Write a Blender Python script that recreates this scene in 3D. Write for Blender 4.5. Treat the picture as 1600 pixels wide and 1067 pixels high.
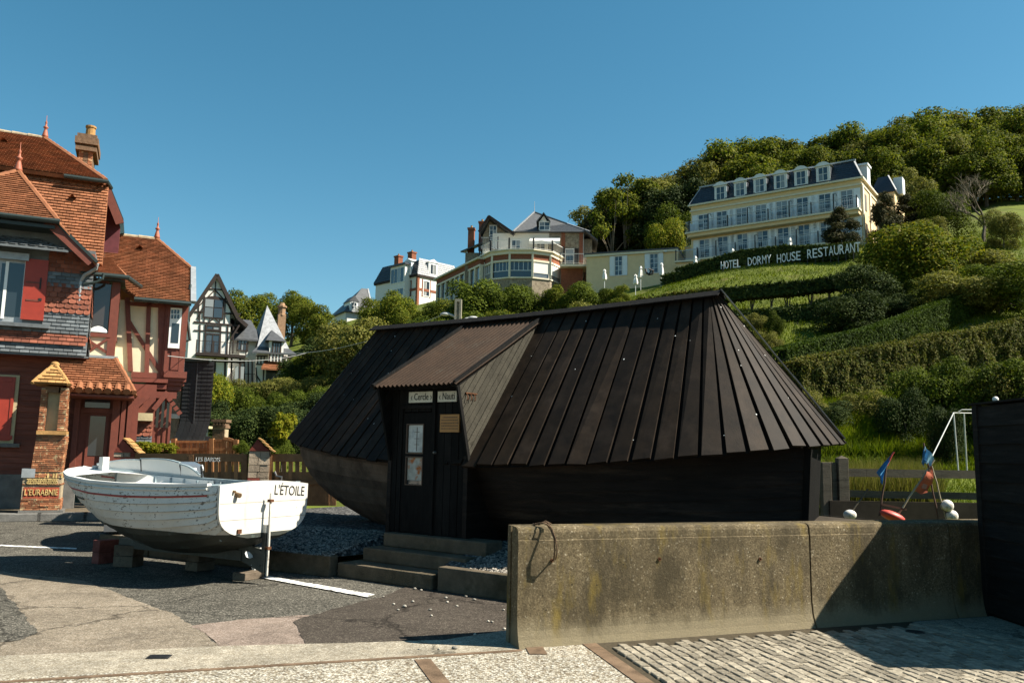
import bpy, math, random
import numpy as np
from mathutils import Vector, Matrix, noise as mnoise

for o in list(bpy.data.objects):
    bpy.data.objects.remove(o, do_unlink=True)
scene = bpy.context.scene
COL = scene.collection
rnd = random.Random(7)

# ------------------------------------------------------------------ camera
EYE = Vector((0, 0, 1.65)); FPX = 1290.0
PITCH = math.radians(7.79); ROLL = math.radians(1.12)
_r0 = Vector((1, 0, 0)); CF = Vector((0, math.cos(PITCH), math.sin(PITCH))); _u0 = Vector((0, -math.sin(PITCH), math.cos(PITCH)))
CR = _r0 * math.cos(ROLL) + _u0 * math.sin(ROLL)
CU = -_r0 * math.sin(ROLL) + _u0 * math.cos(ROLL)
cam = bpy.data.cameras.new('camera'); camo = bpy.data.objects.new('camera', cam); COL.objects.link(camo)
cam.sensor_width = 36; cam.lens = FPX / 1600 * 36; cam.clip_end = 3000; cam.clip_start = 0.05
mw = Matrix.Identity(4)
for i in range(3):
    mw[i][0] = CR[i]; mw[i][1] = CU[i]; mw[i][2] = -CF[i]; mw[i][3] = EYE[i]
camo.matrix_world = mw
scene.camera = camo

# ------------------------------------------------------------------ sky and sun
SUN = Vector((1, -0.10, 1.05)).normalized()
world = bpy.data.worlds.new('World'); scene.world = world; world.use_nodes = True
wn = world.node_tree.nodes; wl = world.node_tree.links
bg = wn['Background']
sky = wn.new('ShaderNodeTexSky'); sky.sky_type = 'NISHITA'; sky.sun_disc = False
sky.sun_elevation = math.asin(SUN.z); sky.sun_rotation = math.atan2(SUN.x, SUN.y)
sky.altitude = 0; sky.air_density = 1.0; sky.dust_density = 0.4; sky.ozone_density = 2.0
gm = wn.new('ShaderNodeHueSaturation'); gm.inputs['Hue'].default_value = 0.474; gm.inputs['Saturation'].default_value = 1.27; gm.inputs['Value'].default_value = 1.0
wl.new(sky.outputs[0], gm.inputs['Color']); wl.new(gm.outputs[0], bg.inputs['Color'])
bg.inputs['Strength'].default_value = 0.05
sl = bpy.data.lights.new('sun', 'SUN'); sl.energy = 5.0; sl.angle = math.radians(0.5); sl.color = (1.0, 0.93, 0.80)
so = bpy.data.objects.new('sun', sl); COL.objects.link(so); so.rotation_euler = SUN.to_track_quat('Z', 'Y').to_euler(); so.location = (40, 0, 60)
scene.view_settings.view_transform = 'Standard'
try: scene.view_settings.look = 'None'
except Exception: pass
scene.view_settings.gamma = 1.0; scene.view_settings.use_curve_mapping = False
scene.view_settings.exposure = 1.42

# ------------------------------------------------------------------ pixel <-> place helpers
def ray(px, py):
    return CF * FPX + CR * (px - 800) + CU * (533.5 - py)
def at(px, py, Y):
    d = ray(px, py); return EYE + d * (Y / d.y)
def G(px, py, z=0.0):
    d = ray(px, py); return EYE + d * ((z - EYE.z) / d.z)

# ------------------------------------------------------------------ terrain height
YS = [0, 10, 13, 14.5, 20, 24, 28, 32, 40, 50, 60, 70, 80, 95, 110, 140, 200, 600]
TT = [-1.5, -.39, -.2, 0, .2, .35, .6, 1.5]
ZT = [[0,0,0,0,0,.1,.5,.9,2,3,4,5,7,10,12,14,15,15],
      [0,0,0,0,0,.2,.6,1.2,1.9,2.7,3.9,5.4,8,10.5,13,15,15,15],
      [0,0,0,0,0,.2,.8,1.5,2.4,3.6,5,6.8,10,15,19,22,22,22],
      [0,0,0,0,.1,.5,1.4,2.2,4,6.5,9,12,15.5,20,25,30,32,32],
      [0,0,0,.2,.6,1.2,2.6,3.6,6,9.5,13,16.8,18.7,21.5,29,38,42,42],
      [0,0,.4,.6,1.0,1.4,2.9,4.2,7,11,14.8,19.6,21,25,33,40,44,44],
      [0,0,.6,.7,1.1,1.5,3,4.6,7.8,12.5,17.5,21.5,26,32,38,46,50,50],
      [0,0,.6,.7,1.1,1.5,3,4.6,8,13,18,23,28,35,42,52,56,56]]
def hgt(x, y):
    if y <= 1: return 0.0
    t = max(-1.5, min(1.5, x / y))
    vals = [float(np.interp(y, YS, r)) for r in ZT]
    z = float(np.interp(t, TT, vals))
    if y > 26:
        k = min(1, (y - 26) / 20)
        z += k * (0.5 * mnoise.noise((x * .09, y * .09, 0)) + .2 * mnoise.noise((x * .3, y * .3, 3)))
    return z
def T(px, Y, dz=0.0):
    """ground point under photo column px at distance Y"""
    x = at(px, 700, Y).x
    return Vector((x, Y, hgt(x, Y) + dz))

# ------------------------------------------------------------------ mesh builder
class MB:
    def __init__(s): s.v = []; s.f = []; s.m = []
    def add(s, vs, fs, mi=0):
        n = len(s.v); s.v += [tuple(v) for v in vs]; s.f += [tuple(i + n for i in f) for f in fs]; s.m += [mi] * len(fs); return s
    def box(s, x0, x1, y0, y1, z0, z1, mi=0):
        if x0 > x1: x0, x1 = x1, x0
        if y0 > y1: y0, y1 = y1, y0
        if z0 > z1: z0, z1 = z1, z0
        return s.add([(x0,y0,z0),(x1,y0,z0),(x1,y1,z0),(x0,y1,z0),(x0,y0,z1),(x1,y0,z1),(x1,y1,z1),(x0,y1,z1)],
              [(0,3,2,1),(4,5,6,7),(0,1,5,4),(1,2,6,5),(2,3,7,6),(3,0,4,7)], mi)
    def obox(s, c, ax, ay, az, mi=0):
        c = Vector(c); ax = Vector(ax); ay = Vector(ay); az = Vector(az)
        vs = [c + ax*i + ay*j + az*k for k in (-1, 1) for (i, j) in ((-1,-1),(1,-1),(1,1),(-1,1))]
        return s.add(vs, [(0,3,2,1),(4,5,6,7),(0,1,5,4),(1,2,6,5),(2,3,7,6),(3,0,4,7)], mi)
    def beam(s, p0, p1, w, h, up=(0,0,1), mi=0):
        p0 = Vector(p0); p1 = Vector(p1); d = (p1 - p0); L = d.length
        if L < 1e-6: return s
        d /= L; up = Vector(up)
        if abs(d.dot(up)) > .98: up = Vector((0, 1, 0)) if abs(d.y) < .9 else Vector((1, 0, 0))
        side = d.cross(up).normalized(); upn = side.cross(d).normalized()
        return s.obox((p0 + p1) / 2, d * L / 2, side * w / 2, upn * h / 2, mi)
    def plate(s, poly, off, mi=0):
        """polygon extruded by the vector off"""
        off = Vector(off); n = len(poly); a = [Vector(p) for p in poly]; b = [p + off for p in a]
        fs = [tuple(range(n)), tuple(range(2*n-1, n-1, -1))] + [(i, i + n, (i+1) % n + n, (i+1) % n) for i in range(n)]
        return s.add(a + b, fs, mi)
    def tube(s, pts, r, n=8, mi=0, cap=True):
        pts = [Vector(p) for p in pts]; N = len(pts); rs = r if isinstance(r, (list, tuple)) else [r] * N
        base = len(s.v); prev = None; rings = []
        for i, p in enumerate(pts):
            d = (pts[min(i+1, N-1)] - pts[max(i-1, 0)]).normalized()
            if prev is None:
                a = d.cross(Vector((0,0,1)));
                if a.length < .05: a = d.cross(Vector((1,0,0)))
            else:
                a = prev - d * prev.dot(d)
            a.normalize(); prev = a; b = d.cross(a)
            rings.append([p + (a * math.cos(2*math.pi*k/n) + b * math.sin(2*math.pi*k/n)) * rs[i] for k in range(n)])
        vs = [q for R in rings for q in R]
        fs = [(i*n+k, i*n+(k+1)%n, (i+1)*n+(k+1)%n, (i+1)*n+k) for i in range(N-1) for k in range(n)]
        if cap: fs += [tuple(range(n-1, -1, -1)), tuple(range((N-1)*n, N*n))]
        return s.add(vs, fs, mi)
    def lathe(s, prof, c=(0,0,0), n=12, mi=0):
        c = Vector(c)
        vs = [c + Vector((r*math.cos(2*math.pi*k/n), r*math.sin(2*math.pi*k/n), z)) for r, z in prof for k in range(n)]
        N = len(prof)
        fs = [(i*n+k, i*n+(k+1)%n, (i+1)*n+(k+1)%n, (i+1)*n+k) for i in range(N-1) for k in range(n)]
        fs += [tuple(range(n-1, -1, -1)), tuple(range((N-1)*n, N*n))]
        return s.add(vs, fs, mi)
    def sphere(s, c, r, n=12, m=8, mi=0, sx=1, sy=1, sz=1):
        prof = [(max(1e-3, math.sin(math.pi*i/m))*r, -math.cos(math.pi*i/m)*r) for i in range(m+1)]
        k0 = len(s.v); s.lathe(prof, (0,0,0), n, mi)
        for i in range(k0, len(s.v)):
            x, y, z = s.v[i]; s.v[i] = (c[0]+x*sx, c[1]+y*sy, c[2]+z*sz)
        return s
    def loft(s, rings, closed=False, cap=False, mi=0):
        n = len(rings[0]); N = len(rings); vs = [p for R in rings for p in R]; kk = n if closed else n-1
        fs = [(i*n+k, i*n+(k+1)%n, (i+1)*n+(k+1)%n, (i+1)*n+k) for i in range(N-1) for k in range(kk)]
        if cap: fs += [tuple(range(n-1, -1, -1)), tuple(range((N-1)*n, N*n))]
        return s.add(vs, fs, mi)
    def mesh(s, name, mats, smooth=False):
        me = bpy.data.meshes.new(name); me.from_pydata(s.v, [], s.f)
        if not isinstance(mats, (list, tuple)): mats = [mats]
        for m in mats: me.materials.append(m)
        if len(mats) > 1: me.polygons.foreach_set('material_index', s.m)
        if smooth: me.polygons.foreach_set('use_smooth', [True] * len(s.f))
        me.update(); return me
    def build(s, name, mats, parent=None, kind=None, smooth=False, label=None):
        o = bpy.data.objects.new(name, s.mesh(name, mats, smooth)); COL.objects.link(o)
        if parent: o.parent = parent
        if kind: o['kind'] = kind
        if label: o['label'] = label
        return o

def tag(o, label, cat, group=None):
    o['label'] = label; o['category'] = cat
    if group: o['group'] = group
    return o
def thing(name, label, cat, loc=(0,0,0), rotz=0.0, group=None):
    o = bpy.data.objects.new(name, None); COL.objects.link(o); o.location = loc; o.rotation_euler = (0, 0, rotz)
    o.empty_display_size = .3
    return tag(o, label, cat, group)
def struct(mb, name, mat, smooth=False, parent=None):
    return mb.build(name, mat, parent, 'structure', smooth)
def inst(src, parent=None, loc=None, rotz=None, scale=None):
    o = src.copy(); COL.objects.link(o); o.parent = parent
    if loc is not None: o.location = loc
    if rotz is not None: o.rotation_euler = (0, 0, rotz)
    if scale is not None: o.scale = scale if isinstance(scale, (tuple, list)) else (scale,)*3
    return o
def put(name, me, parent=None, loc=(0,0,0), rotz=0.0, scale=None):
    o = bpy.data.objects.new(name, me); COL.objects.link(o); o.parent = parent; o.location = loc; o.rotation_euler = (0,0,rotz)
    if scale is not None: o.scale = scale if isinstance(scale, (tuple, list)) else (scale,)*3
    return o
def bevel(o, w=.01, seg=2):
    m = o.modifiers.new('bevel', 'BEVEL'); m.width = w; m.segments = seg; m.limit_method = 'ANGLE'; return o
class Frame:
    """local frame of a thing: x along a, y into depth, z up"""
    def __init__(s, origin, rotz):
        s.o = Vector(origin); s.r = rotz; c, n = math.cos(rotz), math.sin(rotz)
        s.ax = Vector((c, n, 0)); s.ay = Vector((-n, c, 0))
    def loc(s, p):
        d = Vector(p) - s.o; return Vector((d.dot(s.ax), d.dot(s.ay), d.z))
    def world(s, p): return s.o + s.ax * p[0] + s.ay * p[1] + Vector((0,0,p[2]))
    def hitv(s, px, py, v=0.0):
        """where the line of sight meets the local plane y = v"""
        d = ray(px, py); k = (v - (EYE - s.o).dot(s.ay)) / d.dot(s.ay); return s.loc(EYE + d * k)
    def hitu(s, px, py, u=0.0):
        d = ray(px, py); k = (u - (EYE - s.o).dot(s.ax)) / d.dot(s.ax); return s.loc(EYE + d * k)
def text_mesh(txt, size, depth, mat, name='lettering', sx=1.0):
    cu = bpy.data.curves.new('t', 'FONT'); cu.body = txt; cu.size = size; cu.extrude = depth; cu.align_x = 'CENTER'; cu.align_y = 'CENTER'
    cu.resolution_u = 3
    o = bpy.data.objects.new('t', cu); COL.objects.link(o)
    bpy.context.view_layer.update()
    me = bpy.data.meshes.new_from_object(o.evaluated_get(bpy.context.evaluated_depsgraph_get()))
    bpy.data.objects.remove(o); bpy.data.curves.remove(cu)
    me.name = name; me.materials.clear(); me.materials.append(mat)
    # stand the text up: x right, z up, facing -y
    for v in me.vertices:
        x, y, z = v.co; v.co = (x * sx, -z, y)
    return me

# ------------------------------------------------------------------ materials
def _new(name):
    m = bpy.data.materials.new(name); m.use_nodes = True; nt = m.node_tree
    return m, nt, nt.nodes['Principled BSDF']
def noise(nt, scale, detail=4, rough=.6, coord=None, stretch=None):
    n = nt.nodes.new('ShaderNodeTexNoise'); n.inputs['Scale'].default_value = scale; n.inputs['Detail'].default_value = detail; n.inputs['Roughness'].default_value = rough
    c = coord or nt.nodes.new('ShaderNodeTexCoord').outputs['Object']
    if stretch:
        mp = nt.nodes.new('ShaderNodeMapping'); mp.inputs['Scale'].default_value = stretch; nt.links.new(c, mp.inputs['Vector']); c = mp.outputs[0]
    nt.links.new(c, n.inputs['Vector']); return n
def ramp(nt, fac, stops):
    r = nt.nodes.new('ShaderNodeValToRGB'); e = r.color_ramp.elements
    while len(e) < len(stops): e.new(.5)
    for i, (p, c) in enumerate(stops):
        e[i].position = p; e[i].color = (c[0], c[1], c[2], 1) if isinstance(c, (tuple, list)) else (c, c, c, 1)
    nt.links.new(fac, r.inputs[0]); return r.outputs[0]
def mix(nt, fac, a, b, mode='MIX'):
    m = nt.nodes.new('ShaderNodeMix'); m.data_type = 'RGBA'; m.blend_type = mode
    for k, val in ((0, fac), (6, a), (7, b)):
        if hasattr(val, 'is_linked'): nt.links.new(val, m.inputs[k])
        elif isinstance(val, (int, float)): m.inputs[k].default_value = val if k == 0 else (val, val, val, 1)
        else: m.inputs[k].default_value = (val[0], val[1], val[2], 1)
    return m.outputs[2]
def island(nt, lo, hi):
    g = nt.nodes.new('ShaderNodeNewGeometry'); return ramp(nt, g.outputs['Random Per Island'], [(0, lo), (1, hi)])
def objrand(nt, lo, hi):
    g = nt.nodes.new('ShaderNodeObjectInfo'); return ramp(nt, g.outputs['Random'], [(0, lo), (1, hi)])
def bumpn(nt, bsdf, h, strength=.3, dist=.01):
    b = nt.nodes.new('ShaderNodeBump'); b.inputs['Strength'].default_value = strength; b.inputs['Distance'].default_value = dist
    nt.links.new(h, b.inputs['Height']); nt.links.new(b.outputs[0], bsdf.inputs['Normal'])
def M(name, col, rough=.7, var=.25, scale=5, bump=.0, bscale=None, isl=0, obr=0, col2=None, metal=0, spec=None, stretch=None, patch=None, pscale=2, pthr=(.55,.65)):
    m, nt, b = _new(name)
    if spec is None: spec = .4 if rough < .65 else (.25 if rough < .78 else .1)
    n = noise(nt, scale, 5, .62, stretch=stretch)
    a = tuple(c * (1 - var) for c in col); c2 = col2 or tuple(min(1, c * (1 + var)) for c in col)
    c = ramp(nt, n.outputs[0], [(.28, a), (.72, c2)])
    if patch is not None:
        n2 = noise(nt, pscale, 6, .7, stretch=stretch)
        c = mix(nt, ramp(nt, n2.outputs[0], [(pthr[0], 0), (pthr[1], 1)]), c, patch)
    if isl: c = mix(nt, 1.0, c, island(nt, 1 - isl, 1 + isl), 'MULTIPLY')
    if obr: c = mix(nt, 1.0, c, objrand(nt, 1 - obr, 1 + obr), 'MULTIPLY')
    nt.links.new(c, b.inputs['Base Color'])
    b.inputs['Roughness'].default_value = rough; b.inputs['Metallic'].default_value = metal; b.inputs['Specular IOR Level'].default_value = spec
    if bump:
        n3 = noise(nt, bscale or scale * 4, 4, .65, stretch=stretch); bumpn(nt, b, n3.outputs[0], bump, .02)
    return m
def glass(name, col=(.012, .018, .024), rough=.04, curtain=None):
    m, nt, b = _new(name); b.inputs['Base Color'].default_value = (*col, 1)
    if curtain:
        g = nt.nodes.new('ShaderNodeObjectInfo'); nt.links.new(ramp(nt, g.outputs['Random'], [(.45, col), (.75, curtain)]), b.inputs['Base Color'])
    b.inputs['Roughness'].default_value = rough
    b.inputs['Specular IOR Level'].default_value = .8
    n = noise(nt, 1.2, 2); bumpn(nt, b, n.outputs[0], .06, .02)
    return m
def leafmat(name, cols, trans=.35):
    m, nt, b = _new(name)
    g = nt.nodes.new('ShaderNodeNewGeometry')
    c = ramp(nt, g.outputs['Random Per Island'], [(i / (len(cols) - 1), c) for i, c in enumerate(cols)])
    n = noise(nt, .35, 3)
    c = mix(nt, 1.0, c, ramp(nt, n.outputs[0], [(.3, (.62, .66, .66)), (.7, (1.2, 1.15, 1.0))]), 'MULTIPLY')
    c = mix(nt, 1.0, c, objrand(nt, .78, 1.16), 'MULTIPLY')
    nt.links.new(c, b.inputs['Base Color']); b.inputs['Roughness'].default_value = .7; b.inputs['Specular IOR Level'].default_value = .05
    t = nt.nodes.new('ShaderNodeBsdfTranslucent'); nt.links.new(mix(nt, 1.0, c, (1.1, 1.15, .55), 'MULTIPLY'), t.inputs['Color'])
    ms = nt.nodes.new('ShaderNodeMixShader'); ms.inputs[0].default_value = trans
    nt.links.new(b.outputs[0], ms.inputs[1]); nt.links.new(t.outputs[0], ms.inputs[2])
    nt.links.new(ms.outputs[0], nt.nodes['Material Output'].inputs[0])
    return m
# ================================================================== GROUND
def aggregate(name, stops, scale=90, edge=.55, stain=(.75, 1.1), sscale=.8, rough=.9, bump=.5, dist=.006, tint=None, crack=True):
    """ground of small stones set in a binder"""
    m, nt, b = _new(name)
    co = nt.nodes.new('ShaderNodeTexCoord').outputs['Object']
    v = nt.nodes.new('ShaderNodeTexVoronoi'); v.inputs['Scale'].default_value = scale; nt.links.new(co, v.inputs['Vector'])
    sp = nt.nodes.new('ShaderNodeSeparateColor'); nt.links.new(v.outputs['Color'], sp.inputs[0])
    c = ramp(nt, sp.outputs[0], stops)
    e = ramp(nt, v.outputs['Distance'], [(.25, 1.0), (.75, edge)])
    c = mix(nt, 1.0, c, e, 'MULTIPLY')
    n = noise(nt, sscale, 6, .65, coord=co)
    c = mix(nt, 1.0, c, ramp(nt, n.outputs[0], [(.3, (stain[0],)*3), (.7, (stain[1],)*3)]), 'MULTIPLY')
    n4 = noise(nt, 9, 4, .7, coord=co)
    c = mix(nt, 1.0, c, ramp(nt, n4.outputs[0], [(.35, .72), (.65, 1.0)]), 'MULTIPLY')
    n5 = noise(nt, 1.7, 8, .72, coord=co)
    c = mix(nt, ramp(nt, n5.outputs[0], [(.52, 0), (.66, .5)]), c, mix(nt, 1.0, c, .5, 'MULTIPLY'))
    vc = nt.nodes.new('ShaderNodeTexVoronoi'); vc.feature = 'DISTANCE_TO_EDGE'; vc.inputs['Scale'].default_value = .42
    wv = noise(nt, 3, 6, .7, coord=co); wa = nt.nodes.new('ShaderNodeVectorMath'); wa.operation = 'MULTIPLY_ADD'; wa.inputs[1].default_value = (.5,.5,.5)
    nt.links.new(wv.outputs['Color'], wa.inputs[0]); nt.links.new(co, wa.inputs[2]); nt.links.new(wa.outputs[0], vc.inputs['Vector'])
    if crack: c = mix(nt, ramp(nt, vc.outputs['Distance'], [(.0, .85), (.006, .55), (.012, 0)]), c, mix(nt, 1.0, c, .25, 'MULTIPLY'))
    if tint:
        n2 = noise(nt, .5, 4, .6, coord=co); c = mix(nt, ramp(nt, n2.outputs[0], [(.45, 0), (.62, .6)]), c, tint)
    nt.links.new(c, b.inputs['Base Color']); b.inputs['Roughness'].default_value = rough; b.inputs['Specular IOR Level'].default_value = .1
    ad = nt.nodes.new('ShaderNodeMath'); ad.operation = 'ADD'; nt.links.new(sp.outputs[1], ad.inputs[0]); nt.links.new(n4.outputs[0], ad.inputs[1])
    bumpn(nt, b, ad.outputs[0], bump, dist)
    return m
m_asph = aggregate('old grey asphalt', [(0, (.055,.052,.044)), (.55, (.118,.11,.09)), (.85, (.19,.175,.145)), (1, (.38,.35,.29))], 75, .5, (.7, 1.15), .5)
m_dark = aggregate('dark tar patch', [(0, (.045,.037,.030)), (.8, (.08,.066,.054)), (1, (.16,.14,.11))], 95, .7, (.85, 1.1), .8, bump=.3)
m_tan = aggregate('tan worn concrete', [(0, (.16,.13,.095)), (.7, (.26,.215,.16)), (1, (.42,.37,.30))], 110, .75, (.68, 1.12), .7, bump=.35)
m_pink = aggregate('pinkish worn concrete', [(0, (.17,.13,.105)), (.7, (.27,.21,.17)), (1, (.4,.33,.28))], 110, .75, (.75, 1.12), .8, bump=.35)
m_wash = aggregate('washed concrete', [(0, (.24,.205,.15)), (.6, (.36,.315,.24)), (1, (.52,.48,.40))], 100, .72, (.66, 1.1), .9, bump=.35)
m_agg = aggregate('exposed aggregate concrete', [(0, (.16,.12,.08)), (.3, (.34,.29,.21)), (.65, (.50,.46,.37)), (1, (.68,.65,.57))], 62, .42, (.85, 1.05), .8, bump=.8, crack=False)
m_kerb = M('kerb concrete', (.10,.08,.056), .9, .45, 3, .5, 40, patch=(.05,.042,.026), pscale=1.6, pthr=(.5,.68))
m_white_line = M('worn white road paint', (.68,.67,.63), .7, .15, 14, .2, patch=(.14,.135,.12), pscale=11, pthr=(.5,.6))
m_timber_edge = M('weathered timber', (.125,.085,.055), .8, .4, 6, .4, 60, stretch=(1,1,1))
m_soil = M('hillside turf', (.065,.090,.012), .95, .5, .5, .6, 6, col2=(.125,.15,.022), patch=(.09,.075,.028), pscale=.35, pthr=(.55,.7))
m_turf_base = m_soil

def grid_axis(parts):
    out = []
    for a, b, st in parts:
        n = max(1, round((b - a) / st)); out += [a + (b - a) * i / n for i in range(n)]
    return out + [parts[-1][1]]
# terrain sheet (turf); the square's asphalt lies above it near the camera
gx = grid_axis([(-400, -120, 40), (-120, -50, 8), (-50, 70, 1.25), (70, 140, 7), (140, 460, 40)])
gy = grid_axis([(-60, 8, 8), (8, 20, 2), (20, 34, .8), (34, 120, 1.5), (120, 220, 10), (220, 640, 60)])
mb = MB(); nx = len(gx)
mb.add([(x, y, hgt(x, y) - .012) for y in gy for x in gx], [(j*nx+i, j*nx+i+1, (j+1)*nx+i+1, (j+1)*nx+i) for j in range(len(gy)-1) for i in range(nx-1)])
ground = struct(mb, 'terrain', m_soil, True)

def wob(poly, step=.18, amp=.03, closed=True, seed=1):
    out = []; n = len(poly)
    for i in range(n):
        a = Vector(poly[i]); b = Vector(poly[(i+1) % n]); L = (b-a).length; k = max(1, min(160, int(L/step)))
        for j in range(k):
            p = a.lerp(b, j/k); q = p * 2.3 + Vector((seed*7.1, 0, 0))
            out.append((p.x + amp*mnoise.noise(q) + amp*.6*mnoise.noise(q*4) + amp*.35*mnoise.noise(q*9), p.y + amp*mnoise.noise(q + Vector((0,0,9))) + amp*.5*mnoise.noise(q*6 + Vector((0,0,4))), p.z))
    return out
def sheet(name, mat, pts, z, amp=.03, seed=1):
    pts = [(p[0], p[1], z) for p in pts]
    w = wob(pts, .05, amp * 1.4, seed=seed) if amp else pts
    if sum(w[i][0]*w[(i+1)%len(w)][1]-w[(i+1)%len(w)][0]*w[i][1] for i in range(len(w))) < 0: w = w[::-1]
    mb = MB(); mb.add(w, [tuple(range(len(w)))]); return struct(mb, name, mat)
P = lambda *ps: [G(x, y) for x, y in ps]
# asphalt square and street
mb = MB(); mb.add([(-60,-30,.0),(9,-30,.0),(9,9.2,.0),(4.6,11.5,0),(3,16,.0),(-2,22.5,.0),(-60,22.5,.0)], [tuple(range(7))]); struct(mb, 'asphalt_square', m_asph)
sheet('concrete_lane', m_tan, P((-260,905),(0,893),(60,899),(125,906),(250,951),(305,978),(352,1013),(100,1033),(-300,1060)), .004, .03, 2)
sheet('asphalt_repair', m_asph, P((-200,925),(0,918),(35,958),(62,990),(20,1003),(-250,1020)), .008, .03, 3)
sheet('concrete_patch', m_pink, P((302,977),(380,968),(485,961),(500,1010),(352,1016)), .006, .03, 4)
sheet('tar_patch', m_dark, P((458,972),(520,952),(592,934),(640,917),(690,916),(792,941),(830,950),(830,998),(690,1007),(560,1011),(476,1012),(470,990)), .010, .025, 5)
sheet('concrete_strip', m_wash, P((-400,1040),(0,1027),(200,1018),(350,1011),(560,1006),(690,1002),(800,985),(835,1012),(835,1024),(0,1072),(-400,1100)), .014, .02, 6)
# exposed aggregate promenade (towards and past the camera)
sheet('promenade', m_agg, [G(-400,1094), G(0,1064), G(820,1019), G(817,1000), G(900,990), G(1560,960), (9.5,8.2,0), (9.5,-25,0), (-30,-25,0)], .018, 0)
# timber edging strips let into the paving
def strip(p, q, w, z0=.0, z1=.0235, name='paving_strip'):
    mb = MB(); p = Vector((p.x, p.y, (z0+z1)/2)); q = Vector((q.x, q.y, (z0+z1)/2)); mb.beam(p, q, w, z1 - z0); o = struct(mb, name, m_timber_edge); return o
strip(G(-420,1096), G(815,1019.5), .055)
strip(G(826,1000), G(841,1026), .15, z1=.026)
strip(G(660,1034), G(715,1105), .13, z1=.0245)
strip(G(915,1005), G(1060,1108), .13, z1=.0245)
# white parking line
sheet('parking_line', m_white_line, P((404,903),(420,901),(586,930),(574,934)), .014, .012, 8)
sheet('parking_line', m_white_line, P((470,893),(556,889),(560,894),(476,897)), .016, .02, 9)
sheet('parking_line', m_white_line, P((0,851),(120,856),(120,858),(0,853)), .004, .012, 9)

# ---- sett pavers by the wall
WD = Vector((.935, .354, 0)).normalized(); WROT = math.atan2(WD.y, WD.x); WF = Frame((.09, 7.36, 0), WROT)
m_pav = M('granite paver', (.205,.18,.138), .85, .3, 14, .6, 40, obr=.32, isl=.3, patch=(.12,.10,.07), pscale=5, pthr=(.55,.7))
m_sand = M('paver joint sand', (.055,.045,.03), .95, .3, 20, .5, 60)
sd = G(1060,1108) - G(915,1005); sd.z = 0; sd.normalize()
PROT = math.atan2(-sd.x, sd.y) - math.pi
pa = -sd; pb = Vector((pa.y, -pa.x, 0))                       # pa: away from the camera, pb: to the right
porg = G(921,1003) ; porg.z = 0
sheet('paver_bed', m_sand, [G(918,1001), G(1300,978), G(1560,960), (8.5,8.0,0), (8.5,4.2,0), G(1064,1108)], .021, 0)
paver_field = bpy.data.objects.new('paver_field', None); COL.objects.link(paver_field); paver_field['kind'] = 'structure'
pmesh = []
for k in range(8):
    mb = MB(); w, d = .0385, .0755; j = lambda: rnd.uniform(-.005, .005)
    b = [(-w+j(),-d+j(),-.03),(w+j(),-d+j(),-.03),(w+j(),d+j(),-.03),(-w+j(),d+j(),-.03)]
    h = [.018+j()*.6 for _ in range(4)]; t = [(x, y, h[i]-.006) for i, (x, y, z) in enumerate(b)]; c = [(x*.84, y*.92, h[i]) for i, (x, y, z) in enumerate(b)]
    mb.add(b + t + c, [(4,5,1,0),(5,6,2,1),(6,7,3,2),(7,4,0,3),(8,9,5,4),(9,10,6,5),(10,11,7,6),(11,8,4,7),(8,11,10,9)][:8] + [(8,9,10,11)])
    pmesh.append(mb.mesh('paver', m_pav))
cells = []
for i in range(1, 74):
    for j in range(-36, 30):
        c = porg + pb * (.035 + i * .0885) + pa * (j * .168 + (.084 if i % 2 else 0))
        l = WF.loc(c)
        if l.y > -.26 - .02 or c.x > 6.2 or c.y < 4.6: continue
        px = 800 + (c.dot(CR) - EYE.dot(CR)) / (c - EYE).dot(CF) * FPX; py = 533.5 - (c - EYE).dot(CU) / (c - EYE).dot(CF) * FPX
        if px > 1720 or py > 1110: continue
        if l.x > 4.35 + (-l.y)*.35: continue                 # plain apron by the shed
        cells.append(((c - EYE).length + (5 if (px > 1600 or py > 1068) else 0), c))
cells.sort(key=lambda q: q[0])
rest = MB()
for n, (d, c) in enumerate(cells):
    rz = PROT + rnd.uniform(-.03, .03)
    if n < 300:
        o = put('paver', pmesh[n % 8], paver_field, (c.x, c.y, .021 + rnd.uniform(-.004, .004)), rz + (math.pi if n % 3 == 0 else 0)); o.rotation_euler[0] = rnd.uniform(-.03,.03)
    else:
        me = pmesh[n % 8]; ca, sa = math.cos(rz), math.sin(rz); z = .021 + rnd.uniform(-.004, .004)
        rest.add([(c.x + v.co.x*ca - v.co.y*sa, c.y + v.co.x*sa + v.co.y*ca, z + v.co.z) for v in me.vertices], [tuple(p.vertices) for p in me.polygons])
if rest.v: rest.build('more_pavers', m_pav, paver_field, 'stuff')
# plain concrete apron at the foot of the wall and shed
sheet('shed_apron', m_wash, [WF.world((4.3,-.12,0)), WF.world((6.4,-.12,0)), (6.0,6.0,0), (5.1,6.0,0)], .032, 0)

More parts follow.
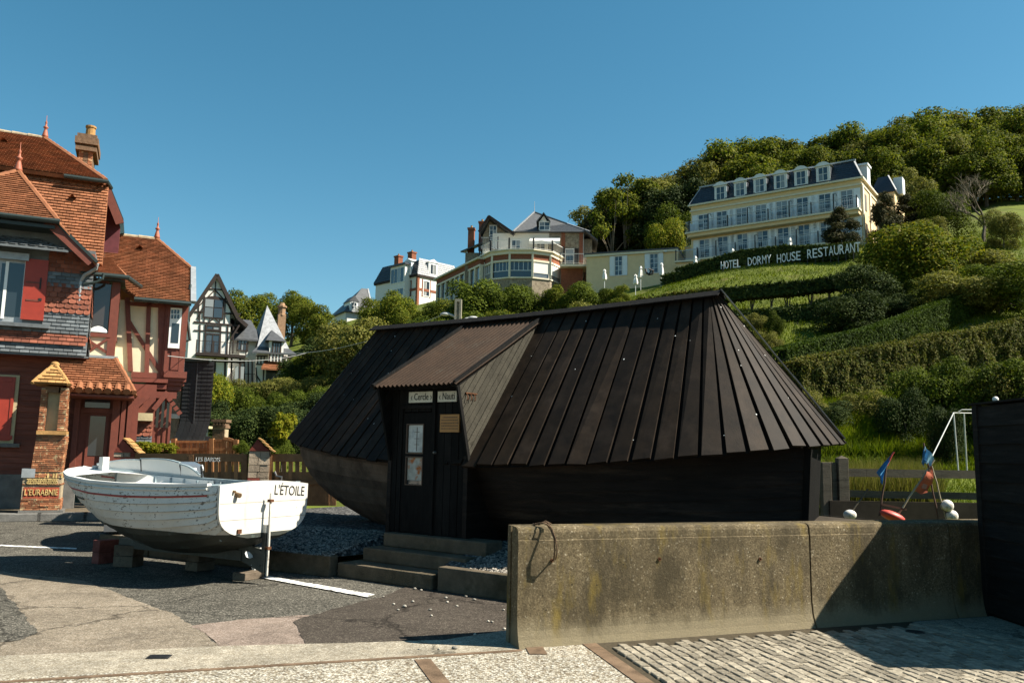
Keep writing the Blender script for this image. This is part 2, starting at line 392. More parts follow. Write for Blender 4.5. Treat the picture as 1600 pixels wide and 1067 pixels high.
m_iron = M('cast iron', (.03,.03,.03), .6, .3, 20, .3, metal=.6)
def drain(px, py, r, label):
    c = G(px, py); t = thing('drain_cover', label, 'drain cover', (c.x, c.y, .03))
    mb = MB(); mb.lathe([(r*.82, .004), (r*.82, .012), (r, .012), (r, .0)], n=20); mb.build('frame', m_iron, t)
    for k in range(-3, 4):
        w = math.sqrt(max(.01, 1 - (k/4)**2)) * r * .8
        b = MB(); b.box(-w, w, k*r/4.4 - r*.07, k*r/4.4 + r*.07, .002, .009); b.build('bar', m_iron, t)
drain(1430, 993, .085, 'round iron drain cover among the setts in the shed shadow')
c = G(248, 1029); t = thing('drain_plate', 'small dark rectangular metal plate set in the pale concrete strip', 'drain plate', (c.x, c.y, .014), .1)
mb = MB(); mb.box(-.085, .085, -.06, .06, 0, .006); mb.build('rim', m_iron, t)
for k in range(5):
    b = MB(); b.box(-.07, .07, -.048 + k*.021, -.036 + k*.021, .006, .010); b.build('slat', m_iron, t)

# loose beach pebbles
m_peb = M('beach pebble', (.30,.28,.24), .8, .3, 8, .2, obr=.45)
pm = []
for k in range(4):
    mb = MB(); mb.sphere((0,0,.4), 1, 8, 5, sx=1, sy=.75, sz=.5)
    for i, v in enumerate(mb.v): mb.v[i] = tuple(Vector(v) * (1 + .18*mnoise.noise(Vector(v)*1.3 + Vector((k*5,0,0)))))
    pm.append(mb.mesh('pebble', m_peb, True))
for i, (px, py, s) in enumerate([(648,922,1.2),(658,924,.9),(632,950,1.4),(645,942,1),(615,946,.9),(622,955,.8),(672,955,.9),(697,936,1),(699,943,1),(728,934,.9),(741,939,1.1),(714,949,.8),(674,964,.8),(763,973,.8),(769,974,.9),(787,955,.8),(710,1016,1.3),(686,1017,.7),(703,1008,.6),(795,1002,1.2),(655,1017,.7),(681,921,.6),(599,934,.7),(788,985,.9),(742,994,.9)]):
    c = G(px, py); o = put('pebble', pm[i % 4], None, (c.x, c.y, .012), rnd.uniform(0, 6), .022 * s)
    tag(o, 'small pale beach pebble lying loose on the dark tar or concrete', 'pebble', 'loose pebbles on the ground by the hut')
# ================================================================== CONCRETE WALL
def concrete_wall_mat():
    m, nt, b = _new('lichened concrete')
    co = nt.nodes.new('ShaderNodeTexCoord').outputs['Object']
    v = nt.nodes.new('ShaderNodeTexVoronoi'); v.inputs['Scale'].default_value = 75; nt.links.new(co, v.inputs['Vector'])
    sp = nt.nodes.new('ShaderNodeSeparateColor'); nt.links.new(v.outputs['Color'], sp.inputs[0])
    c = ramp(nt, sp.outputs[0], [(0, (.085,.064,.035)), (.6, (.14,.107,.06)), (.96, (.18,.142,.082)), (1, (.34,.29,.2))])
    n = noise(nt, 2.2, 7, .72, coord=co, stretch=(1, 1, .45))
    c = mix(nt, ramp(nt, n.outputs[0], [(.40, 0), (.60, .85)]), c, (.042,.033,.018))
    n2 = noise(nt, 3.4, 5, .7, coord=co, stretch=(1.3, 1, .35))
    c = mix(nt, ramp(nt, n2.outputs[0], [(.54, 0), (.70, .6)]), c, (.17,.12,.022))
    n3 = noise(nt, 30, 4, .8, coord=co)
    c = mix(nt, ramp(nt, n3.outputs[0], [(.62, 0), (.72, .8)]), c, (.035,.028,.018))
    vp = nt.nodes.new('ShaderNodeTexVoronoi'); vp.inputs['Scale'].default_value = 9; nt.links.new(co, vp.inputs['Vector'])
    c = mix(nt, ramp(nt, vp.outputs['Distance'], [(.05, .9), (.09, 0)]), c, (.02,.016,.01))
    nz = noise(nt, 7, 6, .75, coord=co, stretch=(1,1,.22)); c = mix(nt, ramp(nt, nz.outputs[0], [(.55, 0), (.7, .6)]), c, (.03,.026,.016))
    # rain cleaned foot and streaks: a band of paler worn concrete near the flare
    xyz = nt.nodes.new('ShaderNodeSeparateXYZ'); nt.links.new(co, xyz.inputs[0])
    am = nt.nodes.new('ShaderNodeMath'); am.operation = 'MULTIPLY_ADD'; nt.links.new(n.outputs[0], am.inputs[0]); am.inputs[1].default_value = .5; nt.links.new(xyz.outputs[2], am.inputs[2])
    c = mix(nt, ramp(nt, am.outputs[0], [(.36, .75), (.52, 0)]), c, (.18,.15,.095))
    nt.links.new(c, b.inputs['Base Color']); b.inputs['Roughness'].default_value = .92; b.inputs['Specular IOR Level'].default_value = .2
    ad = nt.nodes.new('ShaderNodeMath'); ad.operation = 'MULTIPLY_ADD'; nt.links.new(sp.outputs[1], ad.inputs[0]); ad.inputs[1].default_value = .5; nt.links.new(n3.outputs[0], ad.inputs[2])
    bumpn(nt, b, ad.outputs[0], .7, .008)
    return m
m_wall = concrete_wall_mat()
m_rope = M('tarred rope', (.10,.065,.04), .85, .3, 30, .4)
m_rust = M('rusty iron', (.09,.04,.02), .8, .4, 30, .4)
cw = thing('concrete_wall', 'low lichened concrete sea wall with flared foot in front of the black hut', 'wall', WF.o, WROT)
front = [(-.075,0),(-.06,.03),(-.038,.08),(-.018,.15),(-.004,.26),(0,.36),(0,.905),(.007,.912),(.007,.93),(.010,.975),(.024,1.005),(.06,1.02),(.15,1.024)]
def slab(x0, x1, prof, n=1):
    mb = MB(); rings = []
    xs = [x0 + (x1-x0)*i/n for i in range(n+1)]
    for x in xs: rings.append([(x, y, z) for y, z in prof])
    mb.loft(rings[::-1], closed=True, cap=True); return mb
fp = front + [(.15,0)]
for k, (a, b) in enumerate([(0, 3.13), (3.15, 5.01), (5.03, 7.2)]):
    mb = slab(a, b, fp[::-1], 1)
    mb2 = slab(a + (.05 if k == 0 else .02), b - .02, [(.151,0),(.19,0),(.19,1.0),(.151,1.0)], 1)
    mb3 = slab(a, b, [(.191,0),(.26,0),(.26,1.024),(.191,1.024)], 1)
    for q in (mb2, mb3): mb.add(q.v, q.f)
    if k == 0: mb.box(.05, 3.11, .145, .195, 1.0, 1.02)
    mb.build('wall_segment', m_wall, cw)
for px, py in ((855,862),(1030,873),(1187,873)):                   # tie holes with rusty sleeves
    l = WF.hitv(px + 7 if px == 855 else px, py + (13 if px == 855 else 0), 0)
    b = MB(); b.lathe([(.016,0),(.016,.012),(.009,.012),(.009,.002)], n=12)
    o = b.build('tie_hole', m_rust, cw); o.location = (l.x, 0, l.z); o.rotation_euler = (math.pi/2, 0, 0)
rp = thing('rope_loop', 'loop of old rope hanging over the left end of the concrete wall', 'rope', WF.world((.35, 0, 0)), WROT)
l = WF.hitv(862, 876, 0); rx = l.x - .35; rz_ = l.z
pts = [(rx, .0, rz_), (rx-.01, -.07, rz_+.02), (rx-.015, -.1, rz_+.1), (rx-.02, -.095, rz_+.2), (rx-.035, -.055, 1.0), (rx-.06, .0, 1.055), (rx-.1, .06, 1.05), (rx-.12, .12, 1.034), (rx-.1, .2, 1.034)]
mb = MB(); mb.tube(pts, .0075, 6)
mb.tube([(p[0]+.012+.006*math.sin(i*2), p[1]-.012, p[2]+.003) for i, p in enumerate(pts[1:])], .0065, 6)
mb.build('rope', m_rope, rp, smooth=True)
mb = MB(); mb.tube([(rx-.03, -.04, 1.02), (rx-.07, -.05, 1.05), (rx-.1, -.01, 1.06), (rx-.11, .05, 1.04), (rx-.05, .03, 1.07), (rx-.02, -.02, 1.05)], .007, 6); mb.build('knot', m_rope, rp, smooth=True)

# ================================================================== BLACK SHED AT THE RIGHT
m_tar = M('tarred shed boards', (.012,.011,.010), .8, .4, 4, .5, 40, stretch=(1,.5,6), obr=.3, patch=(.022,.02,.018), pscale=3, spec=.12)
sx, sy0, sy1, sh = 5.2, 6.72, 9.27, 2.30
sd_ = thing('black_shed', 'black tarred weatherboard shed at the right edge beside the wall', 'shed', (sx, sy1, 0))
def sh_board(z0, z1):
    # lapped board on the side towards the square
    b = MB(); t = .016
    b.add([(-.004,-2.55,z0),( -.004,-.06,z0),(t,-.06,z0),(t,-2.55,z0),(t-.003,-2.55,z1),(t-.003,-.06,z1),(t+.01,-.06,z1),(t+.01,-2.55,z1)], [(0,3,2,1),(4,5,6,7),(0,1,5,4),(1,2,6,5),(2,3,7,6),(3,0,4,7)])
    return b
nb = 11
for k in range(nb):
    z0 = .06 + k*(sh-.1)/nb; sh_board(z0, z0 + (sh-.1)/nb + .02).build('board', m_tar, sd_)
for k in range(nb):
    z0 = .06 + k*(sh-.1)/nb; b = MB(); b.beam((.06, -2.575, z0+.1), (2.9, -2.575, z0+.1), .016, .205, up=(0,.1,1)); b.build('front_board', m_tar, sd_)
b = MB(); b.box(-.012, .05, -.06, .03, 0, sh); b.build('corner_post', m_tar, sd_)
b = MB(); b.box(-.012, .05, -2.6, -2.55, 0, sh); b.build('corner_post', m_tar, sd_)
b = MB(); b.box(.03, 2.9, -2.55, .0, .0, sh-.02); b.build('core', m_tar, sd_)
b = MB(); b.plate([(-.03,-2.65,sh),(3,-2.65,sh),(3,.06,sh+.0),(-.03,.06,sh)], (0,0,.02)); b.build('roof_sheet', m_tar, sd_)
m_buoyw = M('white painted float', (.62,.60,.55), .5, .15, 6, .2, patch=(.3,.26,.2), pscale=4)
fl = thing('white_float', 'small white float resting on the black shed roof', 'float', (sx+.1, sy1-.25, sh+.02))
b = MB(); b.sphere((0,0,.03), .032, 12, 8); b.build('ball', m_buoyw, fl, smooth=True)
b = MB(); b.lathe([(.009,.06),(.009,.068),(.004,.068)], n=8); b.build('eye', m_iron, fl)
# ================================================================== BOAT HUT (old hull roofed over)
m_board = M('tarred roof boards', (.0125,.0078,.0044), .68, .55, 5, .12, 60, obr=.35, patch=(.030,.021,.015), pscale=2.2, pthr=(.5,.78), spec=.14)
m_board2 = M('cheek boards in sunlit grey', (.040,.036,.027), .85, .35, 5, .4, 40, obr=.12, patch=(.022,.019,.014), spec=.15, pscale=2.5)  # grey of the sunlit cheek put into the board colour
m_plank = M('tarred hull planks', (.014,.010,.0078), .6, .5, 3, .5, 25, obr=.4, stretch=(.5,.5,4), patch=(.05,.034,.023), pscale=1.6, pthr=(.52,.75), spec=.12)
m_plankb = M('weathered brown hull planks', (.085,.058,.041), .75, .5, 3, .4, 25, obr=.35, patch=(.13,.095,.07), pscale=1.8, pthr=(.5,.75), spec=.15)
m_corr = M('corrugated bitumen sheet', (.026,.0145,.008), .75, .3, 4, .3, 30, patch=(.03,.021,.014), pscale=2.5, spec=.15)
m_blackw = M('black door boards', (.008,.0075,.007), .8, .4, 6, .4, 40, stretch=(3,3,.6), obr=.3, spec=.08)
m_winf = M('brown window frame', (.06,.035,.022), .6, .2, 8)
m_pglass = glass('hut window glass', (.03,.034,.034), .05)
m_sign = M('pale sign board', (.56,.53,.44), .7, .12, 12, patch=(.36,.33,.26), pscale=6)
m_ink = M('black sign lettering', (.02,.018,.016), .7, .1, 9)
m_wsign = M('varnished wooden sign', (.33,.16,.045), .6, .2, 8, stretch=(.5,1,6))
HR = math.atan2(-.59, .81); HF = Frame((2.72, 10.8, 0), HR)
hut = thing('boat_hut', 'black tarred hut made from an old boat hull with a boarded roof and porch', 'hut', HF.o, HR)
RZ = 3.78; RL = -6.28
def halfw(u):
    a = (u + 8.15) / 9.45                 # 0 at the bow, 1 at the stern
    a = max(0.0, min(1.0, a))
    return 1.80 * min(1, (a / .62)) ** .40 * (1 - .47 * max(0, (a - .55) / .45) ** 2.1) if a < .62 else 1.80 * (1 - .47 * max(0, (a - .55) / .45) ** 2.1)
def eave_z(u): return 1.52 + .32 * ((u + 3.2) / 4.5) ** 2 if u > -3.2 else 1.52 + .34 * ((u + 3.2) / 4.5) ** 2
# near eave from bow round the stern, as a polyline in plan
outline = []
for i in range(61):
    a = i / 60; u = -8.15 + 9.3 * (a ** 1.35 if a < .5 else a ** 1.35); outline.append((u, -halfw(u)))
outline = [p for p in outline if p[0] < .05]
A_c = outline[-1]; C_c = (1.52, -1.0); B_c = (1.30, .92)
for k in range(1, 25):                    # the stern is rounded, board by board
    f = k / 24; outline.append(tuple((1-f)**2*A_c[i] + 2*f*(1-f)*C_c[i] + f*f*B_c[i] for i in (0, 1)))
far = [(u, halfw(u)) for u in [1.1 - 9.2*i/60 for i in range(61)] if u < .9]
outline_far = far
def arc(pl):
    s = [0]
    for i in range(1, len(pl)): s.append(s[-1] + math.hypot(pl[i][0]-pl[i-1][0], pl[i][1]-pl[i-1][1]))
    return s
full = outline + far; S = arc(full); LT = S[-1]
def on_eave(s):
    s = s % LT; u = float(np.interp(s, S, [p[0] for p in full])); v = float(np.interp(s, S, [p[1] for p in full]))
    return Vector((u, v, eave_z(min(u,1.1)) + (.10 * max(0, min(1, (v + 1.0) / 1.8)) if u > .3 else 0)))
def ridge_of(s):
    """ridge point that the board at eave arc position s runs up to (boards fan round the ends)"""
    e = on_eave(s); u = e.x
    r = float(np.interp(u, [-8.15, -7.6, -6.6, -2.8, -1.45, -.85, -.3, .4, 1.2], [RL-.02, RL+.02, -5.62, -2.75, -1.62, -1.02, -.55, -.12, 0]))
    return Vector((r, 0, RZ + .035 * math.sin((r / RL) * math.pi) * -1))
nbd = int(LT / .262)
porch_u0, porch_u1 = -4.22, -2.79
for k in range(nbd):
    s0 = LT * k / nbd; s1 = LT * (k + 1) / nbd; sm = (s0 + s1) / 2
    e0, e1 = on_eave(s0), on_eave(s1); r0, r1 = ridge_of(s0), ridge_of(s1)
    jl = rnd.uniform(-.012, .03)
    nrm = (e1 - e0).cross(r0 - e0); nrm.normalize()
    if nrm.z < 0: nrm = -nrm
    dn = ((e0 + e1)/2 - (r0 + r1)/2).normalized() * (.05 + jl)
    if (r1 - r0).length < .05:
        w_ = (e1 - e0).normalized() * .012; r0, r1 = r0 - w_, r0 + w_
    gp_ = rnd.uniform(.05, .115)
    a, b, c, d = e0.lerp(e1, gp_) + dn, e1.lerp(e0, gp_) + dn, r1.lerp(r0, gp_), r0.lerp(r1, gp_)
    b_ = MB(); tl = rnd.uniform(-.012, .012)
    top = [a + nrm*(.042+tl), b + nrm*(.042-tl), c + nrm*.036, d + nrm*.036]
    bot = [p - nrm*.036 for p in top]
    b_.add(bot + top, [(0,3,2,1),(4,5,6,7),(0,1,5,4),(1,2,6,5),(2,3,7,6),(3,0,4,7)])
    b_.build('roof_board', m_board, hut)
# underlay closing the roof, a little below the boards
mb = MB(); N = 96
ring = [on_eave(LT*i/N) for i in range(N)]; rg = [ridge_of(LT*i/N) for i in range(N)]
def inw(e, r): d = (r - e).normalized(); return e + Vector((0,0,-.05))
mb.loft([[inw(e, r) for e, r in zip(ring, rg)], [Vector((r.x, r.y, r.z-.05)) for r in rg]], closed=True); mb.build('roof_lining', m_blackw, hut)
# ridge capping: two tarred boards with a slight sag and a metal hip flashing at the stern
mb = MB()
for i in range(10):
    u0 = .06 + (RL - .2) * i / 10; u1 = .06 + (RL - .2) * (i + 1) / 10 + .01
    z0, z1 = RZ + .045 - .035*math.sin(u0/RL*math.pi), RZ + .045 - .035*math.sin(u1/RL*math.pi)
    for sgn in (-1, 1):
        mb.add([(u0,0,z0+.03),(u1,0,z1+.03),(u1,sgn*.13,z1-.06),(u0,sgn*.13,z0-.06),(u0,0,z0+.045),(u1,0,z1+.045),(u1,sgn*.14,z1-.045),(u0,sgn*.14,z0-.045)], [(0,1,2,3),(4,7,6,5),(3,2,6,7),(0,3,7,4),(1,5,6,2)])
mb.build('ridge_cap', m_blackw, hut)
m_flash = M('worn lead flashing', (.16,.15,.145), .38, .35, 6, .3, 20, metal=.55)
hipe = on_eave(arc(outline)[-2]); mb = MB()
for i in range(5):
    a = Vector((.05,0,RZ+.05)).lerp(hipe + Vector((.03,.02,-.0)), i/5); b = Vector((.05,0,RZ+.05)).lerp(hipe + Vector((.03,.02,-.0)), (i+1)/5+.01)
    mb.beam(a + Vector((0,0,.045 + .006*(i%2))), b + Vector((0,0,.045+.006*(i%2))), .13, .016, up=(.6,.2,.8))
mb.build('hip_flashing', m_flash, hut)
# hull strakes
NS = 10
def hull_pt(u, s, side):
    """s = 1 at the eave, 0 at the keel line"""
    ul = -7.95 + 2.65 * (1 - s) ** 2.3; ur = 1.16 - .10 * (1 - s)
    a = (u + 8.15) / 9.2; uu = ul + (ur - ul) * a
    w = (halfw(-8.15 + a * 9.2) - .1 * min(1, a*6)) * (.40 + .60 * s ** .5) * (1 - .80 * max(0, (a - .76) / .24) ** 1.9); w = max(.02, w)
    zt = eave_z(uu) + .02
    return Vector((uu, side * w, .30 + (zt - .30) * s))
us = [-8.15 + 9.2 * (i / 40) ** 1.15 for i in range(41)]
for side in (-1, 1):
    for k in range(NS):
        s0, s1 = k / NS, (k + 1) / NS
        for part in (0, 1):                   # the porch interrupts the near side
            uu_ = [u for u in us if (u <= -4.0 if part == 0 else u >= -4.0)]
            uu_ = (uu_ + [-4.0]) if part == 0 else ([-4.0] + uu_)
            mb = MB(); rows = []
            for s, off in ((s0, .018), (s1, .0)): rows.append([hull_pt(u, s, side) + Vector((0, side * off, 0)) for u in uu_])
            rows.append([p - Vector((0, side*.03, 0)) for p in rows[1]]); rows.append([p - Vector((0, side*.045, 0)) for p in rows[0]])
            mb.loft(rows if side < 0 else rows[::-1]); n = len(uu_)
            mb.add(rows[0] + rows[3], [(i, i+n, i+n+1, i+1) for i in range(n-1)])
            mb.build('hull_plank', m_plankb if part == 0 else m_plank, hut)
mb = MB()
tr = [hull_pt(us[-1], k/NS, -1) for k in range(NS+1)]; tr2 = [hull_pt(us[-1], k/NS, 1) for k in range(NS+1)]
mb.plate(tr + tr2[::-1], (-.05,0,0)); mb.build('transom', m_blackw, hut)
mb = MB(); pts = [Vector((hull_pt(us[-1], k/NS, 1).x + .03, 0, hull_pt(us[-1], k/NS, 1).z)) for k in range(NS+1)]
for a, b in zip(pts, pts[1:]): mb.beam(a, b, .42, .08, up=(1,0,0))
mb.build('stern_post', m_blackw, hut)
mb = MB(); pts = [hull_pt(us[0], k/NS, -1) * 1 for k in range(NS+1)]
mb.tube([(p.x - .02, 0, p.z) for p in pts], .06, 8); mb.build('stem', m_blackw, hut)
mb = MB(); mb.box(-5.4, .8, -.1, .1, .1, .34); mb.build('keel', m_blackw, hut)
# hull back lining so that nothing shows through
mb = MB(); mb.loft([[hull_pt(u, s, -1) + Vector((0,.06,0)) for u in us] for s in (0,.5,1)]); mb.build('hull_lining', m_blackw, hut)

# porch --------------------------------------------------------------
yf = -1.72
def porch_roof():
    u0, u1, n = -4.30, -2.70, 19
    v0, z0, v1, z1 = -2.10, 2.555, .02, RZ - .03
    prof = []
    for i in range(n * 6 + 1):
        f = i / (n * 6); prof.append((u0 + (u1-u0) * f, .018 * math.sin(f * n * 2 * math.pi)))
    d = Vector((0, v1-v0, z1-z0)).normalized(); nn = Vector((0, -d.z, d.y))
    mb = MB()
    A = [Vector((u, v0, z0)) + nn * h for u, h in prof]; B = [Vector((u, v1, z1)) + nn * h for u, h in prof]
    Mid = [(a + b)/2 + nn*(-.012) for a, b in zip(A, B)]
    mb.loft([A, Mid, B]); mb.loft([[p - nn*.008 for p in B], [p - nn*.008 for p in Mid], [p - nn*.008 for p in A]])
    mb.loft([[p - nn*.008 for p in A], A])
    return mb
porch_roof().build('porch_roof', m_corr, hut, smooth=True)
def cheek_pts(u):   # triangle: front top, ridge, eave
    return Vector((u,-2.02,2.53)), Vector((u,-.06,3.66)), Vector((u,-1.74,1.56))
for u, nm, mt in ((-2.79, 'cheek', m_board2), (-4.22, 'cheek', m_blackw)):  # right cheek takes the painted sunlit grey, left stays black
    ft, rg_, ev = cheek_pts(u)
    # boards parallel to the main roof slope
    nbk = 9
    for k in range(nbk):
        f0, f1 = k / nbk, (k + 1) / nbk - .012
        p = [ft.lerp(ev, 1-f1), ft.lerp(ev, 1-f0)]
        # along the slope direction, up to the porch roof line
        q = [ft.lerp(rg_, f1), ft.lerp(rg_, f0)]
        poly = [p[0], p[1], rg_.lerp(ft, 1-f0), rg_.lerp(ft, 1-f1)]
        poly = [ev.lerp(ft, f0), rg_.lerp(ft, f0), rg_.lerp(ft, f1), ev.lerp(ft, f1)]
        off = rnd.uniform(0, .006)
        b = MB(); b.plate([x + Vector((off,0,0)) for x in poly], (.024 if u > -3 else -.024, 0, 0)); b.build('cheek_board', mt, hut)
    b = MB(); b.beam(ft + Vector((.035,-.01,.02)), ev + Vector((.035,-.01,-.02)), .05, .03, up=(1,0,0)); b.build('cheek_edge', m_blackw, hut)
    b = MB(); b.beam(ft + Vector((.03 if u>-3 else -.03,-.06,.02)), rg_ + Vector((.03 if u>-3 else -.03,.0,.04)), .04, .09); b.build('barge_board', m_blackw, hut)
# front wall: vertical boards, split round the door
door_l = HF.hitv(629, 760, yf).x; door_r = HF.hitv(676, 760, yf).x
uw = porch_u0 + .02; i = 0
while uw < porch_u1 - .03:
    w = min(.125, porch_u1 - .02 - uw); mid = uw + w/2; indoor = door_l < mid < door_r
    z0 = 2.22 if indoor else .50
    b = MB(); off = rnd.uniform(0, .008); b.box(uw + .004, uw + w - .004, yf - .012 - off, yf + .02, z0, 2.56); b.build('front_board', m_blackw, hut)
    uw += w
b = MB(); b.box(porch_u0, porch_u1, yf + .03, yf + .07, .4, 2.56); b.build('front_lining', m_blackw, hut)
for u in (porch_u0 + .02, porch_u1 - .02):
    b = MB(); b.box(u-.035, u+.035, yf - .03, yf + .9, .3, 1.62); b.build('side_return', m_plank, hut)
b = MB(); b.box(-4.2, -2.8, -1.95, -1.85, 2.525, 2.56); b.build('eave_beam', m_blackw, hut)
b = MB(); x = HF.hitv(681, 650, yf).x; b.box(x - .03, x + .03, yf - .05, yf - .012, .5, 2.5); b.build('front_post', m_blackw, hut)
# door with two panes
dr = MB(); dz0, dz1 = .56, 2.2
pl, pr = HF.hitv(637, 700, yf).x, HF.hitv(664, 700, yf).x
zt, zm, zm2, zb = HF.hitv(650, 662, yf).z, HF.hitv(650, 709, yf).z, HF.hitv(650, 713, yf).z, HF.hitv(650, 758, yf).z
dr.box(door_l, pl, yf-.03, yf+.02, dz0, dz1); dr.box(pr, door_r, yf-.03, yf+.02, dz0, dz1); dr.box(pl, pr, yf-.03, yf+.02, zt, dz1); dr.box(pl, pr, yf-.03, yf+.02, dz0, zb); dr.box(pl, pr, yf-.03, yf+.02, zm2, zm)
d = dr.build('door', m_blackw, hut)
for a, b in ((zm, zt), (zb, zm2)):
    g = MB(); g.box(pl + .002, pr - .002, yf - .006, yf + .004, a + .002, b - .002); g.build('pane', m_pglass, d)
    g = MB(); t = .014
    g.box(pl, pl+t, yf-.04, yf-.008, a, b); g.box(pr-t, pr, yf-.04, yf-.008, a, b); g.box(pl+t, pr-t, yf-.04, yf-.008, b-t, b); g.box(pl+t, pr-t, yf-.04, yf-.008, a, a+t); g.build('pane_frame', m_winf, d)
g = MB(); g.lathe([(.018,0),(.022,.02),(.01,.05)], n=10); h = g.build('handle', m_flash, d); h.location = (HF.hitv(683, 707, yf).x, yf-.03, HF.hitv(683,707,yf).z); h.rotation_euler = (math.pi/2,0,0)
# pale picture cards standing behind the panes, as seen through them
m_card = M('pale notice card', (.42,.43,.41), .8, .25, 9, patch=(.24,.26,.28), pscale=6); m_card2 = M('faded coloured print', (.30,.30,.27), .8, .3, 12, patch=(.30,.10,.03), pscale=7, pthr=(.5,.6))
g = MB(); g.box(pl+.02, pr-.02, yf-.0095, yf-.0065, zm+.025, zt-.02); g.build('notice_card', m_card, d)
g = MB(); g.box(pl+.02, pr-.02, yf-.0095, yf-.0065, zb+.07, zm2-.02); g.build('notice_card', m_card2, d)
g = MB(); xm = (pl+pr)/2+.015
g.box(xm-.006, xm+.006, yf-.0115, yf-.0098, zm+.04, zt-.05)
for zz in (.3,.5,.72): g.box(xm-.05, xm+.05, yf-.0125, yf-.0116, zm+(zt-zm)*zz, zm+(zt-zm)*zz+.006)
g.build('mast_print', m_winf, d)
g = MB(); g.box(door_l-.04, door_l-.006, yf-.045, yf-.012, .56, 2.26); g.build('door_post', m_blackw, hut)
g = MB(); g.box(door_l-.04, door_r+.02, yf-.05, yf-.012, 2.262, 2.30); g.build('door_head', m_plank, hut)
# signs
def sign(px0, py0, px1, py1, txt, size):
    a = HF.hitv(px0, py0, yf-.06); b = HF.hitv(px1, py1, yf-.06)
    g = MB(); g.box(a.x, b.x, yf-.045, yf-.03, b.z, a.z); s = g.build('name_board', m_sign, hut)
    o = put('lettering', text_mesh(txt, size, .002, m_ink, sx=.74), s, ((a.x+b.x)/2, yf-.048, (a.z+b.z)/2 - .0)); return s
sign(638, 612.5, 677, 628, '‹ Cercle ›', .135)
sign(683, 611.5, 712, 627, '‹ Nauti', .135)
a = HF.hitv(689, 647.5, yf-.03); b = HF.hitv(718, 675, yf-.03)
g = MB(); g.box(a.x, b.x, yf-.045, yf-.022, b.z, a.z); s = g.build('wooden_plaque', m_wsign, hut)
g = MB()
for r in range(5):
    x = a.x + .025 + (.02 if r == 0 else 0)
    while x < b.x - .04:
        w = rnd.uniform(.012, .035); z = a.z - .035 - r * (a.z - b.z - .05) / 5; g.box(x, x+w, yf-.0465, yf-.0445, z-.012, z); x += w + .008
g.build('carved_lines', m_winf, s, 'stuff')
# small hanging hooks and lamp on the cheek
g = MB(); g.box(-2.765, -2.745, -1.86, -1.62, 2.44, 2.455)
for q in (-1.84, -1.76, -1.68): g.tube([(-2.75, q, 2.44), (-2.73, q, 2.40), (-2.72, q-.01, 2.36), (-2.735, q-.02, 2.345)], .008, 5)
g.build('hook_rail', m_rust, hut)
# bird droppings on the roof
m_drop = M('bird dropping', (.6,.6,.57), .9, .1, 9)
g = MB()
for k in range(70):
    s = rnd.uniform(.03, .97) * arc(outline)[-1]; f = rnd.uniform(.05, .95)
    e, r = on_eave(s), ridge_of(s); p = e.lerp(r, f); n = (on_eave(s+.1) - e).cross(r - e).normalized(); n = n if n.z > 0 else -n
    if -4.3 < p.x < -2.6 and f > -1 and e.x < -2.6: continue
    t1 = (r - e).normalized(); t2 = n.cross(t1); q = p + n*.034; a_ = rnd.uniform(.004, .014); b_ = rnd.uniform(.004, .011)
    g.add([q + t1*a_*math.cos(x)+t2*b_*math.sin(x) + n*.004 for x in [i*1.047 for i in range(6)]] , [(0,1,2,3,4,5)])
g.build('bird_droppings', m_drop, hut, 'stuff')

# ---- raised shingle bed, kerbs and steps under the hut
m_shing = aggregate('beach shingle', [(0, (.05,.05,.052)), (.5, (.11,.11,.11)), (1, (.3,.29,.27))], 26, .25, (.8,1.1), 1, bump=1.0, dist=.02, crack=False)
def hw(u, v, z=0): return HF.world((u, v, z))
kz = .27
def bedv(u):
    if u > -2.66: return -2.42 + max(0, u + .2) * .75
    if u > -4.33: return -1.62
    return -2.66 + (u + 4.6) * .13
mb = MB(); gn = 90; gm_ = 22; vs = []
for j in range(gm_):
    for i in range(gn):
        u = -9.2 + i * (10.4 / (gn-1)); v0 = bedv(u); v = v0 + j * (5.6 / (gm_-1))
        z = kz + .22 * max(0, min(1, (v - v0) / 1.1)) + .03 * mnoise.noise((u*1.2, v*1.2, 0)); vs.append((u, v, z if j else kz - .02))
mb.add(vs, [(j*gn+i, j*gn+i+1, (j+1)*gn+i+1, (j+1)*gn+i) for j in range(gm_-1) for i in range(gn-1)])
sb = bpy.data.objects.new('shingle_bed', mb.mesh('shingle_bed', m_shing, True)); COL.objects.link(sb); sb['kind'] = 'structure'; sb.location = HF.o; sb.rotation_euler = (0,0,HR)
st = MB()
for k in range(9000):
    u = rnd.uniform(-8.6, -.6); v0 = bedv(u); v = v0 + rnd.random() ** 1.3 * 1.3
    if -4.35 < u < -2.4 and v < -1.6: continue
    z = kz + .22 * max(0, min(1, (v - v0) / 1.1)) + .03 * mnoise.noise((u*1.2, v*1.2, 0)); r = rnd.uniform(.012, .028)
    a = rnd.uniform(0, 6.28); ca, sa = math.cos(a)*r, math.sin(a)*r; h = r * .6
    p = Vector((u, v, z))
    st.add([p+Vector((ca,sa,0)), p+Vector((-sa*.8,ca*.8,.0)), p+Vector((-ca,-sa,0)), p+Vector((sa*.8,-ca*.8,0)), p+Vector((ca*.3,sa*.3,h)), p+Vector((-ca*.3,-sa*.3,h))], [(0,1,4),(1,5,4),(1,2,5),(2,3,5),(3,4,5),(3,0,4)])
m_shst = M('shingle stones', (.165,.148,.125), .75, .4, 3, isl=.6)
so_ = st.build('shingle_stones', m_shst, None, 'stuff', True); so_.location = HF.o; so_.rotation_euler = (0,0,HR)
kb = thing('left_kerb', 'stained concrete kerb holding the shingle left of the hut steps', 'kerb', hw(-6.5,-2.85), HR)
kf = Frame(kb.location, HR)
mb = MB(); a = Vector((-2.6,-.32,0)); b = Vector((2.15,.3,0))
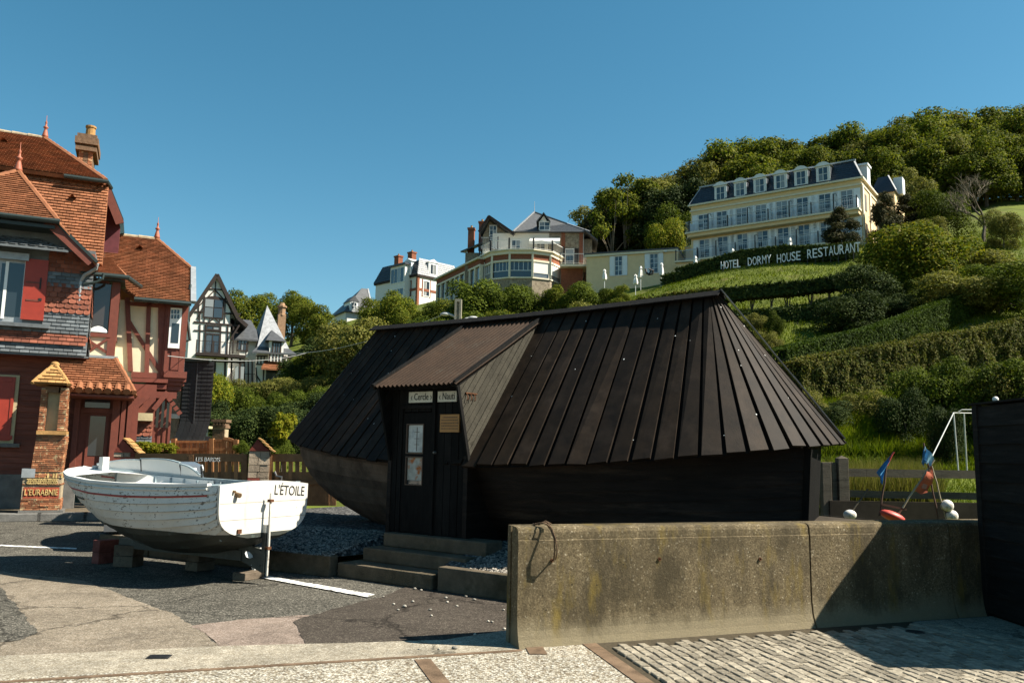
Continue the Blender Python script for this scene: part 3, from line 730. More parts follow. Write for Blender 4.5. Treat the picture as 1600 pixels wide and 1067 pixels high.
for q in range(4):
    p0 = a.lerp(b, q/4); p1 = a.lerp(b, (q+1)/4 - .004); mb = MB(); mb.beam(p0 + Vector((0,0,kz/2)), p1 + Vector((0,0,kz/2)), .16, kz); bevel(mb.build('kerb_stone', m_kerb, kb), .012)
kb.name = 'concrete_kerb'
kb2 = thing('concrete_kerb', 'pale concrete kerb holding the shingle right of the hut steps', 'kerb', hw(-2.6,-2.5), HR)
for q in range(2):
    mb = MB(); mb.box(.02 + q*1.2, 1.2 + q*1.2 - .01, -.02, .14, 0, kz + .02); bevel(mb.build('kerb_stone', m_kerb, kb2), .02)
stp = thing('hut_steps', 'three worn concrete steps leading up to the door of the black hut', 'steps', hw(-3.4,-2.2), HR)
sf = Frame(stp.location, HR)
for u0, u1, v0, v1, z0, z1 in ((-4.33,-2.65,-2.53,-1.6,0,.185),(-4.22,-2.42,-2.18,-1.6,.185,.365),(-4.12,-2.32,-1.9,-1.55,.365,.55)):
    mb = MB(); mb.box(u0+3.4, u1+3.4, v0+2.2, v1+2.2, z0+.001, z1); bevel(mb.build('step', m_kerb, stp), .018)
# ================================================================== WHITE BOAT
def boat_paint(name='flaking boat paint', lo=.832):
    m, nt, b = _new(name)
    co = nt.nodes.new('ShaderNodeTexCoord').outputs['Object']
    xyz = nt.nodes.new('ShaderNodeSeparateXYZ'); nt.links.new(co, xyz.inputs[0])
    n0 = noise(nt, 2.5, 4, .6, coord=co)
    w = ramp(nt, n0.outputs[0], [(.3, (.44,.425,.385)), (.7, (.53,.515,.475))])
    # rust and dirt runs
    n1 = noise(nt, 5, 5, .7, coord=co, stretch=(1.5, 1, .25)); w = mix(nt, ramp(nt, n1.outputs[0], [(.56, 0), (.75, .5)]), w, (.36,.27,.17))
    # flaked spots down to dark wood
    n2 = noise(nt, 34, 5, .6, coord=co, stretch=(.55, 1, 1.2)); n3 = noise(nt, 2.4, 3, .6, coord=co)
    ad = nt.nodes.new('ShaderNodeMath'); ad.operation = 'MULTIPLY_ADD'; nt.links.new(n3.outputs[0], ad.inputs[0]); ad.inputs[1].default_value = .42; nt.links.new(n2.outputs[0], ad.inputs[2])
    flake = ramp(nt, ad.outputs[0], [(lo, 0), (lo + .018, 1)])
    w = mix(nt, flake, w, (.13,.115,.095))
    # antifouling below the painted waterline
    dk = ramp(nt, n0.outputs[0], [(.3, (.025,.028,.024)), (.7, (.055,.058,.048))])
    n4 = noise(nt, 6, 5, .7, coord=co); dk = mix(nt, ramp(nt, n4.outputs[0], [(.58, 0), (.7, .6)]), dk, (.10,.13,.115))
    wl2 = nt.nodes.new('ShaderNodeMath'); wl2.operation = 'MULTIPLY_ADD'; nt.links.new(xyz.outputs[0], wl2.inputs[0]); wl2.inputs[1].default_value = -.012; nt.links.new(xyz.outputs[2], wl2.inputs[2])
    st = nt.nodes.new('ShaderNodeMath'); st.operation = 'GREATER_THAN'; st.inputs[1].default_value = .625; nt.links.new(wl2.outputs[0], st.inputs[0])
    c = mix(nt, st.outputs[0], dk, w)
    nt.links.new(c, b.inputs['Base Color']); b.inputs['Roughness'].default_value = .55; b.inputs['Specular IOR Level'].default_value = .35
    bumpn(nt, b, ad.outputs[0], .25, .01)
    return m
m_bpaint = boat_paint(); m_btrans = boat_paint('transom paint', .93)
m_bwhite = M('clean white boat paint', (.54,.54,.52), .5, .06, 6, patch=(.5,.47,.4), pscale=4, pthr=(.6,.75))
m_bred = M('red boot stripe paint', (.30,.04,.035), .5, .25, 15)
m_bgrey = M('blue grey inside paint', (.20,.25,.27), .6, .2, 6, patch=(.12,.14,.15), pscale=5)
m_bwood = M('bare grey timber', (.22,.19,.15), .85, .35, 6, .4, 40)
m_rudder = M('weathered white rudder paint', (.42,.40,.36), .8, .25, 8, .3, patch=(.16,.13,.10), pscale=6)
m_black = M('black paint', (.012,.012,.012), .5, .1, 9)
m_brass = M('old bronze', (.16,.10,.05), .5, .3, 20, metal=.5)
BO = Vector((-3.10, 10.62, 0)); BR = math.atan2(.49, -.87); BF = Frame(BO, BR)
boat = thing('rowing_boat', 'white clinker fishing boat with flaking paint and a black lettered transom propped on blocks', 'boat', BO, BR)
BL = 3.72
def bB(t): return float(np.interp(t, [0,.12,.25,.45,.6,.75,.87,.95,1], [.74,.82,.89,.95,.93,.82,.60,.34,.04]))
def bS(t): return float(np.interp(t, [0,.2,.4,.6,.8,1], [1.215,1.185,1.175,1.19,1.235,1.32]))
def bK(t): return float(np.interp(t, [0,.05,.3,.6,.8,.9,1], [.55,.44,.31,.27,.29,.36,.58]))
def bpt(t, s, side, off=0.0):
    """t 0 transom .. 1 bow, s 0 sheer .. 1 keel"""
    zs, zk, B = bS(t), bK(t), bB(t) - off
    full = (1 - s ** (2.8 + 3.2 * max(0, 1 - t / .25))) ** .62; fine = (1 - s ** 1.15)
    k = max(0, (t - .45) / .55) ** 1.6
    y = max(.015, B * (full * (1 - k) + fine * k)) if s < 1 else .015
    z = zs + (zk - zs) * (s * (1-.25*k) + .25*k*s*s)
    xs = BL - 1.15 * max(0, (1.32 - z) / .98) ** 1.9
    return Vector((t * xs, side * y, z))
NB = 9; tb = [i / 32 for i in range(33)]; tb = [1 - (1 - t) ** 1.25 for t in tb]
def sval(k): return (k / NB) ** .9
for side in (1, -1):
    for k in range(NB):
        s0, s1 = sval(k), sval(k+1)
        A = [bpt(t, s0, side) for t in tb]; B = [bpt(t, s1, side) + Vector((0, side*.021, -.0)) for t in tb]
        C = [bpt(t, s1, side) - Vector((0, side*.012, 0)) if t < .97 else bpt(t, s1, side) for t in tb]
        mb = MB(); mb.loft([A, B, C] if side > 0 else [C, B, A]); mb.build('hull_plank', m_bpaint, boat, smooth=False)
m_seam = M('rusty seam', (.17,.10,.06), .9, .4, 20)
for side in (1, -1):
    for k in range(2, 7):
        mb = MB(); pts = [bpt(t, sval(k), side) + Vector((0, side*.019, .004)) for t in tb if .01 < t < .97]
        mb.tube(pts, .0035, 4); mb.build('plank_seam', m_seam, boat)
# inner skin with frames
ti = [t for t in tb if t < .93]
for side in (1, -1):
    mb = MB(); ss = [0, .12, .3, .5, .7, .85, 1]; R = [[bpt(t, s, side, .05) + Vector((.03,0,.03 if s > .6 else 0)) for t in ti] for s in ss]
    mb.loft(R[::-1] if side > 0 else R); mb.build('inner_planking', m_bgrey, boat)
    for q in range(13):
        t = .05 + q * .062; mb = MB(); pts = [bpt(t, s, side, .07) for s in (0.02, .15, .3, .5, .68, .85)]
        for a, b in zip(pts, pts[1:]): mb.beam(a, b, .035, .035, up=(1,0,0))
        mb.build('rib', m_bgrey, boat)
    mb = MB(); pts = [bpt(t, 0, side, .02) + Vector((0,0,.012)) for t in tb if t > .008]
    for a, b in zip(pts, pts[1:]): mb.beam(a, b + (b-a)*.03, .075, .035)
    mb.build('gunwale', m_bgrey if side < 0 else m_bwhite, boat)
    mb = MB(); pts = [bpt(t, .155, side) + Vector((0, side*.006, 0)) for t in tb if .004 < t < .985]
    mb.tube(pts, .012, 6); mb.build('red_stripe', m_bred, boat)
    mb = MB(); pts = [bpt(t, .05, side) + Vector((0, side*.008, 0)) for t in tb if .004 < t < .99]
    mb.tube(pts, .017, 6); mb.build('rubbing_strake', m_bpaint, boat)
mb = MB(); mb.loft([[bpt(t, .8, -1, .09) for t in ti], [bpt(t, .8, 1, .09) for t in ti]]); mb.build('floor_boards', m_bgrey, boat)
# transom
ss = [i / 14 for i in range(14)] + [.965]
pl_ = [Vector((0, bpt(0, s, 1).y + .004, bpt(0, s, 1).z)) for s in ss]; pr_ = [Vector((0, -p.y, p.z)) for p in pl_]
crown = [Vector((0, y, 1.215 + .05 * (1 - (y/.74)**2))) for y in (-.5,-.25,0,.25,.5)]
mb = MB(); mb.plate(pl_[::-1] + [] + crown[::-1][::1] [::-1][::-1] + pr_ if False else pr_[::-1] + crown + pl_ if False else pl_ + pr_[::-1] + crown, (-.04,0,0))
transom = mb.build('transom', m_btrans, boat)
mb = MB()
for z in (.80, 1.0): mb.box(-.0415, -.0405, -.73, .73, z, z + .005)
mb.build('plank_seam', m_bwood, transom)
tm = text_mesh("L'ÉTOILE", .175, .002, m_black, sx=.82)
o = put('name_lettering', tm, transom, (-.043, -.405, 1.125)); o.rotation_euler = (0, math.radians(3.5), -math.pi/2)
# sternpost, rudder, gudgeons, propeller
mb = MB(); mb.box(-.10, -.042, -.03, .03, .14, .72); mb.beam((-.05,0,.3), (.35,0,.42), .05, .18); mb.build('stern_post', m_bpaint, boat)
mb = MB(); mb.plate([(-.112,-.016,.10),(-.112,-.011,1.10),(-.125,-.011,1.12),(-.135,-.011,.9),(-.142,-.011,.5),(-.138,-.011,.10)], (0,.022,0)); rd = mb.build('rudder', m_rudder, boat)
for z in (.42, 1.0): mb = MB(); mb.box(-.15, -.095, -.03, .03, z, z+.035); mb.build('gudgeon', m_rust, boat)
mb = MB(); mb.beam((.35,0,.30), (-.08,0,.16), .05, .06); mb.build('skeg', m_bpaint, boat)
mb = MB(); mb.tube([(.34,0,.36),(.12,0,.31)], .022, 8); ps = mb.build('propeller_shaft', m_bwood, boat)
for k in range(3):
    a = math.radians(20 + 120*k); d = Vector((0, math.cos(a), math.sin(a))); e = Vector((.35, -math.sin(a), math.cos(a))).normalized()
    mb = MB(); c = Vector((.11,0,.31)); pr = [c + d*.03 + e*.012, c + d*.09 + e*.045, c + d*.15 + e*.035, c + d*.165, c + d*.14 - e*.035, c + d*.08 - e*.04, c + d*.03 - e*.012]
    mb.plate(pr, (-.008,0,0)); mb.build('propeller_blade', m_bwhite, ps)
# exhaust stub and drain plug on the transom
y0, z0 = BF.hitu(369, 772, -.04).y, BF.hitu(369, 772, -.04).z
mb = MB(); mb.tube([(-.03,y0,z0),(-.10,y0-.01,z0-.015)], .03, 10); mb.tube([(-.035,y0+.045,z0+.035),(-.07,y0+.04,z0+.03)], .016, 8); mb.build('exhaust_pipe', m_brass, transom)
y0, z0 = BF.hitu(373, 830, -.04).y, BF.hitu(373, 830, -.04).z
mb = MB(); mb.box(-.06,-.04,y0-.03,y0+.03,z0-.025,z0+.025); mb.build('zinc_plate', m_rust, transom)
# stem
mb = MB(); pts = [bpt(1, s, 1) for s in [i/10 for i in range(11)]]
for a, b in zip(pts, pts[1:]): mb.beam(Vector((a.x+.03,0,a.z)), Vector((b.x+.03,0,b.z)), .055, .10, up=(1,0,0))
mb.build('stem', m_bpaint, boat)
mb = MB(); mb.box(.30, 2.7, -.04, .04, .255, .38); mb.build('keel', m_bpaint, boat)
# fore deck, raised white side panels (far side), side bench, bitt
mb = MB(); td = [t for t in tb if t > .80]
mb.loft([[bpt(t, .01, 1, .03) for t in td], [Vector((bpt(t,.01,1).x, 0, bpt(t,.01,1).z + .05)) for t in td], [bpt(t, .01, -1, .03) for t in td]]); mb.build('fore_deck', m_bwhite, boat)
mb = MB(); mb.box(3.2, 3.29, -.05, .05, 1.25, 1.50); mb.build('bitt', m_bwhite, boat)
mb = MB(); mb.box(3.38,3.46,-.035,.035,1.30,1.37); mb.build('fairlead', m_bgrey, boat)
pan = [(.60,.70,.07,.20),(.70,.86,.22,.22),(.86,.975,.20,.08)]
for ta, tb_, ha, hb in pan:
    n = 8; mb = MB(); lo = []; hi = []
    for i in range(n+1):
        t = ta + (tb_ - ta) * (i / n) * .985; h = ha + (hb-ha) * i / n + .03 * math.sin(i/n*math.pi)
        p = bpt(t, 0, -1, .03); lo.append(p + Vector((0,0,.0))); hi.append(p + Vector((0, .03, h)))
    mb.loft([lo, hi]); mb.loft([[p + Vector((0,-.02,0)) for p in hi], [p + Vector((0,-.02,0)) for p in lo]]); mb.loft([hi, [p + Vector((0,-.02,0)) for p in hi]])
    mb.build('side_panel', m_bwhite, boat)
    mb = MB()
    for a, b in zip(hi, hi[1:]): mb.beam(a, b, .05, .018)
    mb.build('panel_rail', m_bgrey, boat)
for ta in (.6, .7, .86):
    p = bpt(ta, 0, -1, .02); mb = MB(); mb.beam(p, p + Vector((0,.035,.2)), .012, .03, up=(1,0,0)); mb.build('panel_joint', m_black, boat)
# white inner lining and bench in the fore half
for side in (-1,):
    tl = [.52 + .40*i/10 for i in range(11)]
    mb = MB(); mb.loft([[bpt(t, s, side, .075) for t in tl] for s in (0,.12,.25,.4)]); mb.build('inner_lining', m_bwhite, boat)
mb = MB()
for a, b in zip([.46 + .4*i/10 for i in range(10)], [.46 + .4*(i+1)/10 for i in range(10)]):
    p, q = bpt(a, .02, -1, .10), bpt(b, .02, -1, .10); p2, q2 = bpt(a, .02, -1, .42), bpt(b, .02, -1, .42)
    z = 1.13; vs = [(p.x,p.y,z),(q.x,q.y,z),(q2.x,q2.y,z),(p2.x,p2.y,z)]
    mb.add(vs + [(x,y,zz-.05) for x,y,zz in vs], [(0,3,2,1),(4,5,6,7),(0,1,5,4),(2,3,7,6),(0,4,7,3),(1,2,6,5)])
mb.build('side_bench', m_bwhite, boat)
mb = MB(); p = bpt(.28, .03, -1, .05); q = bpt(.28, .03, 1, .05); mb.beam(p, q, .22, .04); mb.build('thwart', m_bgrey, boat)
mb = MB(); p = bpt(.15, 0, -1, .02); mb.tube([p + Vector((-.03,0,.02)), p + Vector((-.04,0,.09)), p + Vector((.06,0,.1)), p + Vector((.1,.0,.16))], .012, 6); mb.build('mooring_cleat', m_flash, boat)
# scupper slot and rust stain bar on the near bow
a = bpt(.74,.27,1); b = bpt(.68,.27,1); mb = MB(); mb.beam(a + Vector((0,.012,0)), b + Vector((0,.012,0)), .02, .03); mb.build('scupper', m_black, boat)
# keel blocks (each its own thing)
m_blk = M('old timber block', (.12,.095,.07), .85, .4, 5, .5, 30, patch=(.06,.045,.035), pscale=4)
m_blkr = M('red brown timber block', (.17,.06,.05), .85, .4, 6, .5, 30)
def block(px, py, w, d, h, mat, label, rz=0.0):
    c = G(px, py); t = thing('keel_block', label, 'timber block', (c.x, c.y, 0), BR + rz, 'blocks under the boat')
    n = max(1, round(h / .16)); 
    for i in range(n):
        mb = MB(); mb.box(-w/2, w/2, -d/2, d/2, i*h/n + .001, (i+1)*h/n - .004); o = bevel(mb.build('timber', mat, t), .008); o.rotation_euler = (0,0,rnd.uniform(-.06,.06))
block(163, 879, .16, .3, .33, m_blkr, 'reddish timber block under the bow end of the white boat')
block(200, 884, .30, .26, .30, m_blk, 'grey timber block standing right of the reddish one under the boat', .3)
block(312, 890, .24, .3, .25, m_blk, 'dark timber block under the after half of the white boat keel')
block(388, 904, .22, .34, .10, m_blk, 'flat timber block under the stern post of the white boat')
# ================================================================== FENCE, FLAGS AND FLOATS BEHIND THE WALL
m_fence = M('silvered fence timber', (.10,.085,.065), .85, .4, 3, .5, 30, stretch=(.6,1,4), patch=(.05,.045,.035), pscale=3, obr=.2)
m_fenced = M('dark kick board', (.04,.032,.024), .9, .4, 3, .12, 60, spec=.1)
fy = 13.6
def fp_(px, py, y=None): return at(px, py, y or fy)
f0 = fp_(1290, 800); fz = .62
rf = thing('paddock_fence', 'weathered post and rail timber fence between the black hut and the shed', 'fence', (f0.x, fy, fz))
def loc_(p): return Vector(p) - rf.location
for px, w, top, dep in ((1289, .15, 722, .0), (1315, .17, 716, .0), (1303,.08,722,.06)):
    a = loc_(fp_(px, top)); b = MB(); b.box(a.x-w/2, a.x+w/2, -.07+dep, .07+dep, -.2, a.z); 
    if px == 1315: b.add([(a.x-w/2,-.07,a.z),(a.x+w/2,-.07,a.z),(a.x+w/2,.07,a.z),(a.x-w/2,.07,a.z),(a.x,0,a.z+.05)], [(0,1,4),(1,2,4),(2,3,4),(3,0,4)])
    bevel(b.build('post', m_fence, rf), .008)
for px in (1560, 1820):
    a = loc_(fp_(px, 716)); b = MB(); b.box(a.x-.085, a.x+.085, -.07, .07, -.2, a.z); b.build('post', m_fence, rf)
for py0, py1, h, dy in ((738, 742, .13, -.02), (771, 776, .11, .02)):
    a = loc_(fp_(1323, py0)); c = loc_(fp_(1556, py1)); b = MB()
    prev = None
    for i in range(9):
        p = a.lerp(c, i/8) + Vector((0, dy, .012*mnoise.noise(Vector((i*.7, py0, 0)))))
        if prev is not None: b.beam(prev, p + (p-prev)*.01, .05, h)
        prev = p
    b.build('rail', m_fence, rf)
    p = loc_(fp_(1564, py1)); q = loc_(fp_(1816, py1+4)); b = MB(); b.beam(p, q, .05, h); b.build('rail', m_fence, rf)
a = loc_(fp_(1293, 796)); c = loc_(fp_(1556, 800)); b = MB(); b.beam(a + Vector((0,-.09,0)), c + Vector((0,-.09,0)), .045, .30); b.build('kick_board', m_fenced, rf)

m_pole = M('bamboo flag pole', (.30,.25,.17), .7, .25, 9)
m_poled = M('dark flag pole', (.09,.05,.035), .7, .25, 9)
m_blue = M('blue flag cloth', (.035,.17,.36), .7, .2, 6, patch=(.10,.30,.45), pscale=4)
m_lblue = M('pale blue flag cloth', (.22,.42,.55), .7, .2, 6, patch=(.5,.58,.6), pscale=6)
m_orange = M('orange flag cloth', (.42,.10,.045), .7, .2, 6)
m_redf = M('red float paint', (.42,.055,.04), .5, .2, 6)
def cloth(pts_rows):
    mb = MB(); mb.loft(pts_rows); mb.loft([[p + Vector((0,.006,0)) for p in r] for r in pts_rows[::-1]]); return mb
def A_(px, py, y=11.4): return at(px, py, y)
def flagthing(label, p_base, p_top, pole_mat, r=.014):
    base = A_(*p_base); base_ = Vector(base); t = thing('marker_flag', label, 'fishing flag', base_)
    mb = MB(); n = 6; tp = A_(*p_top) - base_; tp.y += .03
    mb.tube([tp * (i/n) + Vector((.006*math.sin(i*2),0,0)) for i in range(n+1)], r, 7); mb.build('pole', pole_mat, t)
    return t, base_
def flag_from(t, base, cols, rows, wob=.03):
    """cols: list of pixel polylines (rows of the cloth)"""
    R = []
    for r, line in enumerate(cols):
        n = 7; q = []
        for i in range(n):
            f = i/(n-1)*(len(line)-1); k = min(int(f), len(line)-2); g = f-k
            px = line[k][0]*(1-g)+line[k+1][0]*g; py = line[k][1]*(1-g)+line[k+1][1]*g
            q.append(A_(px, py) - base + Vector((0, wob*math.sin(i*1.3 + r*.9), 0)))
        R.append(q)
    return cloth(R)
# 1 left blue flag on a dark pole, red hooked tips
t, b0 = flagthing('dark pole with a drooping blue flag, left of the orange one', (1374, 806), (1387, 727), m_poled, .013)
flag_from(t, b0, [[(1394,709),(1386,727)],[(1383,722),(1384,735)],[(1371,738),(1380,745)],[(1376,746),(1378,757)]], 4).build('flag', m_blue, t, smooth=True)
mb = MB(); mb.tube([A_(1386,727)-b0, A_(1394,710)-b0, A_(1397,706)-b0], .012, 6); mb.build('tip', m_redf, t)
mb = MB(); mb.beam(A_(1376,787)-b0, A_(1416,796)-b0, .03, .025); mb.build('cross_bar', m_poled, t)
# 2 long leaning pole with red float
t, b0 = flagthing('long leaning pole with folded orange flag and red float', (1400, 808), (1462, 718), m_pole, .013)
flag_from(t, b0, [[(1456,726),(1446,740),(1431,766)],[(1457,730),(1452,748),(1440,772)],[(1459,728),(1456,755),(1449,769)]], 3).build('flag', m_orange, t, smooth=True)
mb = MB(); f = flag_from(t, b0, [[(1440,755),(1437,762)],[(1447,757),(1444,764)]], 2, .0)
for i, v in enumerate(f.v): f.v[i] = (v[0], v[1]-.045, v[2])
f.build('dark_band', m_poled, t)
mb = MB(); mb.sphere((0,0,0), .12, 14, 8, sx=1.5, sz=.55); o = mb.build('float', m_redf, t, smooth=True); o.location = A_(1394,806) - b0; o.rotation_euler = (0,.35,0)
# 3 pale blue flag
t, b0 = flagthing('dark upright pole with a pale blue flag furled at its top', (1466, 812), (1445, 692), m_poled, .012)
flag_from(t, b0, [[(1446,697),(1452,705),(1461,716)],[(1445,705),(1450,712),(1457,722)],[(1442,722),(1447,724),(1455,728)]], 3).build('flag', m_lblue, t, smooth=True)
flag_from(t, b0, [[(1445,700),(1444,712)],[(1443,712),(1442,724)],[(1447,714),(1444,730)]], 3).build('flag_fold', m_blue, t, smooth=True)
# 4 thin pole with two white floats
t, b0 = flagthing('thin pole with two round white floats at its foot', (1477, 806), (1458, 728), m_pole, .010)
for px, py, r in ((1480,790,.082),(1487,806,.082)):
    mb = MB(); mb.sphere((0,0,0), r, 16, 10); o = mb.build('float', m_buoyw, t, smooth=True); o.location = A_(px,py) - b0
    mb = MB(); mb.tube([(math.cos(a)*(r+.002), math.sin(a)*(r+.002)*.3, math.sin(a)*(r+.002)) for a in [i*.4 for i in range(17)]], .004, 5); mb.build('lashing', m_rope, o)
# 5 small float on a stick at the left
t, b0 = flagthing('short leaning stick with a small white float, nearest the hut', (1326, 806), (1358, 764), m_fence, .011)
mb = MB(); mb.sphere((0,0,0), .085, 14, 8, sz=.8); o = mb.build('float', m_buoyw, t, smooth=True); o.location = A_(1328,804) - b0
# dark upturned dinghy edge behind the wall
dg = thing('upturned_dinghy', 'low black upturned dinghy hidden behind the concrete wall', 'dinghy', A_(1290, 830, 10.4))
b0 = dg.location.copy(); mb = MB()
rows = []
for f in (0, .25, .5, .75, 1):
    c = A_(1255 + 150*f, 803 + 14*f, 10.4) - b0; rows.append([c + Vector((0, y, -h)) for y, h in ((-.5,.35),(-.4,.1),(-.15,.01),(0,0),(.15,.01),(.4,.1),(.5,.35))])
mb.loft(rows, cap=True); mb.build('hull', m_fenced, dg)
mb = MB(); mb.loft([[r[3] + Vector((0,y,.015)) for r in rows] for y in (-.02,.02)]); mb.build('keel_strip', m_tar, dg)
# white swing frame
m_wmetal = M('white painted tube', (.42,.42,.40), .5, .08, 9)
sw = thing('swing_frame', 'white tubular frame standing on the lawn beyond the fence', 'frame', T(1500, 20)); b0 = sw.location.copy()
Q = lambda px, py, y=20: at(px, py, y) - b0
for pts, nm in (([Q(1490,645),Q(1497.5,738)],'leg'),([Q(1490,645),Q(1452,722,18.6)],'brace'),([Q(1506,645,20.6),Q(1511,738,20.8)],'leg'),([Q(1489,645),Q(1560,646,20.3)],'cross_bar'),([Q(1560,646),Q(1566,738)],'leg')):
    mb = MB(); mb.tube(pts, .013 if nm != 'leg' else .017, 8); mb.build(nm, m_wmetal, sw)
mb = MB(); mb.tube([Q(1530,640),Q(1503,640),Q(1498,643),Q(1499,646)], .012, 8); mb.build('bent_rail', m_wmetal, sw)
# ================================================================== RED TILED HOUSE AT THE LEFT
m_tile = M('red clay tile', (.215,.088,.044), .8, .3, 3, .3, 30, isl=.28, patch=(.20,.085,.04), pscale=1.1, pthr=(.5,.75))
m_tileo = M('ochre clay tile', (.30,.17,.065), .8, .3, 4, .3, 30, isl=.35)
m_hung = M('red hung tile', (.19,.062,.036), .75, .25, 3, .2, 30, isl=.3)
m_slate = M('grey slate', (.095,.105,.11), .55, .3, 4, .2, 30, isl=.35)
m_redw = M('oxblood painted timber', (.135,.034,.020), .6, .15, 8, .15, 30, stretch=(1,1,1))
m_redb = M('dark red weatherboard', (.15,.045,.027), .65, .3, 5, .2, 30, obr=.2, stretch=(.4,1,5))
m_redsh = M('bright red shutter', (.27,.03,.016), .5, .12, 8)
m_cream = M('cream render', (.60,.52,.37), .85, .08, 4, .15, 40)
m_white = M('white paint', (.70,.70,.67), .55, .06, 6)
m_gutter = M('green black gutter', (.018,.028,.026), .45, .2, 8)
m_zinc = M('grey zinc', (.28,.30,.31), .45, .2, 6, metal=.3)
m_plinth = M('grey plinth stone', (.13,.125,.115), .9, .3, 4, .4, 30)
m_brickp = M('thin glazed brick', (.26,.10,.045), .75, .35, 6, .4, 40, isl=.5, patch=(.45,.33,.18), pscale=9, pthr=(.55,.62))
m_mortar = M('pillar mortar', (.30,.24,.16), .9, .3, 9, .4, 40)
m_niche = M('ochre niche plaster', (.40,.33,.20), .85, .15, 4, .2, 30)
m_glass = glass('house window glass', (.02,.028,.034))
m_glass2 = glass('warm window glass', (.045,.035,.03), .05)
m_terra = M('terracotta finial', (.28,.085,.045), .6, .15, 9)
m_brickc = M('weathered chimney brick', (.15,.095,.06), .9, .35, 12, .5, 40)
m_soff = M('plum soffit boards', (.10,.025,.03), .7, .2, 6)

HO = at(122, 700, 20.0); HO.z = 0; LR = math.atan2(.406, .914); LF = Frame(HO, LR)
house = thing('tiled_house', 'red and slate tile hung seaside house with orange tiled roofs at the left edge', 'house', HO, LR)
hv = LF.hitv
def hp(px, py, p0, n):
    """line of sight against a local plane"""
    o = LF.loc(EYE); d = LF.loc(EYE + ray(px, py)) - o; n = Vector(n); return o + d * ((Vector(p0) - o).dot(n) / d.dot(n))
def rect(name, px0, py0, px1, py1, v, th, mat, parent=None, ins=0):
    cx, cy = (px0+px1)/2, (py0+py1)/2
    u0, u1 = hv(px0, cy, v).x, hv(px1, cy, v).x; z0, z1 = hv(cx, py1, v).z, hv(cx, py0, v).z
    mb = MB(); mb.box(u0+ins, u1-ins, v, v + th, z0+ins, z1-ins); return mb.build(name, mat, parent or house)
def bar(name, p, q, v, w, th, mat, parent=None):
    a, b = hv(p[0], p[1], v), hv(q[0], q[1], v); mb = MB(); mb.beam(a, b, w, th, up=(0,1,0)); return mb.build(name, mat, parent or house)
def inside(poly, x, y):
    c = False; n = len(poly)
    for i in range(n):
        x0, y0 = poly[i]; x1, y1 = poly[(i+1) % n]
        if (y0 > y) != (y1 > y) and x < (x1-x0)*(y-y0)/(y1-y0) + x0: c = not c
    return c
def tiles(poly, mat, parent, ex=.1, tw=.165, th=.02, name='roof_tiles', scallop=False, lift=.02, e1=None):
    """courses of single tiles laid over a planar polygon (local coordinates)"""
    poly = [Vector(p) for p in poly]; n = (poly[1]-poly[0]).cross(poly[2]-poly[0]).normalized()
    if n.y > 0 and abs(n.z) < .2 or n.z < -.01: n = -n
    if e1 is None: e1 = Vector((0,0,1)).cross(n); 
    e1 = e1.normalized(); e2 = n.cross(e1).normalized()
    if e2.z < 0: e2 = -e2
    o = poly[0]; p2 = [((p-o).dot(e1), (p-o).dot(e2)) for p in poly]
    x0, x1 = min(p[0] for p in p2), max(p[0] for p in p2); y0, y1 = min(p[1] for p in p2), max(p[1] for p in p2)
    mb = MB(); j = 0; y = y0
    while y < y1:
        x = x0 - (tw/2 if j % 2 else 0); cy = min(y + ex/2, y1 - .001); xs = []
        for i in range(len(p2)):
            (ax_, ay_), (bx_, by_) = p2[i], p2[(i+1) % len(p2)]
            if (ay_ > cy) != (by_ > cy): xs.append(ax_ + (bx_-ax_)*(cy-ay_)/(by_-ay_))
        if len(xs) < 2: y += ex; j += 1; continue
        lo_x, hi_x = min(xs), max(xs)
        while x < hi_x:
            xa, xb = max(x + tw*.03, lo_x), min(x + tw*.97, hi_x)
            if xb - xa > .025:
                cx = (xa + xb)/2; g = (xb - xa)/2; l = ex * 1.25; dz = rnd.uniform(-.0015, .002); c = o + e1*cx + e2*y
                a0 = lift + th*1.3 + dz; a1 = lift * .1 + th * .2
                if scallop: bot = [c - e1*g + e2*ex*.3, c - e1*g*.5 + e2*ex*.05, c + e1*g*.5 + e2*ex*.05, c + e1*g + e2*ex*.3]
                else: bot = [c - e1*g, c + e1*g]
                k = len(bot)
                up = [p + n*a0 for p in bot] + [c + e1*g + e2*l + n*a1, c - e1*g + e2*l + n*a1]
                lo = [p + n*(a0 - th*1.3) for p in bot]
                fs = [tuple(range(k+2))] + [(k+2+i, k+2+i+1, i+1, i) for i in range(k-1)]
                fs += [(k+2+k-1, k, k-1), (k+2, 0, k+1)]
                mb.add(up + lo, fs)
            x += tw
        y += ex; j += 1
    return mb.build(name, mat, parent, 'stuff')
def roof_plate(name, poly, mat, th=.06, parent=None):
    poly = [Vector(p) for p in poly]; n = (poly[1]-poly[0]).cross(poly[2]-poly[0]).normalized()
    if n.z < 0: n = -n
    mb = MB(); mb.plate(poly, -n*th); return mb.build(name, mat, parent or house)
def hip_tiles(a, b, mat, parent, r=.075, step=.28, name='hip_tile'):
    a, b = Vector(a), Vector(b); d = b - a; n = max(1, int(d.length/step))
    for i in range(n):
        mb = MB(); p, q = a + d*(i/n), a + d*((i+1.06)/n); mb.tube([p, q], [r*.86, r*1.08], 7); mb.build(name, mat, parent)
def finial(p, s, parent, mat):
    mb = MB(); mb.lathe([(.13*s,0),(.12*s,.08*s),(.07*s,.3*s),(.05*s,.38*s),(.10*s,.42*s),(.10*s,.46*s),(.045*s,.5*s),(.035*s,.62*s),(.05*s,.66*s),(.012*s,.75*s),(.008*s,.98*s)], (0,0,0), 10)
    o = mb.build('finial', mat, parent, smooth=True); o.location = p; return o

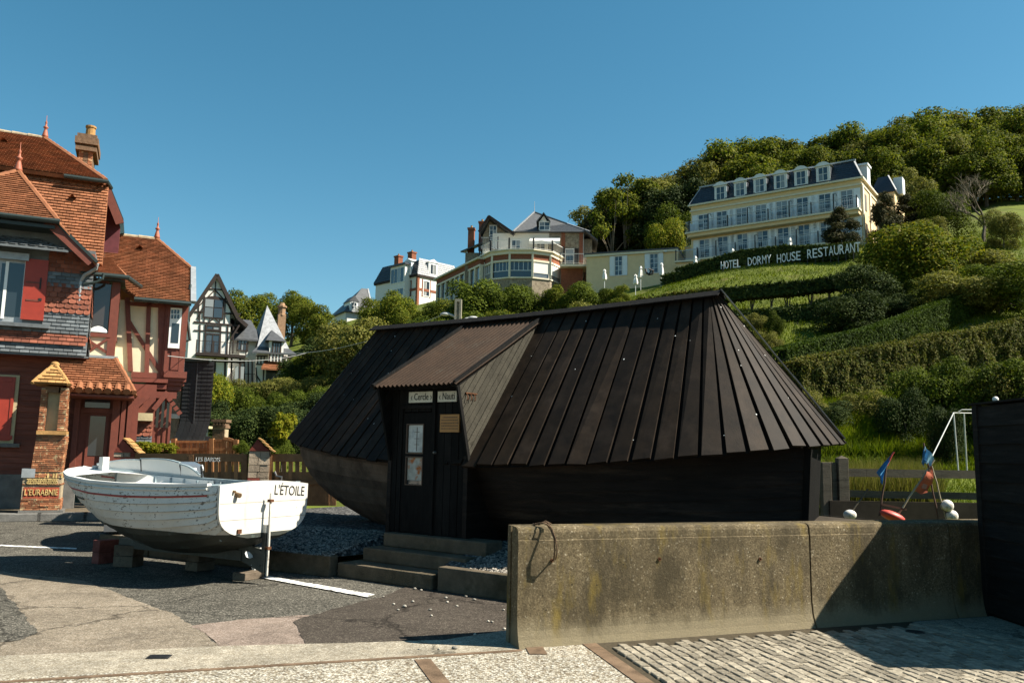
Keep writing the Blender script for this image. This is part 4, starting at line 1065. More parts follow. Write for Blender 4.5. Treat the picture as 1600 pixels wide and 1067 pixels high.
# --- ground floor: weatherboards on a plinth (v = .5)
vG = .5; uL = -7.0
zpl = hv(40, 741, vG).z; ztop = hv(118, 553, 0).z
mb = MB(); mb.box(uL, -.02, vG - .03, vG + .3, -.1, zpl); mb.build('plinth', m_plinth, house)
mb = MB(); mb.box(uL, -.02, vG + .03, vG + .3, zpl, ztop + .1); mb.build('core_wall', m_redw, house)
wl0, wr0 = hv(-60, 640, vG).x, hv(24, 640, vG).x; wz0, wz1 = hv(12, 692, vG).z, hv(12, 584, vG).z
n = int((ztop - zpl) / .135)
for k in range(n):
    z0 = zpl + k * .135; z1 = z0 + .145
    segs = [(uL, -.02)] if (z1 < wz0 or z0 > wz1) else [(uL, wl0), (wr0, -.02)]
    for a, b in segs:
        mb = MB(); mb.add([(a,vG-.012,z0),(b,vG-.012,z0),(b,vG+.03,z0),(a,vG+.03,z0),(a,vG+.012,z1),(b,vG+.012,z1),(b,vG+.03,z1),(a,vG+.03,z1)], [(0,3,2,1),(4,5,6,7),(0,1,5,4),(1,2,6,5),(2,3,7,6),(3,0,4,7)]); mb.build('weatherboard', m_redb, house)
w = rect('window_frame', -62, 584, 26, 692, vG - .06, .1, m_niche)
rect('shutter', -20, 588, 20, 688, vG - .09, .05, m_redsh, w)
rect('shutter_rail', -18, 590, 19, 596, vG - .105, .02, m_redsh, w); rect('shutter_rail', -18, 680, 19, 686, vG - .105, .02, m_redsh, w); rect('shutter_stile', 15, 598, 19, 679, vG-.103, .02, m_redsh, w)
rect('sill', -64, 692, 30, 698, vG - .14, .2, m_plinth)
# --- first floor bay (v = 0), banded slate and tile
ys = [556, 541, 523, 492, 451, 428, 396]; zs = [hv(119, y, 0).z for y in ys]
mb = MB(); mb.box(uL, -.005, -.018, .85, zs[0], zs[-1] + .1); mb.build('bay_wall', m_slate, house)
sp0, sp1 = hv(-70, 450, 0).x, hv(72, 450, 0).x; wzb, wzt = hv(30, 505, 0).z, hv(30, 402, 0).z
bands = [('slate_band', m_slate, .085, .2, False, .05), ('tile_band', m_hung, .10, .17, False, .07), ('slate_band', m_slate, .09, .2, False, .02), ('tile_band', m_hung, .125, .17, True, .03), ('slate_band', m_slate, .09, .2, False, .0), ('tile_band', m_hung, .1, .17, False, .0)]
for k, (nm, mt, ex, tw, sc, flare) in enumerate(bands):
    z0, z1 = zs[k], zs[k+1] - .012
    f0 = -.03 - flare; f1 = -.03 - (bands[k+1][5] if k + 1 < len(bands) else 0) * .4
    cutz = min(z1, max(z0, wzb)) if z1 > wzb + .1 and z0 < wzt - .1 else None
    left = sp1 if (z1 > wzb + .08 and z0 < wzt - .08) else uL
    if k == 2:                                    # the band passes below the sill, then beside the shutter
        o = tiles([(uL, f0, z0), (.0, f0, z0), (.0, f1, z1), (sp1, f1, z1), (sp1, f0*.6+f1*.4, wzb-.06), (uL, f0*.6+f1*.4, wzb-.06)], mt, house, ex, tw, .014, nm, sc, .012, Vector((1,0,0)))
    else: o = tiles([(left, f0, z0), (.0, f0, z0), (.0, f1, z1), (left, f1, z1)], mt, house, ex, tw, .014, nm, sc, .012, Vector((1,0,0)))
    # returned side, seen obliquely
    q = [Vector((-.0 - f0 - .03, 0, z0)), Vector((-.0 - f0 - .03, 1.2, z0)), Vector((-f1 - .03, 1.2, z1)), Vector((-f1 - .03, 0, z1))]
    mb = MB(); yy = 0; j = 0
    while z0 + j*ex < z1 - .02:
        za = z0 + j*ex; zb = min(z1, za + ex*1.1); fa = f0 + (f1-f0)*(za-z0)/(z1-z0)
        for i in range(8): mb.add([(-fa-.02,i*.155,za),(-fa-.02,i*.155+.15,za),(-fa-.035,i*.155+.15,zb),(-fa-.035,i*.155,zb),(-fa-.04,i*.155,za),(-fa-.04,i*.155+.15,za)], [(0,1,2,3),(0,4,5,1)])
        j += 1
    mb.build(nm, mt, house, 'stuff')
mb = MB(); mb.box(uL, .05, -.07, .0, zs[0]-.05, zs[0]-.008); mb.build('base_mould', m_slate, house)
mb = MB(); mb.box(uL, .0, .0, .6, zs[0]-.06, zs[0]-.052); mb.build('jetty_soffit', m_redw, house)
w = rect('window', -70, 402, 39, 502, -.02, .06, m_zinc)
for a, b in ((-64, -6), (-1, 5), (10, 35)):
    rect('pane', a, 411, b, 495, -.028, .006, m_glass, w)
rect('sash_bar', 5, 408, 10, 498, -.045, .03, m_white, w); rect('sash_bar', 35, 408, 38, 498, -.045, .03, m_white, w)
s = rect('shutter', 36, 405, 72, 500, -.10, .05, m_redsh)
for y in (440, 468): rect('shutter_brace', 40, y, 62, y + 2.5, -.108, .006, m_redw, s)
rect('shutter_strap', 62, 434, 64.5, 452, -.112, .01, m_iron, s); rect('shutter_strap', 60, 466, 65, 470, -.112, .01, m_iron, s)
rect('shutter_box', -70, 391, 46, 402, -.16, .16, m_zinc)
rect('window_sill', -70, 502, 77, 508, -.22, .2, m_slate)
# pent roof of scalloped slates above the window, dark slate gable, half hipped tiled roof
ze = hv(107, 392, -.45).z
mb = MB(); mb.plate([(uL,-.5,ze),(hv(107,392,-.5).x,-.5,ze),(hv(62,374,0).x,.02,hv(62,374,0).z),(uL,.02,hv(62,374,0).z)], (0,0,-.05)); pr_ = mb.build('pent_roof', m_slate, house)
tiles([(uL,-.5,ze),(hv(107,392,-.5).x,-.5,ze),(hv(62,374,0).x,.02,hv(62,374,0).z),(uL,.02,hv(62,374,0).z)], m_slate, pr_, .12, .2, .015, 'slates', True, .015)
gz0 = hv(40, 385, 0).z; gz1 = hv(40, 338, 0).z
mb = MB(); mb.plate([(uL,.0,gz0),(hv(128,396,0).x,.0,gz0-.1),(hv(80,345,0).x,.0,gz1),(uL,.0,gz1)], (0,.1,0)); mb.build('gable_wall', m_slate, house)
vb = -.5
b1a, b1b = hv(74, 346, vb), hv(143, 411, vb)
mb = MB(); mb.beam(b1a, b1b, .05, .2, up=(.7,0,.7)); mb.build('barge_board', m_redw, house)
b2a, b2b = hv(84, 344, vb), hv(152, 410, vb)
mb = MB(); mb.beam(b2a, b2b, .10, .07, up=(.7,0,.7)); mb.build('verge', m_gutter, house)
# right slope of the bay roof from the verge back
dz = 4.0
roofb = roof_plate('bay_roof', [b2a, b2b, b2b + Vector((0,1.6,0)), b2a + Vector((0,2.4,0))], m_tile, .08)
mb = MB(); mb.loft([[b2a - Vector((0,0,.12)), b2b - Vector((0,0,.12))], [b2a + Vector((0,.62,-.12)), b2b + Vector((0,.62,-.12))]]); mb.build('verge_soffit', m_soff, house)
# front hip
gl, gr = hv(-160, 300, -.62), hv(90, 345, -.62); gl = Vector((gl.x, gl.y, gr.z)); ap = hv(28, 268, 1.0)
roof_plate('hip_roof', [gl, gr, ap, Vector((2*ap.x-gr.x-3, ap.y, ap.z)) if False else Vector((ap.x-.02, ap.y, ap.z))], m_tile, .05, roofb)
tiles([gl, gr, ap], m_tile, roofb, .1, .165, .021)
hip_tiles(gr, ap, m_tile, roofb); hip_tiles(gl, ap, m_tile, roofb)
finial(ap, .78, roofb, m_terra)
mb = MB(); mb.plate([gr, hv(150,410,-.4), Vector((hv(150,410,-.4).x, 1.6, hv(150,410,-.4).z)), ap], (0,0,-.04)); mb.build('hip_side', m_tile, roofb)
mb = MB(); mb.tube([gl + Vector((0,-.06,-.03)), gr + Vector((.05,-.06,-.03))], .065, 8); mb.build('gutter', m_gutter, house)
mb = MB(); mb.box(uL, gr.x - .05, -.6, 0, gr.z - .2, gr.z - .12); mb.build('eave_boards', m_gutter, house)
# --- steep front slope of the main roof behind the bay (L) and the half hipped top (U)
vT, vB = 2.3, 1.0
tr_, br_ = hv(170, 290, vT), hv(160, 414, vB)
Lp = [Vector((-5.0, vB, br_.z)), Vector((br_.x, vB, br_.z)), tr_, Vector((-5.0, vT, tr_.z))]
ml = roof_plate('main_slope', Lp, m_tile, .1); tiles(Lp, m_tile, ml, .1, .165, .021)
tiles([Vector((-5.0, vT-.05, tr_.z - .16)), tr_ + Vector((0,-.06,-.16)), tr_ + Vector((0,-.02,.02)), Vector((-5.0, vT-.02, tr_.z+.02))], m_tile, ml, .12, .17, .02, 'eave_course', True, .05)
er = hv(165, 282, vT - .25); rr_ = hv(70, 217, 5.6); el = Vector((-6.5, er.y, er.z)); rl = Vector((-7.5, 5.6, rr_.z))
Up = [el, er, rr_, rl]; mu = roof_plate('upper_roof', Up, m_tile, .1); tiles(Up, m_tile, mu, .1, .165, .021)
roof_plate('hip_back', [er, er + Vector((.3,5.5,-.0)), rr_], m_tile, .06, mu); roof_plate('back_slope', [rl, rr_, er + Vector((.3,5.5,0)), el + Vector((0,5.5,0))], m_tile, .06, mu)
hip_tiles(er, rr_, m_tile, mu, .085, .3); hip_tiles(rr_, rl, m_mortar, mu, .085, .42, 'ridge_tile'); finial(rr_ + Vector((0,0,.04)), 0.72, mu, m_terra)
mb = MB(); mb.tube([Vector((er.x-1.0, er.y-.05, er.z-.05)), er + Vector((.06,-.05,-.05)), er + Vector((.12,.5,-.05))], .06, 8); mb.build('gutter', m_gutter, mu)
for px, py in ((113, 313), (28-22, 224)):      # little roof vents
    pass
def vent(p, parent):
    mb = MB(); mb.add([(-.1,-.14,.03),(.1,-.14,.03),(.08,.12,.08),(-.08,.12,.08),(0,-.16,.13),(0,.12,.1)], [(0,4,5,3),(4,1,2,5)]); o = mb.build('roof_vent', m_tile, parent); o.location = p
vent(hp(113, 313, tr_, (Lp[1]-Lp[0]).cross(Lp[2]-Lp[1])), ml); vent(hp(6, 224, er, (Up[1]-Up[0]).cross(Up[2]-Up[1])), mu)
# overhanging verge at the right gable
ga, gb = hv(170, 284, 3.0), hv(193, 342, 3.0)
mb = MB(); mb.plate([ga, gb, gb + Vector((0,3,0)), ga + Vector((0,3,0))], (0,0,-.1)); mb.build('gable_roof', m_gutter, house)
mb = MB(); mb.beam(ga + Vector((-.08,-.03,-.16)), gb + Vector((-.08,-.03,-.16)), .06, .22, up=(.6,0,.8)); mb.build('gable_barge', m_redw, house)
c0 = hv(164, 330, 3.4); c1 = hv(190, 330, 3.4)
mb = MB(); mb.plate([(c0.x-.4,3.4,hv(175,372,3.4).z-.6),(c1.x,3.4,hv(175,372,3.4).z-.6),(c1.x,3.4,gb.z-.15),(ga.x,3.4,ga.z-.12),(c0.x-.4,3.4,ga.z-.12)], (0,.2,0)); mb.build('gable_cheek', m_soff, house)
# chimney
ca, cb = hv(121, 240, 6.2), hv(147, 240, 6.2); zc0, zc1 = hv(134, 300, 6.2).z, hv(134, 210, 6.2).z
ch = MB(); ch.box(ca.x+.04, cb.x-.04, 6.24, 7.5, zc0 - 1, zc1 - .55)
chim = ch.build('chimney', m_brickc, house)
nz = 16
for k in range(nz):                               # brick courses with worn corners
    z0 = zc0 - .3 + k * (zc1 - .55 - zc0 + .3)/nz; mb = MB()
    for i in range(3): 
        w = (cb.x-ca.x-.06)/3; mb = MB(); mb.box(ca.x+.03+i*w+.004, ca.x+.03+(i+1)*w-.004, 6.225+rnd.uniform(0,.01), 6.26, z0, z0 + (zc1-.25-zc0)/nz - .016); mb.build('brick_course', m_brickc if i == 1 else m_brickp, chim)
for z0, z1, e in ((zc1-.55,zc1-.42,.07),(zc1-.42,zc1-.34,-.01),(zc1-.34,zc1-.12,.10),(zc1-.12,zc1,.05)):
    mb = MB(); mb.box(ca.x-e, cb.x+e, 6.2-e, 7.5+e, z0+.001, z1); mb.build('cornice', m_brickc, chim)
mb = MB(); mb.lathe([(.15,0),(.135,.35),(.16,.36),(.16,.42),(.12,.42)], n=12); o = mb.build('chimney_pot', m_tileo, chim, smooth=False); o.location = ((ca.x+cb.x)/2+.05, 6.6, zc1)
# --- right wing roof
vE, vR = 1.15, 4.6
e0 = hv(255, 469, vE); r0_ = hv(205, 370, vR); pn = Vector((0, -(r0_.z-e0.z), vR-vE)).normalized()
Q = lambda px, py: hp(px, py, (0, vE, e0.z), pn)
Rp = [Q(150,414), Q(213,466), Q(299,473), Q(299,420), Q(245,374), Q(163,366)]
Rp[1].z = Rp[2].z = e0.z; Rp[1].y = Rp[2].y = vE
rwing = roof_plate('wing_roof', Rp, m_tile, .1); tiles(Rp, m_tile, rwing, .1, .165, .021)
hip_tiles(Rp[3], Rp[4], m_tile, rwing, .07); hip_tiles(Rp[4], Rp[5], m_mortar, rwing, .075, .4, 'ridge_tile'); finial(Rp[4] + Vector((0,0,.03)), .68, rwing, m_terra)
roof_plate('wing_hip', [Rp[3], Rp[4], Rp[3] + Vector((.1,3.5,0))], m_tile, .05, rwing); roof_plate('wing_back', [Rp[4], Rp[5], Rp[5] + Vector((0,3.4,-3)), Rp[4] + Vector((1.2,3.4,-3))], m_tile, .05, rwing)
mb = MB(); mb.beam(Rp[3] + Vector((.05,-.02,.03)), Rp[2] + Vector((.05,-.05,.0)), .14, .09, up=(0,-.6,.8)); mb.build('verge_flashing', m_zinc, rwing)
mb = MB(); mb.beam(Q(161,372), Q(160,410), .16, .03, up=pn); mb.build('valley_flashing', m_zinc, rwing)
mb = MB(); mb.tube([Rp[1] + Vector((-.05,-.07,-.05)), Rp[2] + Vector((0,-.07,-.05))], .06, 8); mb.build('gutter', m_gutter, rwing)
vent(Q(218,391), rwing)
# --- oriel (glazed bay) with its own little hip
vO = .35; oz = hv(160, 428, vO-.3).z
oa, ob = hv(126, 428, vO-.3), hv(196, 431, vO-.3); oa.z = ob.z = oz
oc = Vector((ob.x, vE, oz)); 
t0, t1 = Q(150,404), Q(176,409)
ro = roof_plate('oriel_roof', [oa, ob, Vector((ob.x-.5, t1.y+.1, t1.z+.1)), Vector((oa.x, t0.y, t1.z+.1))], m_tile, .06)
tiles([oa, ob, Vector((ob.x-.5, t1.y+.1, t1.z+.1)), Vector((oa.x, t0.y, t1.z+.1))], m_tile, ro, .1, .165, .02)
roof_plate('oriel_roof_side', [ob, Vector((hv(213,466,vE).x, vE, oz)), Vector((ob.x-.5, t1.y+.1, t1.z+.1))], m_tile, .06, ro)
mb = MB(); mb.tube([oa + Vector((0,-.06,-.04)), ob + Vector((.06,-.06,-.04)), Vector((hv(214,467,vE).x+.06, vE, oz-.04))], .06, 8); mb.build('gutter', m_gutter, ro)
mb = MB(); mb.plate([oa + Vector((0,.02,-.1)), ob + Vector((0,.02,-.1)), Vector((ob.x,vE,oz-.1)), Vector((oa.x,vE,oz-.1))], (0,0,-.03)); mb.build('oriel_soffit', m_gutter, ro)
ow = rect('oriel_frame', 126, 436, 132, 557, vO, .14, m_redw)
ocr = hv(182, 500, vO).x
rect('oriel_frame', 171, 434, 184, 557, vO - .01, .16, m_redw); rect('oriel_head', 132, 434, 171, 440, vO, .12, m_redw); rect('oriel_rail', 130, 520, 173, 526, vO-.02, .14, m_redw); rect('oriel_sill', 124, 555, 184, 559, vO-.04, .2, m_zinc)
w = rect('oriel_window', 132, 440, 171, 520, vO + .06, .03, m_glass2)
mb = MB(); p = hv(153, 520, vO); mb.lathe([(.24,0),(.2,.06),(.09,.13),(.02,.15)], n=14); o = mb.build('lamp_shade', m_white, w, smooth=True); o.location = (p.x, vO+.02, p.z+.02); o.scale = (1,.12,1)
pn_ = rect('oriel_panel', 132, 526, 171, 555, vO + .03, .05, m_cream)
bar('cross_brace', (131,527), (172,554), vO+.02, .06, .04, m_redw, pn_); bar('cross_brace', (131,554), (172,527), vO+.012, .06, .04, m_redw, pn_)
# oriel side (faces right): post, side lights, cream skirt
zb_, zt_ = hv(182, 557, vO).z, hv(182, 436, vO).z; zm_ = hv(182, 524, vO).z
mb = MB(); mb.box(ocr-.08, ocr-.02, vO+.16, 1.6, zb_-.3, zm_); mb.build('oriel_skirt', m_cream, house)
mb = MB(); mb.box(ocr-.07, ocr-.03, vO+.16, 1.6, zm_, zt_); mb.build('side_light', m_glass2, house)
for y in (vO+.16, .78, 1.2, 1.5): mb = MB(); mb.box(ocr-.09, ocr+.005, y, y+.09, zm_-.02, zt_); mb.build('side_post', m_redw, house)
mb = MB(); mb.box(ocr-.1, ocr+.02, vO+.1, 1.6, zm_-.05, zm_+.03); mb.build('side_sill', m_redw, house)
# --- half timbered wall (v = 1.6)
vH = 1.6
rect('render_wall', 150, 470, 264, 596, vH, .3, m_cream)
for p, q, w in (((199,465),(204,580),.12),((233,462),(229,590),.11),((254,466),(254,592),.22)): bar('post', p, q, vH-.02, w, .07, m_redw)
bar('beam', (198,474), (262,479), vH-.025, .10, .06, m_redw); bar('beam', (205,585), (262,588), vH-.03, .15, .07, m_redw)
bar('brace', (199,498), (250,580), vH-.012, .10, .05, m_redw)
bar('moulding', (206,594), (262,596), vH-.10, .10, .3, m_redw); bar('moulding', (206,603), (260,605), vH-.06, .12, .24, m_redw)
# --- red oriel with white window at the right end
vW = 1.46
rect('red_panel', 256, 474, 291, 588, vW+.02, .3, m_redw)
rect('panel_inset', 267, 549, 280, 578, vW-.005, .03, m_redw); rect('panel_stile', 282, 476, 288, 584, vW-.012, .04, m_redw); rect('panel_stile', 259, 476, 263, 584, vW-.012, .04, m_redw)
rect('panel_mould', 256, 580, 292, 590, vW-.06, .1, m_redw); rect('panel_mould', 257, 590, 291, 596, vW-.0, .2, m_redw)
w = rect('white_window', 264.5, 481, 282.5, 544, vW-.05, .08, m_white)
for r in range(2):
    for c in range(3): rect('pane', 267.5+c*4.7, 484+r*7.5, 270.8+c*4.7, 490.3+r*7.5, vW-.056, .01, m_glass, w)
rect('pane', 267.5, 505, 279.5, 536, vW-.056, .01, m_glass, w)
for q, (x0, x1, y0, y1) in enumerate(((258,288,596,602),(260,283,602,610),(262,277,610,618))): rect('corbel', x0, y0, x1, y1, vW+.06+q*.07, .3, m_redw)
mb = MB(); p = hv(293, 500, vW+.3); mb.tube([p + Vector((.0,0,1.0)), p, p + Vector((.1,0,-.55)), p + Vector((-.1,0,-.62))], .04, 7); mb.build('downpipe', m_gutter, house)
# side wall running back
mb = MB(); x = hv(290, 520, vW).x; mb.box(x-.9, x-.25, vW+.32, 6, 0, hv(290,475,vW).z+.1); mb.build('end_wall', m_redw, house)
# --- porch roof
vP0, vP1 = vO-.02, -1.0
pa_, pb_ = hv(113, 559, vP0), hv(181, 562, vP0); pz1 = hv(160, 611, vP1).z
pc = Vector((hv(210, 612, vP1).x, vP1, pz1)); pd = Vector((hv(100, 607, vP1).x, vP1, pz1))
pp = [pd, pc, Vector((pb_.x, vP0, pa_.z)), Vector((pa_.x-.3, vP0, pa_.z))]
po = roof_plate('porch_roof', pp, m_tile, .06); tiles(pp, m_tile, po, .115, .18, .024)
hip_tiles(pc, pp[2], m_tile, po, .07)
sd2 = [pc, Vector((pc.x + .1, vP0 + .9, pz1)), pp[2]]; roof_plate('porch_roof_side', sd2, m_tile, .06, po)
u = pd.x                                             # scalloped bottom course of half round tiles
while u < pc.x - .1:
    mb = MB(); mb.tube([(u+.11,vP1-.06,pz1+.0),(u+.11,vP1+.22,pz1+.16)], [.085,.07], 8); mb.build('eave_tile', m_tile, po); u += .2
mb = MB(); mb.plate([p + Vector((0,.05,-.08)) for p in (pd, pc, Vector((pc.x, vP0, pz1)), Vector((pd.x, vP0, pz1)))], (0,0,-.05)); mb.build('porch_soffit', m_redw, po)
# --- entrance (v = .45)
vD = .42
rect('entrance_back', 100, 612, 214, 735, vD+.12, .1, m_redw)
dr_ = rect('front_door', 118, 643, 176, 735, vD+.06, .06, m_redw)
rect('door_pane', 138, 650, 163, 712, vD+.05, .01, m_glass, dr_); rect('door_mould', 134, 646, 138, 730, vD+.03, .04, m_redw, dr_); rect('door_mould', 163, 646, 168, 730, vD+.03, .04, m_redw, dr_)
rect('transom_light', 133, 622, 172, 637, vD+.1, .015, m_glass)
rect('door_head', 116, 638, 184, 645, vD-.02, .14, m_redw)
for x0, x1 in ((113,122),(173,185),(187,194),(197,203)): rect('porch_post', x0, 612, x1, 735, vD-.12, .2, m_redw)
rect('porch_rail', 116, 612, 205, 621, vD-.1, .16, m_redw)
# --- ground floor of the wing (v = 1.1): tile hung, slate, lintel, corner posts
vK = .95
rect('wing_wall', 196, 600, 240, 740, vK+.08, .4, m_redw)
a, b = hv(198,700,vK), hv(236,700,vK); z = [hv(218, y, vK).z for y in (735, 682, 657)]
tiles([(a.x,vK+.04,z[0]),(b.x,vK+.04,z[0]),(b.x,vK+.04,z[1]),(a.x,vK+.04,z[1])], m_slate, house, .09, .2, .014, 'slate_band', False, .01, Vector((1,0,0)))
tiles([(a.x,vK+.03,z[1]+.01),(b.x,vK+.03,z[1]+.01),(b.x,vK+.03,z[2]),(a.x,vK+.03,z[2])], m_hung, house, .11, .17, .014, 'tile_band', True, .012, Vector((1,0,0)))
rect('lintel', 205, 645, 239, 657, vK-.16, .26, m_niche)
for p, q in (((206,640),(232,618)),((240,640),(262,612))): bar('bracket', p, q, vK-.05, .12, .1, m_redw)
for x in (238, 246, 254, 262): rect('bay_post', x, 622, x+3.6, 735, vK+.25, .1, m_redw)
rect('bay_light', 240, 626, 264, 668, vK+.3, .03, m_glass); rect('bay_skirt', 240, 668, 264, 735, vK+.28, .06, m_hung); rect('bay_cornice', 234, 612, 276, 622, vK+.1, .3, m_redw)
for k in range(4):
    bar('corbel_tooth', (262+k*5, 626+k*7), (268+k*5, 622+k*7), vK+.05, .1, .12, m_redw)
# pipes
mb = MB(); p = hv(126, 440, -.02); q = hv(118, 556, -.02); mb.tube([hv(152,412,-.35), hv(150,420,-.3), hv(132,430,-.1), p, q], .045, 8); mb.build('downpipe', m_zinc, house)
mb = MB(); mb.tube([hv(162,428,-.05), hv(160,436,-.05), hv(150,441,-.05), hv(130,444,-.05)], .035, 8); mb.build('downpipe_branch', m_gutter, house)

# ================================================================== ART BRICK GATE PILLAR
vA = -1.25
bx = hv(66, 800, vA); gp = thing('brick_gate_pillar', 'tall patterned thin brick gate pillar with niche and little ochre tiled roof', 'gate pillar', LF.world((bx.x, vA, 0)), LR)
PF = Frame(gp.location, LR)
def L2(p): return Vector((p[0] - bx.x, p[1] - vA, p[2]))
def ztx(px, py): p = hv(px, py, vA); return p.x - bx.x, p.z
dep = .62
def pbox(name, pxa, pxb, ya, yb, mat, taper=None, d0=0.0):
    cx = (pxa+pxb)/2; x0 = hv(pxa, (ya+yb)/2, vA).x - bx.x; x1 = hv(pxb, (ya+yb)/2, vA).x - bx.x; z0 = hv(cx, yb, vA).z; z1 = hv(cx, ya, vA).z
    if taper: x2 = hv(taper[0], ya, vA).x - bx.x; x3 = hv(taper[1], ya, vA).x - bx.x
    else: x2, x3 = x0, x1
    t = 0 if not taper else .06
    mb = MB(); mb.add([(x0,d0,z0),(x1,d0,z0),(x1,dep,z0),(x0,dep,z0),(x2,d0+t,z1),(x3,d0+t,z1),(x3,dep,z1),(x2,dep,z1)], [(0,3,2,1),(4,5,6,7),(0,1,5,4),(1,2,6,5),(2,3,7,6),(3,0,4,7)])
    return mb.build(name, mat, gp), (x0, x1, z0, z1, x2, x3)
pbox('footing', 28, 98, 797, 809, m_plinth, d0=-.05)
o1, b1 = pbox('base', 34, 95, 737, 797, m_mortar); o2, b2 = pbox('shaft', 51, 98, 678, 737, m_mortar, (57, 104))
def bricks(b, parent, h=.042, skip=()):
    x0, x1, z0, z1, x2, x3 = b; mb = MB(); z = z0 + .008; j = 0
    while z < z1 - h:
        f = (z - z0) / (z1 - z0); a, c = x0 + (x2-x0)*f, x1 + (x3-x1)*f; t = (.06*f if x2 != x0 else 0)
        if not any(s0 < f < s1 for s0, s1 in skip):
            x = a - (.06 if j % 2 else 0)
            while x < c:
                w = rnd.uniform(.12, .26); xa, xb = max(a, x), min(c, x + w - .008)
                if xb > xa + .03: mb.box(xa, xb, t - .012 - rnd.uniform(0, .018), t + .02, z, z + h*rnd.uniform(.6,.85))
                x += w
            y = t
            while y < dep: w = rnd.uniform(.12,.22); mb.box(c-.02, c + .008 + rnd.uniform(0,.014), y + (.004), min(dep, y + w - .008), z, z + h*.78); y += w
        z += h; j += 1
    return mb.build('thin_bricks', m_brickp, parent, 'stuff')
bricks(b1, o1, skip=((.30,.62),(.68,.84))); bricks(b2, o2)
# herringbone panel and raised letters of the base
m_gold = M('ochre raised brick', (.50,.36,.15), .8, .3, 9, .4, 40); m_redbk = M('red glazed brick', (.27,.06,.03), .7, .3, 9)
x0, x1, z0, z1 = b1[:4]
mb = MB(); k = 0
for i in range(18):
    xc = x0 + .1 + (x1-x0-.2)*i/17
    for r in range(3):
        zc = z0 + (z1-z0)*(.70 + .05*r); s = 1 if (i // 3 + r) % 2 else -1
        mb.obox((xc, -.014, zc), (.02, 0, .014*s), (0,.02,0), (-.004*s,0,.006))
mb.build('herringbone_bricks', m_gold, o1, 'stuff')
mb = MB(); mb.box(x0+.03, x1-.03, -.004, .02, z0+(z1-z0)*.31, z0+(z1-z0)*.6); mb.build('letter_panel', m_redbk, o1)
tmesh = text_mesh('LOURABNEH', .20, .012, m_gold, sx=.62) if False else text_mesh('L’EURABNIE', .19, .012, m_gold, sx=.66)
put('raised_lettering', tmesh, o1, ((x0+x1)/2, -.01, z0+(z1-z0)*.46))
mb = MB()
for i in range(9):
    if i % 3 != 1: mb.box(x0+.3+i*.055, x0+.33+i*.055, -.02, .01, z1-.13, z1-.03)
mb.build('upright_bricks', m_gold, o1, 'stuff')
pbox('corner_stone', 34, 55, 732, 746, m_zinc, d0=-.03)
ns, bn = pbox('niche_sill', 57, 104, 673, 679, m_tileo, d0=-.05)
o3, b3 = pbox('jamb', 62, 71, 606, 673, m_mortar); bricks(b3, o3); o4, b4 = pbox('jamb', 92, 104, 606, 673, m_mortar); bricks(b4, o4)
pbox('niche', 71, 92, 612, 673, m_niche, d0=.16); pbox('niche_head', 71, 92, 604, 613, m_brickc)
# little roof
cxp = (hv(84, 600, vA).x - bx.x); zb = hv(84, 601, vA).z; za = hv(88, 569, vA).z
xl, xr = hv(52, 601, vA).x - bx.x, hv(109, 602, vA).x - bx.x
A1, A2, A3, A4 = Vector((xl,-.25,zb)), Vector((xr,-.25,zb)), Vector((xr,dep+.25,zb)), Vector((xl,dep+.25,zb)); TP = Vector(((xl+xr)/2, dep/2, za+.02))
mb = MB(); mb.add([A1,A2,A3,A4,TP], [(0,1,4),(1,2,4),(2,3,4),(3,0,4),(0,3,2,1)]); cap = mb.build('cap_roof', m_tileo, gp)
tiles([A1, A2, TP], m_tileo, cap, .125, .15, .02); tiles([A2, A3, TP], m_tileo, cap, .125, .15, .02)
for p in (A1, A2, A3): hip_tiles(p, TP, m_tileo, cap, .05, .25)
mb = MB(); mb.sphere((TP.x,TP.y,TP.z), .1, 10, 6, sz=.7); mb.build('cap_tile', m_tileo, cap, smooth=True)
# kerb along the street in front of the house
kbh = thing('street_kerb', 'grey stone kerb running along the street at the foot of the tiled house', 'kerb', LF.world((-4, vA-.12, 0)), LR)
for k in range(9): mb = MB(); mb.box(k*.9-2, k*.9-1.01+.001, -.09, .35, 0, .17); bevel(mb.build('kerb_stone', m_plinth, kbh), .012)
mb = MB(); mb.add([LF.world((-8,vA+.2,.15)), LF.world((4.2,vA+.2,.15)), LF.world((4.2,3.0,.15)), LF.world((-8,3.0,.15))], [(0,1,2,3)]); struct(mb, 'front_path', m_kerb)
# ================================================================== BUILDINGS ON THE HILL
m_ywall = M('pale yellow render', (.66,.50,.29), .85, .08, 2, .1, 20)
m_ytrim = M('cream moulding', (.64,.58,.44), .8, .08, 4)
m_hslate = M('blue black slate', (.030,.036,.046), .45, .3, 5, .15, 20, isl=.2)
m_hslate2 = M('grey slate roof', (.055,.058,.062), .5, .3, 3, .15, 20)
m_wslate = M('sunlit slate tone and pale flashing', (.24,.25,.26), .6, .3, 3, .3, 14, patch=(.16,.165,.17), pscale=5)  # sun glare on slate put into a pale colour; flashings share it
m_wwood = M('white joinery', (.66,.67,.66), .55, .06, 5)
m_shut = M('pale grey blue shutter', (.66,.69,.70), .6, .08, 6)
m_rail = M('balcony rail', (.42,.44,.45), .5, .15, 8)
m_railw = M('white balcony rail', (.62,.62,.60), .55, .08, 6)
m_railb = M('black balcony post', (.015,.015,.016), .5, .1, 6)
m_wing = glass('far window glass', (.03,.042,.055), .08, (.22,.23,.23))
m_brick = M('red brown brick', (.22,.085,.05), .9, .3, 9, .3, 30)
m_stone = M('mixed stone wall', (.24,.20,.145), .9, .4, 5, .5, 20, patch=(.13,.10,.075), pscale=3)
m_dtim = M('dark brown half timber', (.028,.02,.017), .75, .25, 6)
m_pwhite = M('white render', (.66,.64,.59), .85, .06, 4)
